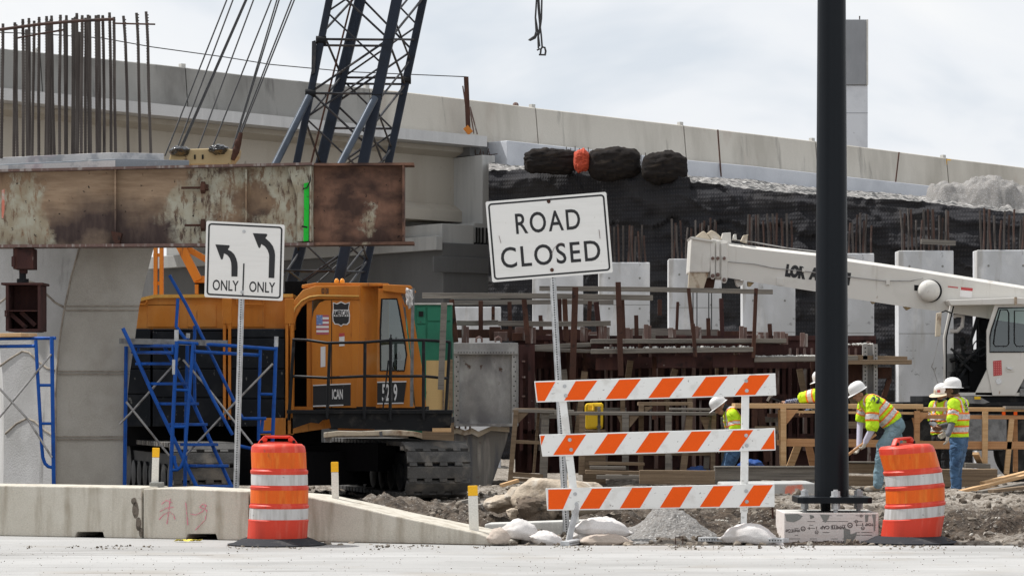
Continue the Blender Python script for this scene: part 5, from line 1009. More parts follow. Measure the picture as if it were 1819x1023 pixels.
roll('rounded roll of black fabric between the orange bundle and the squarish roll', 1044, 1138, 262, 322, 64.8, 'fabric_roll', 4.2, rough=.09)
roll('squarish roll of black fabric, rightmost on the wall top', 1141, 1221, 269, 328, 64.2, 'fabric_roll', 8.6, rough=.08, pw=10)
roll('tied bright orange net bundle between two black fabric rolls', 1019, 1047, 266, 306, 64.7, 'orange_cloth', 2.2, 'net_bundle', None, .06, 2.4)
m = MB(); Dm = 66.2
for k in range(27):
    x = 1006+k*7.8; y0 = interp([(1006, 261), (1100, 268), (1210, 279)], x)+2*math.sin(k*2.3); m.tube(P(x, y0, Dm-k*.03), P(x+.6, y0+58, Dm-k*.03), .010, n=5)
for y in (285, 300): m.tube(P(1000, y-4, Dm+.02), P(1215, y+18, Dm-.8), .009, n=5)
o = m.build('wire_mesh', 'rebar'); tag(o, 'thin welded wire mesh standing up behind the fabric rolls', 'wire mesh')

# ================================================================ pale columns in front of the fabric wall
cols = [(800, 890, 545, 400, 'pale wall column half hidden behind the bridge end, leftmost of the row'), (946, 1036, 487, 418, 'pale wall column behind the ROAD CLOSED sign post'), (1064, 1154.5, 466, 398, 'pale wall column just right of the ROAD CLOSED sign'), (1188, 1282, 459.6, 388, 'pale wall column behind the white boom tip'), (1319, 1413, 452, 378, 'pale wall column under the white boom left of the black pole'), (1456, 1553, 450, 378, 'pale wall column half hidden by the black pole'), (1596, 1694, 445, 370, 'pale wall column with a board tied across its rebar'), (1735.5, 1838, 444, 371, 'pale wall column behind the white crane cab at the right edge')]
rnd = random.Random(11)
for i, (x0, x1, yt_, yr, lab) in enumerate(cols):
    D = lerp(58.5, 52, (x0-800)/1000); t = thing('wall_column', lab, 'column', P((x0+x1)/2, HY+CH*F/D, D), 'row of pale concrete wall columns')
    m = MB(); m.box(Xp(x0, D), Xp(x1, D), D, D+.5, -.1, Zp(yt_, D)); sh_ = m.build('shaft', 'conc_column', t, bevel=.02)
    for fy in (yt_+28, yt_+82):
        for fx in (.2, .8): hm = MB(); hm.lathe([(.022, 0), (.022, .006)], P(lerp(x0, x1, fx), fy, D-.004), 10, Matrix.Rotation(R(-90), 3, 'X')); hm.build('tie_hole', 'mortar', sh_)
    yj = interp([(800, 530), (1190, 546), (1320, 590), (1600, 592), (1740, 592)], x0); m = MB(); m.rect(x0+1, yj, x1-1, yj+.9, D-.003, .02); m.build('lift_joint', 'mortar', sh_)
    if i == 0: continue
    for k in range(14):
        fx = (.04, .08, .15, .22, .31, .40, .48, .56, .63, .66, .74, .80, .86, .96)[k]+rnd.uniform(-.02, .02); x = lerp(x0+3, x1-3, fx); m = MB(); y1 = yr+rnd.uniform(-3, 22)*(1 if k % 3 else .1)
        a, b = P(x, yt_+4, D+rnd.uniform(.08, .42)), None; b = a.copy(); b.z = Zp(y1, D); b.x += rnd.uniform(-.04, .04); m.path([a, a.lerp(b, .5)+V((rnd.uniform(-.015, .015), 0, 0)), b], 0.021, 6); m.build('rebar', 'rebar_red' if k % 2 else 'rebar', t, smooth=60)
    if i == 6: m = MB(); m.bar(P(1636, 429, D+.02), P(1697, 432, D+.02), .1, .09); m.build('tied_board', 'wood_grey', t)

# ================================================================ steel-and-timber formwork with walkway and guard rail
t = thing('formwork', 'rust-red steel formwork for a long concrete cap, with weathered plank walkway and guard rail', 'formwork', P(1190, 852, 47.6))
FW = t; D = 47.0
m = MB(); m.rect(915, 604, 1556, 840, 47.95, .06); m.rect(915, 596, 1556, 604, 47.9, 1.6); m.build('form_face', 'rust_dark', t)
rnd = random.Random(5)
x = 920
while x < 1550:
    w_ = rnd.uniform(3.5, 8); m = MB(); m.rect(x, rnd.choice((606, 640, 652)), x+w_, rnd.choice((800, 832, 836)), rnd.uniform(47.62, 47.8), .12); m.build('form_rib', rnd.choice(('rust_dark', 'rust_dark', 'rust', 'rust_pale')), t); x += rnd.uniform(9, 19)
for y, h in ((634, 20), (700, 10), (770, 10)):
    m = MB(); m.rect(918, y, 1552, y+h, 47.7, .1); m.build('waler', 'rust_dark', t)
for x0, x1, y0, y1 in ((1058, 1106, 636, 657), (1168, 1237, 632, 653), (1266, 1340, 630, 652)):
    m = MB(); m.rect(x0, y0, x1, y1, 46.75, .12); m.build('walkway_bracket', 'rust_dark', t)
for a, b in (((1120, 640), (1112, 700)), ((1200, 655), (1180, 720)), ((1420, 655), (1432, 720)), ((1500, 655), (1520, 730))):
    m = MB(); m.bar(P(*a, 47.5), P(*b, 47.5), .1, .05, up=(0, 1, 0)); m.build('brace', 'wood_brown', t)
planks = [(1050, 606, 1397, 605, 8, 46.7, .5), (1050, 624, 1338, 620.5, 8.5, 46.55, .3), (935, 617, 1050, 612, 8, 46.9, .8), (940, 620, 1060, 624, 6, 46.8, .3), (1340, 638.5, 1524, 636, 9, 46.7, .5), (1498, 634, 1612, 637, 8, 46.9, .5), (1502, 643, 1620, 643, 8, 46.7, .3)]
for x0, y0, x1, y1, h, d, dep in planks:
    m = MB(); m.prism([P(x0, y0-h/2, d), P(x1, y1-h/2, d), P(x1, y1+h/2, d), P(x0, y0+h/2, d)], (0, dep, 0)); m.build('walkway_plank', 'wood_grey' if x0 < 1490 else 'wood_brown', t, bevel=.006)
# spilled concrete crumbs along the plank edges
def crumbs(m, x0, x1, y0, y1, d, n):
    for k in range(n):
        u = rnd.random(); c = P(lerp(x0, x1, u), lerp(y0, y1, u), d+rnd.uniform(.0, .25)); m.add(*icos(c, rnd.uniform(.012, .035)))
m = MB(); crumbs(m, 1070, 1330, 618, 616, 46.6, 90); crumbs(m, 1340, 1450, 633.5, 632.5, 46.75, 160); crumbs(m, 1500, 1550, 612, 611, 47.5, 60); o = m.build('concrete_spill', 'conc_light', t); o['kind'] = 'stuff'
guards = [(958, 512, 1373, 518, 8.5, 46.95), (750, 524, 1160, 529, 9.5, 46.8), (806, 537, 1090, 537, 8, 48.6), (811, 573, 885, 573.5, 9, 48.6), (885, 575, 1085, 574, 9, 47.1)]
for x0, y0, x1, y1, h, d in guards:
    m = MB(); n = 8; top = []; bot = []
    for k in range(n+1): u = k/n; wv = .8*math.sin(u*4+x0); top.append(P(lerp(x0, x1, u), lerp(y0, y1, u)-h/2+wv, d)); bot.append(P(lerp(x0, x1, u), lerp(y0, y1, u)+h/2+wv, d))
    m.prism(top+bot[::-1], (0, .045, 0)); m.build('guard_plank', 'wood_grey', t, bevel=.005)
posts = [(802, 532, 810, 608, 9, 46.9, 'rust'), (854, 534, 854, 586, 8, 48.5, 'rust'), (876, 545, 876, 575, 6, 48.7, 'rust'), (931, 532, 938, 610, 9, 46.9, 'rust'), (993, 530, 995, 605, 8, 47.3, 'rust_dark'), (1003, 530, 1006, 606, 9, 47.2, 'rust'), (1022, 510, 1017, 676, 11, 46.6, 'rust'), (1059, 536, 1066, 606, 9, 47.3, 'rust_dark'), (1098, 501, 1103, 668, 9.5, 46.5, 'rust'), (1106, 532, 1109, 610, 6, 47, 'rust'), (1204, 536, 1202, 586, 5, 48.6, 'rust'), (1223, 512, 1231, 590, 6.5, 46.8, 'rust'), (1231, 575, 1235, 634, 6.5, 46.55, 'rust'), (1343, 512, 1338, 636, 6.5, 46.6, 'rust'), (1281, 530, 1283, 600, 7.5, 48.4, 'rust_dark')]
for x0, y0, x1, y1, w_, d, mat in posts:
    m = MB(); m.bar(P(x0, y0, d), P(x1, y1, d), .07, w_*d/F, up=(1, 0, 0)); m.build('guard_post', mat, t, bevel=.006)
for x, y0, y1 in ((1070, 578, 608), (1117, 582, 606), (1150, 576, 607), (1194, 582, 600), (1239, 579, 607), (1320, 579, 607), (1351, 594, 607), (1393, 590, 612), (1428, 591, 616), (945, 579, 610), (826, 578, 612), (1037, 580, 606), (1076, 579, 607), (1460, 588, 614)):
    m = MB(); m.rect(x-6, y0, x+2, y1, 47.15, .1); m.rect(x+2, y0+2, x+7, y1, 47.2, .06); m.build('stub_post', 'rust_pale', t, bevel=.006)
for x0, x1, y0, y1, mat in ((812, 1050, 585, 600, 'rust'), (1122, 1190, 583, 600, 'wood_grey'), (1200, 1277, 585, 601, 'wood_grey'), (1281, 1338, 588, 602, 'rust'), (1160, 1320, 600, 603, 'wood_new'), (935, 1060, 598, 604, 'wood_grey'), (1398, 1540, 614, 618, 'wood_new')):
    m = MB(); m.rect(x0, y0, x1, y1, 48.9, .12); m.build('inner_board', mat, t)
for x in range(1402, 1540, 13):
    m = MB(); m.rect(x, 618, x+3.5, 640, 47.6, .05); m.build('form_rib', 'rust_pale', t)
m = MB(); m.rect(1533, 611, 1541, 710, 46.9, .12); m.rect(1552, 611, 1559, 715, 46.85, .12); m.rect(1541, 613, 1552, 712, 47.0, .06); ep = m.build('end_flange', 'steel_panel', t)
m = MB()
for x in (1537, 1555.5):
    for k in range(14): m.lathe([(.012, 0), (.012, .004)], P(x, 618+k*6.8, 46.85 if x > 1550 else 46.9), 8, Matrix.Rotation(R(90), 3, 'X'))
m.build('bolt_holes', 'hole', ep)
m = MB(); m.rect(1496, 641, 1536, 700, 47.3, .1); m.rect(1560, 652, 1584, 672, 47.2, .3); m.bar(P(1580, 672, 47.3), P(1570, 705, 47.3), .08, .08); m.build('end_bracket', 'rust', t)
# extra members: props, panels and clutter in the shade of the walkway
rnd = random.Random(21)
for k in range(26):
    x = rnd.uniform(925, 1545); y0 = rnd.uniform(625, 690); y1 = y0+rnd.uniform(40, 140); d = rnd.uniform(46.95, 47.55); w_ = rnd.uniform(.05, .11); m = MB(); m.bar(P(x, y0, d), P(x+rnd.choice((0, 0, 0, -14, 12, 20)), y1, d), w_, .06, up=(0, 1, 0)); m.build('form_prop', rnd.choice(('wood_brown', 'rust', 'rust_dark', 'wood_grey', 'rust')), t)
for k in range(12):
    x = rnd.uniform(925, 1500); y0 = rnd.uniform(720, 800); m = MB(); m.rect(x, y0, x+rnd.uniform(30, 95), y0+rnd.uniform(5, 12), rnd.uniform(46.7, 47.4), .1); m.build('form_rail', rnd.choice(('wood_brown', 'wood_grey', 'rust', 'wood_grey')), t)
for k in range(16):
    x = rnd.uniform(825, 1380); y1 = rnd.uniform(604, 608); h = rnd.uniform(8, 26); m = MB(); m.rect(x, y1-h, x+rnd.uniform(5, 26), y1, rnd.uniform(47.3, 48.6), .12); m.build('form_block', rnd.choice(('rust', 'rust_pale', 'rust_dark', 'wood_grey')), t, bevel=.006)
for x, y0, x2, y1 in ((960, 560, 962, 606), (1172, 532, 1172, 560), (1258, 565, 1259, 604), (1130, 560, 1131, 606), (905, 536, 907, 606), (1048, 535, 1046, 572), (1367, 575, 1369, 606)):
    m = MB(); m.bar(P(x, y0, 48.2), P(x2, y1, 48.2), .06, .07, up=(1, 0, 0)); m.build('guard_post', 'rust', t)
# steel end panel
m = MB(); m.rect(808, 612, 921, 756, 46.35, .08); pn = m.build('end_panel', 'steel_panel', t, bevel=.004)
m = MB(); m.rect(806, 609, 920, 624, 46.22, .12); m.rect(806, 622, 920, 629, 46.2, .15); m.rect(806, 629, 816, 754, 46.25, .1); m.rect(909, 629, 917, 752, 46.25, .1); m.rect(806, 752, 920, 757, 46.22, .13); m.build('panel_flange', 'steel_panel', pn, bevel=.004)
m = MB()
for k in range(20): m.lathe([(.010, 0), (.010, .004)], P(814+k*5.2, 626, 46.2), 6, Matrix.Rotation(R(90), 3, 'X'))
for k in range(14):
    for x in (811, 913): m.lathe([(.012, 0), (.012, .004)], P(x+2.5*(k % 2), 634+k*8.6, 46.25), 6, Matrix.Rotation(R(90), 3, 'X'))
m.build('bolt_holes', 'hole', pn)
m = MB(); m.rect(916, 612, 950, 762, 46.6, .5); m.rect(923, 612, 929, 800, 46.4, .1); m.rect(938, 625, 944, 765, 46.45, .1); m.build('form_rib', 'rust_dark', t)
for y in (640, 668, 702): m = MB(); m.rect(927, y, 933, y+3, 46.35, .2); m.build('form_tie', 'rust_pale', t)
for x in (885, 851):
    m = MB(); m.path([P(x-5, 608, 46.4), P(x-5, 601, 46.4), P(x, 598, 46.4), P(x+5, 601, 46.4), P(x+5, 608, 46.4)], .02, 6); m.build('lifting_eye', 'rust_pale', t)
for lab, x0, x1, y0, y1, d in (('sheet of yellow plywood leaning between the crane handrail and the steel form panel', 757, 806, 640, 742, 45.9), ):
    t = thing('plywood_sheet', lab, 'plywood', P(780, y1, d)); m = MB(); m.prism([P(x0, y0, d), P(x1-8, y0, d), P(x1-8, y1, d), P(x0, y1, d)], (0, .03, 0)); m.build('sheet', 'plywood', t); m = MB(); m.rect(x1-9, y0-2, x1-2, y1+20, d-.03, .08); m.rect(x1-20, y0-2, x1-17, y1+10, d-.02, .04); m.rect(750, y1, x1, 800, d+.05, .3); m.build('backing_stud', 'wood_brown', t)
# muddy bin behind the track
t = thing('waste_bin', 'big muddy steel bin with bent rim standing behind the crane track', 'bin', P(740, 862, 46.6))
m = MB(); rim = [(575, 768), (600, 765), (640, 766), (700, 763), (735, 766), (755, 770), (775, 764), (800, 762), (812, 759), (826, 764), (838, 760), (850, 766), (872, 757), (905, 758)]
m.prism([P(x, y+5, 46.5) for x, y in rim]+[P(898, 790, 46.5), P(872, 866, 46.5), P(600, 866, 46.5), P(578, 800, 46.5)], (0, 1.2, 0)); bn_ = m.build('body', 'bin', t, bevel=.02)
m = MB(); m.prism([P(x, y, 46.4) for x, y in rim]+[P(x, y+9+1.5*math.sin(x), 46.4) for x, y in rim[::-1]], (0, .12, 0)); m.build('rim', 'rust_stain', bn_, bevel=.01)  # muddy rim coloured paler than the body to stand for sunlight on it
for x in (812, 831): m = MB(); m.path([P(x-4, 762, 46.4), P(x-4, 753, 46.4), P(x, 749, 46.4), P(x+4, 753, 46.4), P(x+4, 762, 46.4)], .018, 6); m.build('lifting_eye', 'rust_pale', t)
m = MB(); m.bar(P(676, 766, 46.35), P(678, 778, 46.35), .05, .05, up=(0, 1, 0)); m.rect(760, 775, 763, 800, 46.45, .06); m.build('rib', 'bin', t)
# hanging slings from the crane line, overhead
t = thing('hanging_sling', 'wire rope slings with a shackle dangling against the sky', 'sling', P(958, 98, 43.5))
D = 43.5; c9 = lambda l: [(880+x*.3324, y*.3324, D) for x, y in l]
pipes(t, 'rope', 'wire', [c9([(222, -900), (220, 0), (214, 95), (218, 170), (210, 195), (185, 212), (178, 215), (186, 217), (212, 205), (236, 160), (238, 100), (232, 0), (232, -900)]), c9([(250, -900), (248, 0), (246, 100), (238, 160), (228, 200), (230, 260)]), c9([(228, -900), (229, 40), (236, 120), (245, 190), (250, 255)]), c9([(214, 95), (228, 180), (236, 250)])], .016, 6)
pipes(t, 'shackle', 'wire', [c9([(240, 294), (244, 262), (252, 253), (264, 256), (269, 275), (266, 294)])], .017, 6); pipes(t, 'shackle_pin', 'wire', [c9([(232, 294), (270, 295)]), c9([(222, 270), (238, 262)])], .014, 6)
# ================================================================ cream telescopic crane at the right
t = thing('mobile_crane', 'cream telescopic mobile crane with lowered boom and open cab at the right edge', 'crane', P(1760, 860, 49))
D = 48.5; DB = 48.9
def bt(x): return interp([(1290, 430.5), (1299, 433), (1449, 449.5), (1510, 460), (1630, 477.5), (1819, 508), (2000, 537)], x)
def bb(x): return interp([(1290, 493), (1297, 494.5), (1447, 517.5), (1510, 530), (1630, 548), (1686, 555), (1819, 576), (2000, 600)], x)
m = MB(); st = [1290, 1340, 1400, 1449, 1510, 1570, 1630, 1700, 1780, 1880, 1990]; vs = []
for x in st: vs += [P(x, bb(x), DB), P(x, bt(x)+5, DB), P(x, bt(x), DB+.12), P(x, bt(x), DB+.75), P(x, bb(x), DB+.85)]
n = len(st); m.add(vs, [(5*i+k, 5*i+(k+1) % 5, 5*i+5+(k+1) % 5, 5*i+5+k) for i in range(n-1) for k in range(5)]+[tuple(range(5)), tuple(5*(n-1)+k for k in range(5))]); bm = m.build('boom', 'cream', t)
m = MB(); m.path([P(x, y, DB-.03) for x, y in ((1293, 465), (1340, 469), (1372, 476), (1430, 482), (1510, 492), (1570, 499), (1618, 499), (1640, 494))], .008, 5); m.path([P(x, bt(x)-3-4*(x < 1400), DB+.3) for x in (1300, 1340, 1400, 1450, 1520)], .012, 5); m.build('boom_rope', 'brace', bm)
tsl = (P(1510, 496, DB)-P(1394, 478, DB)).normalized(); tup = V((-tsl.z, 0, tsl.x))
for tx, x0, y0, wp_ in (('LOR', 1412.5, 482.5, 37), ('A', 1446, 486.5, 17), ('IN', 1497, 494, 27)):
    m = MB(); m.text(tx, P(x0, y0, DB)-tup*9*D/F, tsl, tup, 18.5*D/F, bold=.085, th=.004, nrm=V((0, -1, 0)), wd=wp_*D/F); m.build('lettering', 'black_paint', bm, fix=False)
m = MB(); m.fp([(1228, 421.5), (1266, 428), (1261, 484), (1224.5, 484)], DB-.05, .95); hd = m.build('boom_head', 'cream', t, bevel=.02)
m = MB(); m.fp([(1224, 484), (1259, 484), (1250, 512.5), (1222, 512.5)], DB-.02, .12); m.build('hook_frame', 'rust_stain', hd, bevel=.01); m = MB(); m.fp([(1224, 484), (1259, 484), (1250, 512.5), (1222, 512.5)], DB+.75, .12); m.build('hook_frame', 'rust_stain', hd, bevel=.01)
m = MB(); m.fp([(1252, 493), (1271, 494), (1268, 512), (1249, 512)], DB+.15, .5); m.build('lower_sheave', 'rust', hd, bevel=.02)
for pts in ([(1234, 422), (1242, 415), (1250, 410), (1257, 416), (1266, 430)], [(1256, 414), (1264, 408.5), (1272, 413), (1281, 421), (1280, 429), (1266, 429)]):
    m = MB(); m.fp(pts, DB+.05, .6); m.build('head_sheave_guard', 'rust_stain', hd, bevel=.015)
m = MB(); m.fp([(1226, 421), (1230, 420), (1268, 427), (1266, 430), (1228, 424)], DB-.09, 1.0); m.build('head_rim', 'cream', hd)
m = MB(); m.fp([(1264, 424), (1293, 429), (1295, 494), (1261, 493)], DB-.02, .92); cl_ = m.build('boom_collar', 'cream', t, bevel=.015)
for x0, x1, y0, y1 in ((1262, 1270, 432, 496), (1272, 1278, 428, 494), (1281, 1292, 431, 503)):
    m = MB(); w_ = (x1-x0)/2; m.fp([(x0, y0), (x1, y0), (x1, y1-w_), (x1-w_*.5, y1), (x0+w_*.5, y1), (x0, y1-w_)], DB-.06, .05); st_ = m.build('collar_strap', 'cream', cl_, bevel=.01); m = MB(); m.lathe([(.035, 0), (.035, .02), (.02, .02), (.02, .04)], P((x0+x1)/2, y1-6, DB-.06), 12, Matrix.Rotation(R(90), 3, 'X')); m.build('pin', 'rust_pale', st_); m = MB(); m.lathe([(.03, 0), (.03, .04)], P((x0+x1)/2, 459, DB-.06), 8, Matrix.Rotation(R(90), 3, 'X')); m.build('pin', 'rust_pale', st_)
for pts, mat in (([(1280, 431), (1284, 414), (1298, 413), (1299, 432)], 'cream'), ([(1302, 425), (1304, 416), (1308, 416), (1309, 426)], 'cream'), ([(1316, 428), (1321, 418), (1330, 416.5), (1328, 419), (1327, 432)], 'rust_stain'), ([(1306, 496), (1321, 499), (1319, 506), (1312, 510), (1308, 506)], 'cream'), ([(1328, 500), (1340, 502), (1333, 509), (1329, 508)], 'tan_paint'), ([(1547, 534), (1556, 536), (1552, 540)], 'tan_paint'), ([(1606, 544), (1620, 546), (1612, 551)], 'tan_paint')):
    m = MB(); m.fp(pts, DB+.1, .2); m.build('boom_lug', mat, bm, bevel=.005)
m = MB(); m.rect(1379, 494, 1392, 507, DB-.015, .02); m.build('cover_plate', 'cream', bm, bevel=.004)
for q in ((1425, 476, 1430, 483), (1574, 497, 1581, 506)): m = MB(); m.rect(*q, DB-.04, .05); m.build('rope_clip', 'cream', bm, bevel=.004)
m = MB(); Mx = Matrix.Rotation(R(90), 3, 'X'); m.lathe([(.19, -.02), (.19, .10), (.16, .16), (.09, .195), (.001, .2)], P(1649, 517, DB), 28, Mx); m.build('pivot_cover', 'cream', bm, smooth=40); m = MB(); m.lathe([(.195, -.03), (.195, .03)], P(1653, 517, DB), 28, Mx); m.build('pivot_ring', 'black_steel', bm)
m = MB(); m.prism([P(x, y, DB-.004) for x, y in ((1624, 506), (1634, 507), (1634, 517), (1624, 516))], (0, .003, 0)); m.build('slot', 'hole', bm)
m = MB(); m.use('decal_white'); m.prism([P(x, y, DB-.004) for x, y in ((1706, 511), (1727, 513), (1726, 529), (1705, 527))], (0, .003, 0)); m.use('decal_red'); m.prism([P(x, y, DB-.007) for x, y in ((1707, 510), (1728, 512), (1727.5, 517), (1707, 515))], (0, .003, 0)); m.prism([P(x, y, DB-.005) for x, y in ((1684, 508), (1702, 510), (1702, 512), (1684, 510))], (0, .003, 0)); m.build('warning_label', None, bm)
for i, x in enumerate((1231, 1238, 1259, 1264)):
    m = MB(); m.tube(P(x, 505, DB+.4), P(x, 690, DB+.4), .010, n=5); m.build('hoist_rope', 'wire', t)
m = MB(); m.rect(1228, 640, 1267, 720, DB+.3, .25); m.build('hook_block', 'rust', t, bevel=.03)
# operator cab
m = MB(); m.fp([(1684, 533), (1807, 528.5), (1840, 530), (1840, 541), (1807, 540.5), (1689, 542.5)], D-.08, 1.1); cab = m.build('cab_roof', 'cream', t, bevel=.012)
m = MB(); m.rect(1802, 527.5, 1806.5, 541, D-.1, .04); m.build('roof_strap', 'rust_stain', cab)
m = MB(); m.fp([(1688, 542), (1695, 542), (1683, 590), (1681, 612), (1681, 676), (1677, 676), (1676, 600)], D, .07); m.build('front_pillar', 'cream', cab, bevel=.008); m = MB(); m.fp([(1688, 542), (1695, 542), (1683, 590), (1681, 700), (1677, 700), (1676, 600)], D+.95, .07); m.build('front_pillar', 'cream', cab, bevel=.008)
m = MB(); m.path([P(x, y, D-.01) for x, y in ((1694, 544), (1684, 585), (1681, 600), (1681, 690))], .012, 6); m.build('door_seal', 'black', cab)
m = MB(); m.fp([(1741, 541), (1749, 541), (1727, 606), (1719, 615)], D+.5, .06); m.build('inner_pillar', 'black_steel', cab)
m = MB(); Dp = D
pan = [[(1767, 541), (1845, 540), (1845, 546), (1773, 547)], [(1767, 541), (1773, 547), (1760, 588), (1758, 600), (1757.5, 626), (1753, 652), (1753, 587)], [(1757.5, 626), (1845, 626), (1845, 662), (1819, 672), (1803, 702), (1763, 702), (1753, 652)]]
for q in pan: m.fp(q, Dp, .06)
dp = m.build('cab_side', 'cream', cab)
m = MB(); m.fp([(1733, 697), (1754, 655), (1763, 702), (1733, 701)], Dp+.02, .06); m.build('door_frame', 'cream', cab)
wl_ = [(1774, 547), (1830, 546), (1830, 625), (1758.5, 625), (1758.5, 598), (1761, 586)]
m = MB(); m.add([P(x, y, Dp+.03) for x, y in wl_], [tuple(range(6))]); m.build('side_window', 'glass', dp); m = MB(); m.path([P(x, y, Dp-.004) for x, y in wl_], .014, 6, closed=True); m.build('window_seal', 'black_steel', dp, smooth=60)
m = MB(); m.path([P(x, y, Dp+.02) for x, y in ((1768, 585), (1777, 550), (1789, 550), (1792, 556), (1792, 611), (1788, 615), (1768, 615), (1765, 610))], .012, 6, closed=True); m.path([P(x, y, Dp+.02) for x, y in ((1802, 552), (1830, 552), (1830, 615), (1806, 615), (1802, 609))], .012, 6, closed=True); m.build('sliding_frame', 'black_steel', dp, smooth=60)
m = MB(); m.use('decal_red'); m.prism([P(x, y, Dp-.004) for x, y in ((1764, 641), (1779, 639.5), (1780, 666), (1764.5, 668))], (0, .003, 0)); m.use('flag_red')
mt['dot_pink'] = M('reflector_dot', (.62, .2, .2), .4); m.use('dot_pink')
for i in range(4):
    for j in range(6): m.lathe([(.011, 0), (.011, .003)], P(1766.3+i*3.7, 643.5+j*4.1, Dp-.004), 8, Mx)
m.build('red_reflector', None, dp)
m = MB(); m.rect(1787, 650, 1801, 660, Dp-.01, .02); m.build('handle_plate', 'cream', dp, bevel=.005); m = MB(); m.bar(P(1789, 653, Dp-.03), P(1798, 655, Dp-.03), .03, .025); m.lathe([(.05, 0), (.05, .01)], P(1774, 677, Dp), 16, Mx); m.build('door_handle', 'chrome', dp)
m = MB(); m.rect(1680, 697, 1835, 703, D+.02, 1.0); m.build('cab_floor', 'cream', cab); m = MB(); m.rect(1682, 628, 1735, 697, D+.95, .06); m.rect(1735, 560, 1840, 697, D+1.0, .05); m.build('far_wall', 'black_steel', cab)
m = MB(); m.rect(1722, 640, 1752, 697, D+.35, .5); m.rect(1740, 560, 1756, 640, D+.5, .2); m.ball(P(1751, 578, D+.5), (.09, .12, .14)); m.build('seat', 'black', cab, bevel=.04)
m = MB(); m.path([P(1741+13*math.cos(R(k*20)), 618+14.5*math.sin(R(k*20)), D+.2-.006*13*math.cos(R(k*20))) for k in range(18)], .011, 6, closed=True); sw = m.build('steering_wheel', 'black_steel', cab); m = MB(); m.bar(P(1730, 622, D+.25), P(1752, 615, D+.2), .02, .02); m.bar(P(1741, 618, D+.2), P(1706, 650, D+.4), .05, .05); m.build('steering_column', 'black_steel', sw)
m = MB(); rnd = random.Random(4)
for k in range(22): m.bar(P(rnd.uniform(1686, 1735), rnd.uniform(628, 690), D+rnd.uniform(.3, .8)), P(rnd.uniform(1686, 1735), rnd.uniform(615, 690), D+rnd.uniform(.3, .8)), .03, .04)
m.rect(1700, 640, 1735, 690, D+.5, .3); m.ball(P(1709, 606, D+.6), (.06, .06, .08)); m.ball(P(1712, 618, D+.6), (.05, .05, .05)); m.tube(P(1709, 612, D+.6), P(1712, 640, D+.6), .03); m.build('controls', 'black_steel', cab)
m = MB(); m.rect(1682, 628, 1704, 672, D+.7, .1); m.rect(1684, 646, 1692, 660, D+.68, .03); m.build('side_panel', 'galv_dark', cab)
m = MB(); m.path([P(x, y, D+.6) for x, y in ((1688, 588), (1700, 588), (1709, 580), (1711, 562), (1700, 560), (1694, 562))], .035, 8); m.build('hose', 'bag', cab, smooth=60)
t2 = MB(); t2.fp([(1664, 556), (1673, 554), (1671, 597), (1662, 598)], D-.15, .09); mr = t2.build('mirror', 'rust_stain', t, bevel=.012); m = MB(); m.path([P(1672, 555, D-.1), P(1680, 552, D-.05), P(1690, 556, D)], .012, 6); m.build('mirror_arm', 'black_steel', mr)
m = MB(); m.path([P(1668, 600, D), P(1659, 640, D), P(1656, 652, D), P(1661, 664, D), P(1672, 700, D)], .006, 5); m.path([P(x, y, D) for x, y in ((1657, 645), (1655, 651), (1659, 656), (1663, 652), (1660, 660))], .012, 6); m.build('chain', 'brace', t)
# carrier
m = MB(); m.rect(1604, 714, 1900, 721, D-.1, 2.6); m.rect(1650, 703, 1900, 714, D+.1, 2.3); m.build('deck', 'black_steel', t, bevel=.01)
m = MB(); m.rect(1604, 721, 1900, 790, D+.35, 1.9); m.build('chassis', 'black_steel', t); m = MB(); m.rect(1695, 735, 1790, 800, D-.05, .5); m.build('fuel_tank', 'galv_dark', t, bevel=.08)
for cxp in (1641, 1830, 1893):
    c = P(cxp, 800, D+.05); w_ = MB(); w_.lathe([(.30, -.02), (.54, 0), (.58, .06), (.58, .32), (.54, .38), (.30, .40)], c+V((0, .4, 0)), 40, Mx); wh = w_.build('wheel', 'tyre', t, smooth=35); m = MB(); m.lathe([(.30, .30), (.31, .36), (.20, .30), (.10, .30), (.10, .42), (.05, .43), (.001, .43)], c+V((0, .42, 0)), 30, Mx); m.build('rim', 'galv_dark', wh, smooth=40)
m = MB(); m.prism([P(x, y, D-.12) for x, y in ((1700, 703), (1735, 702), (1758, 714), (1748, 717), (1715, 716))], (0, .25, 0)); m.build('step_plate', 'galv_dark', t); m = MB(); m.rect(1731, 704, 1742, 709, D-.14, .02); m.build('yellow_marker', 'yellow', t)
for x in (1783, 1804): m = MB(); m.rect(x-3, 731, x+3, 737, D-.15, .03); m.build('side_marker', 'orange_sheet', t)
m = MB(); m.rect(1812, 690, 1900, 704, D-.02, 1.2); m.rect(1812, 672, 1900, 690, D+.1, 1.0); m.build('superstructure', 'galv_dark', t, bevel=.02)

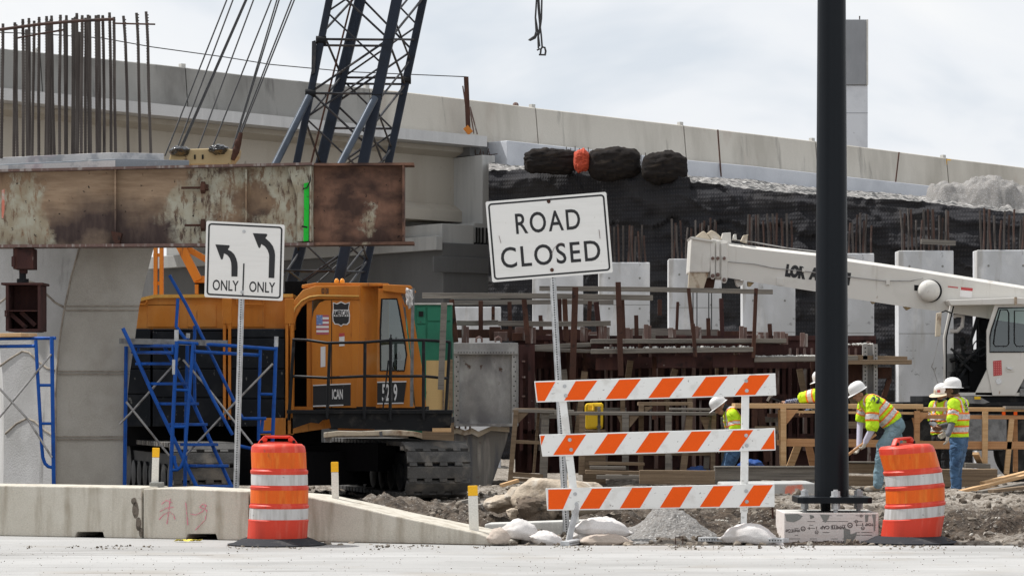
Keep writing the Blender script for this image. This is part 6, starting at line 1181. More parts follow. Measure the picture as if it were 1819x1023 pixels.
# ================================================================ timber trestles, benches and lumber
def board(m, x0, y0, x1, y1, h, d, dep): m.prism([P(x0, y0-h/2, d), P(x1, y1-h/2, d), P(x1, y1+h/2, d), P(x0, y0+h/2, d)], (0, dep, 0))
def trestle(name, label, cat, tops, posts, gus, d, mats, group=None, low=()):
    xs_ = [p[0] for p in posts]; t = thing(name, label, cat, P((min(xs_)+max(xs_))/2, HY+CH*F/d, d), group)
    for i, (x0, y0, x1, y1, h, dd, dep) in enumerate(tops): m = MB(); board(m, x0, y0, x1, y1, h, d+dd, dep); m.build('top_board', mats[i % len(mats)], t, bevel=.005)
    for i, (x0, y0, x1, y1, w_, dd) in enumerate(posts): m = MB(); m.bar(P(x0, y0, d+dd), P(x1, y1, d+dd), .06, w_*d/F, up=(1, 0, 0)); m.build('leg', mats[(i+1) % len(mats)], t, bevel=.004)
    for pts, dd in gus: m = MB(); m.fp(pts, d+dd, .03); m.build('gusset', mats[-1], t)
    for i, (x0, y0, x1, y1, h, dd, dep) in enumerate(low): m = MB(); board(m, x0, y0, x1, y1, h, d+dd, dep); m.build('rail', mats[-1], t, bevel=.004)
    return t
trestle('wooden_trestle', 'narrow weathered timber trestle left of the sign post', 'trestle', [(910, 729, 1020, 731, 6, 0, .5), (914, 726, 985, 727, 3, .1, .4)], [(917, 728, 906, 856, 8.5, 0), (969, 732, 965, 856, 14, .1), (957, 732, 948, 840, 5, .5)], [([(920, 732), (940, 732), (920, 752)], .02)], 44.9, ['wood_grey', 'wood_brown'], None, [(912, 784, 966, 786, 6, .05, .05), (909, 842, 965, 846, 8, .06, .05), (910, 851, 965, 854, 6, .3, .05)])
trestle('wooden_trestle', 'long weathered timber trestle behind the barricade upper rails', 'trestle', [(985, 734, 1272, 734.5, 6, 0, .6), (1134, 717, 1231, 717, 6, .5, .4), (1190, 726, 1262, 727, 4, .3, .3)], [(1034.5, 735, 1033, 843, 11, 0), (1111, 735, 1111, 848, 12, 0), (1139.5, 718, 1138, 835, 9, .5), (1187.5, 735, 1187, 840, 11, 0), (1227, 718, 1227, 740, 8, .5), (1064, 722, 1064, 795, 5, .35), (1225, 738, 1213, 840, 12, .1), (1260, 735, 1254, 838, 10, .4), (1268, 737, 1266, 838, 8, .1), (1285, 740, 1286, 836, 9, .5)], [([(1096, 738), (1108, 738), (1108, 765)], .02), ([(1118, 738), (1136, 738), (1118, 760)], .02), ([(1242, 740), (1262, 740), (1255, 768)], .12), ([(1145, 722), (1160, 722), (1145, 735)], .52)], 44.8, ['wood_grey', 'wood_brown'], None, [(1040, 805, 1266, 806, 6, .3, .05), (1040, 785, 1180, 785, 5, .6, .05)])
for i, (x0, y0, x1, y1, h, d, lab) in enumerate(((1046, 822, 1145, 824, 5.5, 44.6, 'weathered board, top of the small stack under the long trestle'), (1048, 830, 1112, 831, 6, 44.5, 'weathered board, second in the stack under the long trestle'), (1040, 838, 1150, 840, 6.5, 44.4, 'weathered board, third in the stack under the long trestle'), (1060, 847, 1140, 848, 7, 44.3, 'weathered board, lowest in the stack under the long trestle'))):
    m = MB(); board(m, x0, y0, x1, y1, h, d, .35); o = m.build('stacked_board', 'wood_grey' if i % 2 else 'wood_brown', None, bevel=.005); tag(o, lab, 'board', 'boards stacked under the trestle')
trestle('lumber_bench', 'long new lumber workbench that the workers stand at', 'workbench', [(1306, 720.5, 1640, 722, 8.5, 0, .7), (1640, 726.5, 1850, 727.5, 7, .02, .7), (1640, 740, 1850, 741, 7, .03, .05), (1393, 731, 1640, 734, 4.5, .02, .05)], [(1391.5, 725, 1391.5, 829, 10, -.02), (1629, 730, 1628, 830, 10, 0), (1750, 731, 1749, 833, 10, 0), (1797, 744, 1787.5, 842, 9, .05), (1803, 744, 1804, 838, 8, .5), (1385, 727, 1389, 826, 7, .5), (1418, 790, 1402, 832, 13, .6), (1436, 790, 1446, 832, 13, .6)], [([(1397, 727), (1419, 727), (1397, 754)], 0.0), ([(1620, 742), (1624, 742), (1624, 760)], .02), ([(1634, 732), (1652, 732), (1634, 751)], .0)], 44.3, ['wood_new', 'wood_new', 'wood_red'], None, [(1380, 786, 1396, 785, 9, .05, .05), (1397, 785.5, 1530, 787, 14, .02, .05), (1530, 787, 1640, 789, 13, .02, .05), (1640, 790, 1850, 791, 14, .02, .05)])
m = MB(); board(m, 1787, 724, 1850, 724.5, 5.5, 44.25, .3); o = m.build('loose_board', 'wood_grey', None, bevel=.004); tag(o, 'short grey board lying on the workbench top at the right edge', 'board')
tb = [(1136, 847, 1270, 848, 25, 43.6, .12, 'wood_brown', 'dark timber beam on the ground below the long trestle'), (1270, 842, 1450, 841, 22, 43.9, .25, 'wood_grey', 'grey timber beam on the ground behind the barricade right post'), (1500, 831, 1560, 832, 18, 43.7, .25, 'wood_brown', 'upper timber of the two between black pole and leaning drum'), (1498, 853, 1562, 855, 18, 43.5, .3, 'wood_brown', 'lower timber of the two between black pole and leaning drum'), (1655, 849, 1772, 848, 31, 43.6, .3, 'wood_brown', 'thick brown timber beam behind the standing worker legs'), (1715, 826, 1760, 828, 9, 44.0, .3, 'wood_grey', 'short grey board on the thick brown timber')]
for x0, y0, x1, y1, h, d, dep, mat, lab in tb: m = MB(); board(m, x0, y0, x1, y1, h, d, dep); o = m.build('timber_beam' if h > 12 else 'loose_board', mat, None, bevel=.01); tag(o, lab, 'timber' if h > 12 else 'board')
m = MB(); board(m, 1270, 829.5, 1450, 829, 2.5, 43.85, .35); board(m, 1500, 820.5, 1560, 821, 2, 43.65, .3); o = m.build('thin_plank', 'wood_grey'); tag(o, 'thin warped grey plank lying along the top of the grey timber beam', 'plank')
t = thing('concrete_slab', 'low pale concrete slab with a red spray mark, behind the barricade right post', 'slab', P(1370, 885, 42)); m = MB(); m.prism([P(1170, 858, 43), P(1448, 857, 42.6), P(1448, 884, 41.6), P(1180, 884, 41.8)], (0, 0, -.12)) if False else m.prism([P(1285, 884, 41.6), P(1448, 883, 41.4), P(1448, 857.5, 41.4), P(1285, 859, 41.6)], (0, 1.2, 0)); sb = m.build('block', 'conc_mid', t, bevel=.02)
m = MB(); m.prism([P(x, y, 41.43) for x, y in ((1396, 862), (1425, 860), (1430, 870), (1420, 880), (1394, 876))], (0, -.012, 0)); m.build('spray_mark', 'pink_fade', sb)
lp = [(1705, 873, 1850, 838, 7, 42.3, 'wood_new', 'new board, longest and uppermost of the pile at the lower right edge'), (1740, 874, 1850, 853, 5, 42.0, 'wood_grey', 'grey board in the lumber pile at the lower right edge'), (1733, 869, 1800, 865, 5, 42.6, 'wood_new', 'short flat new board in the pile at the lower right edge'), (1760, 872, 1850, 862, 6, 41.7, 'wood_brown', 'brown board at the front of the lumber pile at the lower right edge'), (1745, 858, 1850, 832, 6, 42.9, 'wood_new', 'new board leaning at the back of the lumber pile at the lower right edge'), (1733, 805, 1745, 830, 9, 44.0, 'wood_new', 'stub of new board leaning on the workbench leg')]
for x0, y0, x1, y1, h, d, mat, lab in lp: m = MB(); a, b = P(x0, y0, d), P(x1, y1, d+.5); m.bar(a, b, .14 if h < 9 else .1, .045); o = m.build('lumber_board', mat, None, bevel=.004); tag(o, lab, 'board', 'loose lumber beside the workbench')
for lab, x0, y0, x1, y1, d, mat in (('broken brown board end lying in the dirt right of the crane track', 890, 862, 920, 853, 43, 'wood_new'), ('grey stick half buried in the dirt before the crane track', 815, 893, 850, 886, 36, 'wood_grey'), ('thin stick lying in the dirt near the last marker post', 850, 899, 880, 893, 34.5, 'wood_grey')):
    m = MB(); m.bar(P(x0, y0, d), P(x1, y1, d+.1), .12, .05); o = m.build('scrap_board', mat, None, bevel=.004); tag(o, lab, 'board')
t = thing('plastic_jug', 'yellow plastic jug with a moulded handle standing behind the trestle', 'jug', P(1055, 763, 46.2)); m = MB(); m.fp([(1039, 718), (1043, 716), (1069, 715), (1072, 718), (1071, 762), (1040, 763)], 46.2, .3); jb = m.build('body', 'yellow', t, bevel=.04)
m = MB(); m.path([P(x, y, 46.17) for x, y in ((1044, 718), (1044, 728), (1054, 728), (1054, 717))], .02, 6); m.build('handle', 'yellow', jb, smooth=60)
m = MB()
for k in range(5): m.rect(1057, 722+k*3, 1068-2*(k % 2), 723+k*3, 46.17, .04)
m.rect(1060, 756, 1068, 759, 46.17, .04); m.build('print_lines', 'print_grey', jb)
m = MB(); m.rect(1036, 763, 1076, 860, 46.15, .5); o = m.build('timber_block', 'wood_brown', None, bevel=.01); tag(o, 'upright dark timber block carrying the yellow plastic jug', 'timber')
for lab, pts, d in (('blue tarp heap low behind the long trestle', (1240, 838), 45.3), ('blue tarp heap beside the crouching worker', (1335, 826), 45.3)):
    def fn(q, g): return g*(1+.3*n3((q.x*1.5+pts[0], q.y, q.z*1.5), 1.5, 3))
    m = MB(); m.ball(P(*pts, d), (.2, .2, .09), 26, 14, fn); o = m.build('blue_tarp', 'blue_plastic', None, smooth=180); tag(o, lab, 'tarp')
# ================================================================ workers
from mathutils.bvhtree import BVHTree
mt['skin'] = M('skin', (.30, .16, .10), .6, fine=.05); mt['skin_dark'] = M('tanned_skin', (.19, .10, .065), .6, fine=.05)
mt['lime'] = M('lime_vest', (.54, .80, .015), .75, [((.40, .64, .01), 9, .45, .7, (1, 1, .6), .7)], .15, 30, fine=.04); mt['vest_orange'] = M('vest_orange_trim', (.85, .20, .02), .7); mt['silver'] = M('vest_silver_tape', (.60, .58, .56), .5, [((.44, .42, .42), 16, .5, .65)])
mt['jeans'] = M('blue_denim', (.055, .115, .215), .9, [((.12, .20, .32), 5, .48, .7, (1, 1, .5), .8), ((.03, .06, .12), 7, .55, .7)], .2, 50); mt['jeans_pale'] = M('faded_denim', (.17, .26, .31), .9, [((.26, .36, .41), 5, .48, .7, (1, 1, .5), .7), ((.10, .16, .2), 7, .6, .75)], .2, 50); mt['dark_cloth'] = M('dark_trousers', (.025, .026, .03), .9)
mt['shirt_grey'] = M('grey_sleeve', (.13, .135, .145), .9, [((.2, .2, .21), 9, .5, .7)], .2); mt['shirt_lav'] = M('pale_sleeve', (.50, .48, .58), .9); mt['shirt_stripe'] = M('navy_striped_sleeve', (.03, .045, .11), .9, [((.4, .42, .5), 55, .5, .56, (1, .2, 1), .9)]); mt['shirt_black'] = M('black_sleeve', (.03, .03, .035), .9)
mt['glove'] = M('work_glove', (.50, .46, .40), .9, [((.3, .27, .23), 12, .5, .7)]); mt['boot'] = M('work_boot', (.28, .22, .16), .9, [((.5, .47, .42), 6, .5, .65)]); mt['helmet'] = M('white_helmet', (.72, .71, .70), .35, [((.55, .54, .52), 6, .6, .75)], fine=.02); mt['hair'] = M('dark_hair', (.018, .014, .012), .8); mt['straw'] = M('straw_brim', (.60, .50, .36), .8)
def caps(m, a, ra, b, rb, n=14, flat=None):
    a, b = V(a), V(b); k = 4; pts = []; rr = []; d = (b-a); L_ = d.length
    if L_ < 1e-5: m.ball(a, ra, n, 8); return
    d /= L_
    for i in range(k): th = math.pi/2*(1-i/k); pts.append(a-d*ra*math.sin(th)); rr.append(max(.0015, ra*math.cos(th)))
    pts += [a, b]; rr += [ra, rb]
    for i in range(1, k+1): th = math.pi/2*i/k; pts.append(b+d*rb*math.sin(th)); rr.append(max(.0015, rb*math.cos(th)))
    m.path(pts, rr, n)
class Man:
    def __init__(s, label, base, D, group=None):
        s.D = D; s.t = thing('person', label, 'person', P(base[0], HY+CH*F/D, D), group); s.m = MB(); s.bones = []
    def p(s, x, y, dd=0): return P(x, y, s.D+dd)
    def limb(s, pts, rs, key, n=14):
        for (a, b), (ra, rb) in zip(zip(pts, pts[1:]), zip(rs, rs[1:])): caps(s.m, a, ra, b, rb, n); s.bones.append((V(a), V(b), (ra+rb)/2, key))
    def ell(s, c, r, Mx, key): s.m.ball(c, r, 20, 14, None, Mx); s.bones.append((V(c), V(c)+V((0, 0, .001)), min(r)*.9, key))
    def hand(s, w, d, nrm, key, curl=.5, sc=1.0):
        w, d, nrm = V(w), V(d).normalized(), V(nrm); nrm = (nrm-d*nrm.dot(d)).normalized(); sd_ = d.cross(nrm)
        for k, o in enumerate((-.028, -.010, .010, .028)): caps(s.m, w+sd_*o*.7*sc, .017*sc, w+d*.085*sc+sd_*o*sc, .0135*sc, 10)
        s.bones.append((w, w+d*.17*sc, .03, key))
        for o, ln in zip((-.030, -.010, .010, .029), (.062, .078, .082, .07)):
            a = w+d*.085*sc+sd_*o*sc; d1 = (d*math.cos(curl*.6)+nrm*math.sin(curl*.6)); d2 = (d*math.cos(curl*1.7)+nrm*math.sin(curl*1.7)); b = a+d1*ln*.55*sc; caps(s.m, a, .0115*sc, b, .0105*sc, 8); caps(s.m, b, .0105*sc, b+d2*ln*.5*sc, .0085*sc, 8)
        a = w+d*.025*sc+sd_*.03*sc; b = a+(d*.7+sd_*.6+nrm*.35).normalized()*.045*sc; caps(s.m, a, .015*sc, b, .012*sc, 8); caps(s.m, b, .012*sc, b+(d+nrm*.5).normalized()*.035*sc, .0095*sc, 8)
    def head(s, c, fwd, up, key='skin'):
        c, fwd, up = V(c), V(fwd).normalized(), V(up).normalized(); rt = fwd.cross(up).normalized(); up = rt.cross(fwd).normalized(); Mx = Matrix((rt, fwd, up)).transposed(); s.hM = Mx; s.hc = c
        L_ = lambda x, y, z: c+Mx @ V((x, y, z))
        s.ell(L_(0, -.008, .02), (.074, .095, .098), Mx, key); s.ell(L_(0, .028, -.055), (.055, .06, .062), Mx, key)
        caps(s.m, L_(0, .088, .015), .010, L_(0, .112, -.022), .014, 8); caps(s.m, L_(-.012, .095, -.026), .009, L_(.012, .095, -.026), .009, 8)
        for x in (-.076, .076): s.m.ball(L_(x, -.012, -.01), (.014, .028, .036), 10, 8, None, Mx)
        caps(s.m, L_(-.05, .082, .035), .012, L_(.05, .082, .035), .012, 8); caps(s.m, L_(-.02, .084, -.064), .008, L_(.02, .084, -.064), .008, 8)
    def finish(s, mats, vest=True, trou=None, seed=0):
        tmp = MB(); tmp.v, tmp.f, tmp.fm = s.m.v, s.m.f, s.m.fm; tmp.mats = []
        me = bpy.data.meshes.new('tmp'); me.from_pydata([tuple(q) for q in s.m.v], [], s.m.f); b = bmesh.new(); b.from_mesh(me); bmesh.ops.recalc_face_normals(b, faces=b.faces); b.to_mesh(me); b.free()
        ob = bpy.data.objects.new('tmp', me); COL.objects.link(ob); r = ob.modifiers.new('r', 'REMESH'); r.mode = 'VOXEL'; r.voxel_size = .0085; sm = ob.modifiers.new('s', 'SMOOTH'); sm.factor = .5; sm.iterations = 3
        me2 = bpy.data.meshes.new_from_object(ob.evaluated_get(bpy.context.evaluated_depsgraph_get())); bpy.data.objects.remove(ob)
        vs = [q.co.copy() for q in me2.vertices]; nr = [q.normal.copy() for q in me2.vertices]; fs = [tuple(f.vertices) for f in me2.polygons]
        def near(q):
            best = None
            for i, (a, bb_, r_, key) in enumerate(s.bones):
                ab = bb_-a; L2_ = ab.length_squared; t_ = 0 if L2_ < 1e-9 else max(0, min(1, (q-a).dot(ab)/L2_)); dd = (q-(a+ab*t_)).length-r_
                if best is None or dd < best[0]: best = (dd, i, t_)
            return best
        keys = []; info = []
        for f in fs:
            c = sum((vs[i] for i in f), V())/len(f); _, i, t_ = near(c); keys.append(s.bones[i][3]); info.append((c, i, t_))
        cloth = {'vest', 'sleeve', 'legs', 'cuff'}
        dv = [0]*len(vs)
        for f, k in zip(fs, keys):
            if k in cloth:
                for i in f: dv[i] = 1
        vs2 = [q+n_*((.014*n3(q*1.0+V((seed, 0, 0)), 8, 3)-.014*max(0, 1-abs(n3((q.x+seed, q.y, q.z*1.6), 6, 2))*8))*dv[i]) for i, (q, n_) in enumerate(zip(vs, nr))]
        m = MB(); m.v = vs2; order = list(mats)
        for k in order: m.use(mats[k])
        m.f = [list(f) for f in fs]; m.fm = [m.mats.index(mt[mats[k]] if isinstance(mats[k], str) else mats[k]) for k in keys]
        body = m.build('body', None, s.t, smooth=180, fix=False)
        def shell(sel, off, nm, matf):
            mm = MB(); mp_ = {}; 
            for f, k, inf in zip(fs, keys, info):
                if k in sel:
                    mm.use(matf(k, inf)); g = []
                    for i in f:
                        if i not in mp_: mp_[i] = len(mm.v); mm.v.append(vs2[i]+nr[i]*off)
                        g.append(mp_[i])
                    mm.f.append(g); mm.fm.append(mm.cm)
            if not mm.f: return None
            o = mm.build(nm, None, s.t, smooth=180, fix=False); sl_ = o.modifiers.new('thick', 'SOLIDIFY'); sl_.thickness = .006; sl_.offset = 1; o['_bvh'] = 0; del o['_bvh']; s.sh = (mm.v, mm.f); return o
        if vest:
            up, rt = s.tup, s.trt; o0, ln = s.to, s.tl
            def vm(k, inf):
                c, i, t_ = inf; q = c-o0; v = q.dot(up)/ln; u = q.dot(rt)
                if k == 'sleeve':
                    t2 = t_
                    for lo_, hi_, mm_ in ((.42, .50, 'vest_orange'), (.50, .72, 'silver'), (.72, .80, 'vest_orange')):
                        if lo_ <= t2 < hi_: return mm_
                    return 'lime'
                for a, b in s.bands:
                    if a <= v < b: return 'silver'
                    if a-.035 <= v < b+.035: return 'vest_orange'
                if v > s.bands[-1][1] and .062 < abs(u) < .145: return 'silver' if .083 < abs(u) < .124 else 'vest_orange'
                return 'lime'
            s.vest = shell(('vest', 'sleeve'), .010, 'vest', vm); s.vsh = s.sh
        if trou: shell(('legs',), .004, 'trousers', lambda k, i: trou)
        me2.user_clear() if False else None
        return body
    def torso_axes(s, o, top, rt, bands): s.to = V(o); d = V(top)-V(o); s.tl = d.length; s.tup = d/s.tl; rt = V(rt); s.trt = (rt-s.tup*rt.dot(s.tup)).normalized(); s.bands = bands
    def torso(s, pts, widths, depths, rt):
        """chain of cross-bars: pts centre line, half widths across rt, radii"""
        rt = V(rt).normalized()
        for i in range(len(pts)-1):
            for k in (-1, -.5, 0, .5, 1): a = pts[i]+rt*k*(widths[i]-depths[i]); b = pts[i+1]+rt*k*(widths[i+1]-depths[i+1]); caps(s.m, a, depths[i], b, depths[i+1], 14); s.bones.append((a, b, (depths[i]+depths[i+1])/2, s.tkey[i] if hasattr(s, 'tkey') else 'vest'))
    def helmet(s, brim=.03, bill=.05, straw=False, up_off=.055, tilt=0):
        c, Mx = s.hc, s.hM @ Matrix.Rotation(R(tilt), 3, 'X'); L_ = lambda x, y, z: c+Mx @ V((x, y-.005, z+up_off)); n = 32; m = MB(); vs = []
        prof = [(1.0, 0), (1.0, .02), (.985, .05), (.93, .085), (.80, .115), (.58, .135), (.3, .147), (.02, .15)]
        for r, z in prof:
            for k in range(n): a = 2*math.pi*k/n; rdg = .006*math.exp(-(math.sin(a-math.pi/2)*0+math.cos(a)*r*3.5)**2) if z > .08 else 0; vs.append(L_(.112*r*math.cos(a), .138*r*math.sin(a), z+rdg))
        m.add(vs, [(j*n+k, j*n+(k+1) % n, (j+1)*n+(k+1) % n, (j+1)*n+k) for j in range(len(prof)-1) for k in range(n)]+[tuple((len(prof)-1)*n+k for k in range(n)), tuple(range(n))[::-1]]); he = m.build('hard_hat', 'helmet', s.t, smooth=50)
        m = MB(); vs = []
        for w_, z in ((0, .004), (1, -.006), (1, -.011), (0, -.003)):
            for k in range(n): a = 2*math.pi*k/n; ex = brim+bill*max(0, math.sin(a))**3; vs.append(L_((.110+ex*w_)*math.cos(a), (.136+ex*w_)*math.sin(a), z-.012*w_*(brim > .05)))
        m.add(vs, [(j*n+k, j*n+(k+1) % n, ((j+1) % 4)*n+(k+1) % n, ((j+1) % 4)*n+k) for j in range(4) for k in range(n)]); m.build('brim', 'straw' if straw else 'helmet', he, smooth=50)
        return he, L_
    def sticker(s, he, L_, x, y, z, w, h, mat, nrm):
        c = L_(x, y, z); nrm = (s.hM @ V(nrm)).normalized(); u = nrm.cross(s.hM @ V((0, 0, 1))).normalized(); v = u.cross(nrm); m = MB(); m.prism([c+u*a*w/2+v*b*h/2 for a, b in ((-1, -1), (1, -1), (1, 1), (-1, 1))], nrm*.004); m.build('sticker', mat, he)
    def eyes(s):
        for x in (-.031, .031): m = MB(); m.ball(s.hc+s.hM @ V((x, .088, .018)), .011, 8, 6); m.build('eye', 'hair', s.t)
    def hair(s, z0=-.05):
        m = MB(); m.ball(s.hc+s.hM @ V((0, -.028, .012)), (.081, .086, .092), 24, 16, None, s.hM); m.build('hair', 'hair', s.t, smooth=180)
    def print_on(s, txt, px, py, ang, hpx, wpx, bold=.03):
        bv = BVHTree.FromPolygons([tuple(q) for q in s.vsh[0]], s.vsh[1]); cam_ = V((0, 0, CH)); m = MB(); a = R(ang); u = V((math.cos(a), 0, math.sin(a))); v = V((-math.sin(a), 0, math.cos(a))); h = hpx*s.D/F
        m.text(txt, P(px, py, s.D)-v*h/2, u, v, h, bold=bold, th=0, nrm=V((0, -1, 0)), wd=wpx*s.D/F); ok = []
        for i, q in enumerate(m.v):
            hit = bv.ray_cast(V((q.x, q.y-2, q.z)), V((0, 1, 0)))
            if hit[0]: q.y = hit[0].y-.026; ok.append(q.y)
        if ok:
            for q in m.v:
                if q.y > max(ok)+.2: q.y = sum(ok)/len(ok)
            m.build('back_print', 'black_paint', s.vest, fix=False)

# --- standing worker, seen from his left and behind
w = Man('worker standing upright in lime vest and blue jeans, back half turned, white glove hanging', (1702, 876), 43.0); p = w.p
fw, lf = V((-.86, .5, 0)).normalized(), V((-.5, -.86, 0)).normalized(); rt = -lf
hp = p(1703, 792); wa = p(1703, 772); ch_ = p(1703, 735); sh = p(1702, 716); nk = p(1699, 704)
w.tkey = ['legs', 'vest', 'vest', 'vest']
w.torso([hp, wa, ch_, sh], [.165, .17, .205, .185], [.115, .115, .125, .085], rt)
w.limb([sh+V((0, 0, .02)), nk, p(1695, 699)], [.075, .062, .058], 'skin'); w.head(p(1691.5, 693), V((-.9, .42, -.06)), (0, 0, 1), 'skin_d')
for sg, xs_, key in ((1, 0, 0), (-1, 0, 0)):
    hipj = hp+lf*sg*.085+V((0, 0, -.02)); kn = hipj+V((-.02+.02*sg, 0, -.40))+fw*.03; an = kn+V((0, 0, -.335))-fw*.02; w.limb([hipj, kn, an], [.098, .070, .062], 'legs'); w.limb([an+V((0, 0, -.02)), an+V((0, 0, -.05))-fw*.04], [.05, .05], 'boot'); w.limb([an+V((0, 0, -.055))-fw*.05, an+V((0, 0, -.06))+fw*.16], [.045, .04], 'boot')
sL = sh+lf*.175+V((0, 0, -.015)); eL = p(1690, 755, -.28); wL = p(1684.5, 771, -.36)
w.limb([sL, sL.lerp(eL, .75)], [.085, .072], 'sleeve'); w.limb([sL.lerp(eL, .6), eL, wL], [.056, .05, .042], 'arm'); w.hand(wL, (-.15, .1, -1), fw, 'glove', .5, 1.1)
sR = sh-lf*.175+V((0, 0, -.015)); eR = sR+V((-.05, .05, -.27)); wR = eR+fw*.17+V((0, 0, -.16)); w.limb([sR, sR.lerp(eR, .75)], [.085, .072], 'sleeve'); w.limb([sR.lerp(eR, .6), eR, wR], [.056, .05, .042], 'arm'); w.hand(wR, fw+V((0, 0, -.6)), lf, 'glove', .7, 1.1)
w.torso_axes(p(1703, 787), p(1702, 706), rt, [(.25, .36), (.53, .64)])
w.finish({'skin': 'skin_dark', 'skin_d': 'skin_dark', 'vest': 'shirt_grey', 'sleeve': 'shirt_grey', 'arm': 'shirt_grey', 'legs': 'jeans', 'boot': 'boot', 'glove': 'glove'}, True, 'jeans', 1)
w.hair(); w.eyes(); he, L_ = w.helmet(.035, .03, False, .045, 4); w.sticker(he, L_, .112, -.03, .06, .05, .05, 'decal_red', (1, 0, .2)); w.sticker(he, L_, .114, -.03, .06, .03, .03, 'helmet', (1, 0, .2))
w.print_on('WB', 1716, 722, -72, 7, 15)
# --- worker facing the camera's left, straw brim
w = Man('bearded worker in lime vest with a straw sun brim on his hard hat', (1672, 870), 45.4); p = w.p
fw, lf = V((-.62, -.78, 0)).normalized(), V((.78, -.62, 0)).normalized(); rt = -lf
hp, wa, ch_, sh = p(1673, 788), p(1673, 768), p(1674, 738), p(1675, 721); w.tkey = ['legs', 'vest', 'vest']
w.torso([hp, wa, ch_, sh], [.16, .165, .195, .175], [.11, .11, .12, .08], rt); w.limb([sh, p(1674, 711)], [.07, .06], 'arm'); w.head(p(1673, 702.5), V((-.7, -.7, -.25)), (0, 0, 1), 'skin')
for sg in (1, -1):
    hipj = hp+lf*sg*.085; kn = hipj+V((0, 0, -.40))+fw*.03; an = kn+V((0, 0, -.33)); w.limb([hipj, kn, an], [.095, .07, .06], 'legs'); w.limb([an+V((0, 0, -.05))-fw*.04, an+V((0, 0, -.055))+fw*.16], [.045, .04], 'boot')
    sj = sh+lf*sg*.165+V((0, 0, -.01)); el = sj+lf*sg*.05+V((0, 0, -.26))-fw*.02; wr = p(1668, 757, -.32)+lf*sg*.04; w.limb([sj, sj.lerp(el, .7)], [.08, .07], 'sleeve'); w.limb([sj.lerp(el, .55), el, wr], [.056, .05, .04], 'arm'); w.hand(wr, fw*.6-lf*sg*.5+V((0, 0, -.3)), -lf*sg, 'skin', .8)
w.torso_axes(p(1673, 785), p(1675, 712), rt, [(.25, .36), (.53, .64)])
w.finish({'skin': 'skin', 'vest': 'shirt_grey', 'sleeve': 'shirt_grey', 'arm': 'shirt_grey', 'legs': 'dark_cloth', 'boot': 'boot'}, True, 'dark_cloth', 5)
m = MB(); m.ball(w.hc+w.hM @ V((0, .04, -.075)), (.055, .062, .05), 20, 12, None, w.hM); m.build('beard', 'hair', w.t, smooth=180); w.hair(); w.eyes(); he, L_ = w.helmet(.075, .03, True, .05, 0); w.sticker(he, L_, -.045, .128, .055, .05, .04, 'decal_red', (-.3, 1, .3)); w.sticker(he, L_, .03, .132, .055, .05, .035, 'straw', (.2, 1, .3))
# --- bending worker with a shovel
w = Man('worker bending forward in a lime vest with WB on its back, holding a long handle', (1575, 876), 43.1); p = w.p
rt = V((.25, -.95, .1)).normalized(); hp, wa, ch_, sh = p(1590, 757), p(1581, 744), p(1556, 724), p(1543, 714); w.tkey = ['legs', 'vest', 'vest']
w.torso([hp, wa, ch_, sh], [.17, .19, .215, .19], [.135, .15, .155, .11], rt); w.limb([sh, p(1534, 706)], [.085, .065], 'skin'); w.head(p(1526.5, 700), V((-.93, -.12, -.42)), (-.3, 0, 1), 'skin')
for sg, kx, ky, ax_, ay in ((1, 1562, 794, 1554, 862), (-1, 1600, 800, 1604, 864)):
    hipj = hp+rt*sg*.09; kn = p(kx, ky)+rt*sg*.10; an = p(ax_, ay)+rt*sg*.12; w.limb([hipj, kn, an], [.115, .078, .065], 'legs'); w.limb([an+V((.03, 0, -.05)), an+V((-.17, 0, -.055))], [.045, .04], 'boot')
sN = sh+rt*.16+V((0, 0, -.03)); eN = p(1549, 762, -.20); wN = p(1538, 783, -.14); w.limb([sN, sN.lerp(eN, .88)], [.10, .085], 'sleeve'); w.limb([sN.lerp(eN, .7), eN, wN], [.062, .055, .045], 'arm'); w.hand(wN, (-.35, .1, -1), (-.8, .5, 0), 'glove', 1.1, 1.15)
sF = sh-rt*.17; eF = sF+V((-.06, .05, -.28)); wF = p(1526, 792, .06); w.limb([sF, sF.lerp(eF, .8)], [.09, .075], 'sleeve'); w.limb([sF.lerp(eF, .6), eF, wF], [.058, .05, .042], 'arm'); w.hand(wF, (-.4, 0, -1), (-.8, -.4, 0), 'glove', 1.1, 1.1)
w.torso_axes(p(1593, 760), p(1536, 708), rt, [(.27, .38), (.52, .62)])
w.finish({'skin': 'skin', 'vest': 'lime', 'sleeve': 'lime', 'arm': 'shirt_lav', 'legs': 'jeans_pale', 'boot': 'boot', 'glove': 'glove'}, True, 'jeans_pale', 9)
w.hair(); w.eyes(); he, L_ = w.helmet(.02, .055, False, .05, -6); w.print_on('WB', 1551, 708, -24, 11, 20, .05); w.print_on('SAFETY', 1560, 714, -38, 3, 13, .02)
m = MB(); m.bar(w.hc+w.hM @ V((.085, .02, .02)), w.hc+w.hM @ V((.05, .105, .015)), .01, .02); m.build('glasses', 'hair', w.t)
t = thing('shovel', 'long-handled tool with a brown wooden shaft held low by the bending worker', 'shovel', P(1500, 830, 43)); m = MB(); m.tube(P(1556, 771, 42.93), P(1499, 813, 43.05), .022, n=10); m.build('handle', 'wood_red', t, smooth=40); m = MB(); m.fp([(1499, 808), (1504, 815), (1490, 832), (1477, 838), (1480, 822)], 43.03, .03); m.build('blade', 'black_steel', t, bevel=.006)
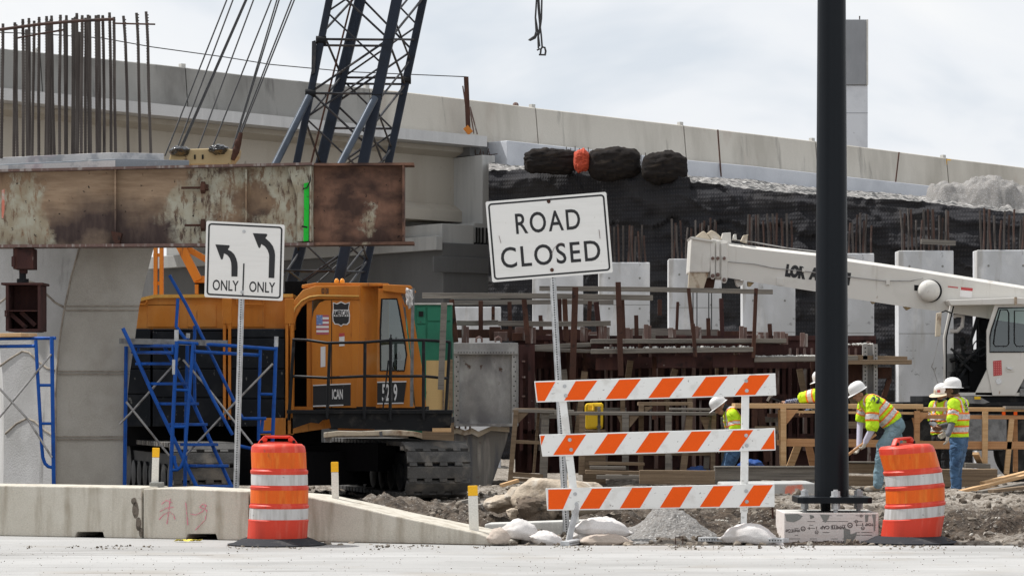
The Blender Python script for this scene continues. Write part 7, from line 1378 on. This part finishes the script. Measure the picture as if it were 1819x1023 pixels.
# --- worker at the bench hidden by the pole
w = Man('worker mostly hidden behind the black pole, striped sleeve reaching over the bench', (1474, 870), 45.0); p = w.p
rt = V((-.3, -.95, 0)).normalized(); hp, wa, ch_, sh = p(1484, 786), p(1482, 766), p(1472, 722), p(1466, 700); w.tkey = ['legs', 'vest', 'vest']
w.torso([hp, wa, ch_, sh], [.165, .17, .2, .185], [.115, .115, .125, .09], rt); w.limb([sh, p(1463, 690)], [.07, .06], 'skin'); w.head(p(1460.5, 678), V((-.95, -.1, -.3)), (0, 0, 1), 'skin')
for sg in (1, -1):
    hipj = hp+rt*sg*.085; kn = hipj+V((-.03, 0, -.40)); an = kn+V((.01, 0, -.34)); w.limb([hipj, kn, an], [.095, .07, .06], 'legs'); w.limb([an+V((.03, 0, -.05)), an+V((-.17, 0, -.055))], [.045, .04], 'boot')
sN = sh+rt*.15; eN = p(1420, 711.5, .05); wN = p(1398, 714, .1); w.limb([sN, p(1427, 706, 0)], [.10, .082], 'sleeve'); w.limb([p(1440, 706, 0), eN, wN], [.058, .05, .038], 'arm'); w.hand(wN, (-1, .1, 0), (0, .3, -1), 'skin', .9)
sF = sh-rt*.17; eF = sF+V((-.12, .05, -.22)); wF = eF+V((-.2, 0, -.05)); w.limb([sF, sF.lerp(eF, .8)], [.09, .075], 'sleeve'); w.limb([sF.lerp(eF, .6), eF, wF], [.056, .05, .04], 'arm'); w.hand(wF, (-1, 0, -.2), (0, 0, -1), 'skin', .7)
w.torso_axes(p(1484, 782), p(1464, 692), rt, [(.25, .36), (.53, .64)])
w.finish({'skin': 'skin', 'vest': 'lime', 'sleeve': 'lime', 'arm': 'shirt_stripe', 'legs': 'jeans', 'boot': 'boot'}, True, 'jeans', 13)
w.hair(); w.eyes(); w.helmet(.03, .04, False, .045, -4)
t = thing('hammer', 'claw hammer raised over the workbench in the reaching hand', 'hammer', P(1372, 712, 45.1)); m = MB(); m.tube(P(1392, 715.5, 45.1), P(1366, 706, 45.05), .016, n=8); m.build('handle', 'black_steel', t); m = MB(); m.bar(P(1368, 703, 45.05), P(1363, 712, 45.05), .035, .035, up=(0, 1, 0)); m.bar(P(1368, 704, 45.05), P(1373, 702, 45.05), .02, .03); m.build('head', 'galv_dark', t)
# --- crouching worker behind the barricade
w = Man('worker stooping with head down behind the barricade, white sticker-covered hard hat', (1302, 870), 44.6); p = w.p
rt = V((.1, -1, 0)).normalized(); hp, wa, ch_, sh = p(1304, 798), p(1306, 780), p(1304, 752), p(1299, 735); w.tkey = ['legs', 'vest', 'vest']
w.torso([hp, wa, ch_, sh], [.17, .17, .2, .18], [.12, .115, .125, .10], rt); w.limb([sh, p(1293, 727), p(1288, 725)], [.08, .065, .062], 'neck'); w.head(p(1280, 723.5), V((-.82, -.1, -.62)), (-.55, 0, .8), 'skin')
for sg in (1, -1):
    hipj = hp+rt*sg*.09; kn = p(1293, 826)+rt*sg*.11; an = p(1304, 858)+rt*sg*.11; w.limb([hipj, kn, an], [.105, .075, .06], 'legs'); w.limb([an+V((.03, 0, -.05)), an+V((-.17, 0, -.055))], [.045, .04], 'boot')
    sj = sh+rt*sg*.17+V((0, 0, -.03)); el = p(1302, 768)+rt*sg*.22; wr = p(1282, 790)+rt*sg*.12; w.limb([sj, sj.lerp(el, .75)], [.09, .078], 'sleeve'); w.limb([sj.lerp(el, .55), el, wr], [.056, .05, .04], 'arm'); w.hand(wr, (-.8, 0, -.6), (0, 0, -1), 'glove', .9)
w.torso_axes(p(1305, 792), p(1296, 730), rt, [(.20, .31), (.46, .56)])
w.finish({'skin': 'skin', 'neck': 'shirt_black', 'vest': 'lime', 'sleeve': 'lime', 'arm': 'shirt_black', 'legs': 'jeans', 'boot': 'boot', 'glove': 'glove'}, True, 'jeans', 17)
w.eyes(); he, L_ = w.helmet(.02, .05, False, .045, 0)
for y, z, a, mat in ((.05, .05, .035, 'decal_red'), (-.02, .075, .04, 'yellow'), (.02, .03, .045, 'straw')): w.sticker(he, L_, .113*(.93 if z > .06 else 1), y, z, a, a*.8, mat, (1, 0, .25))
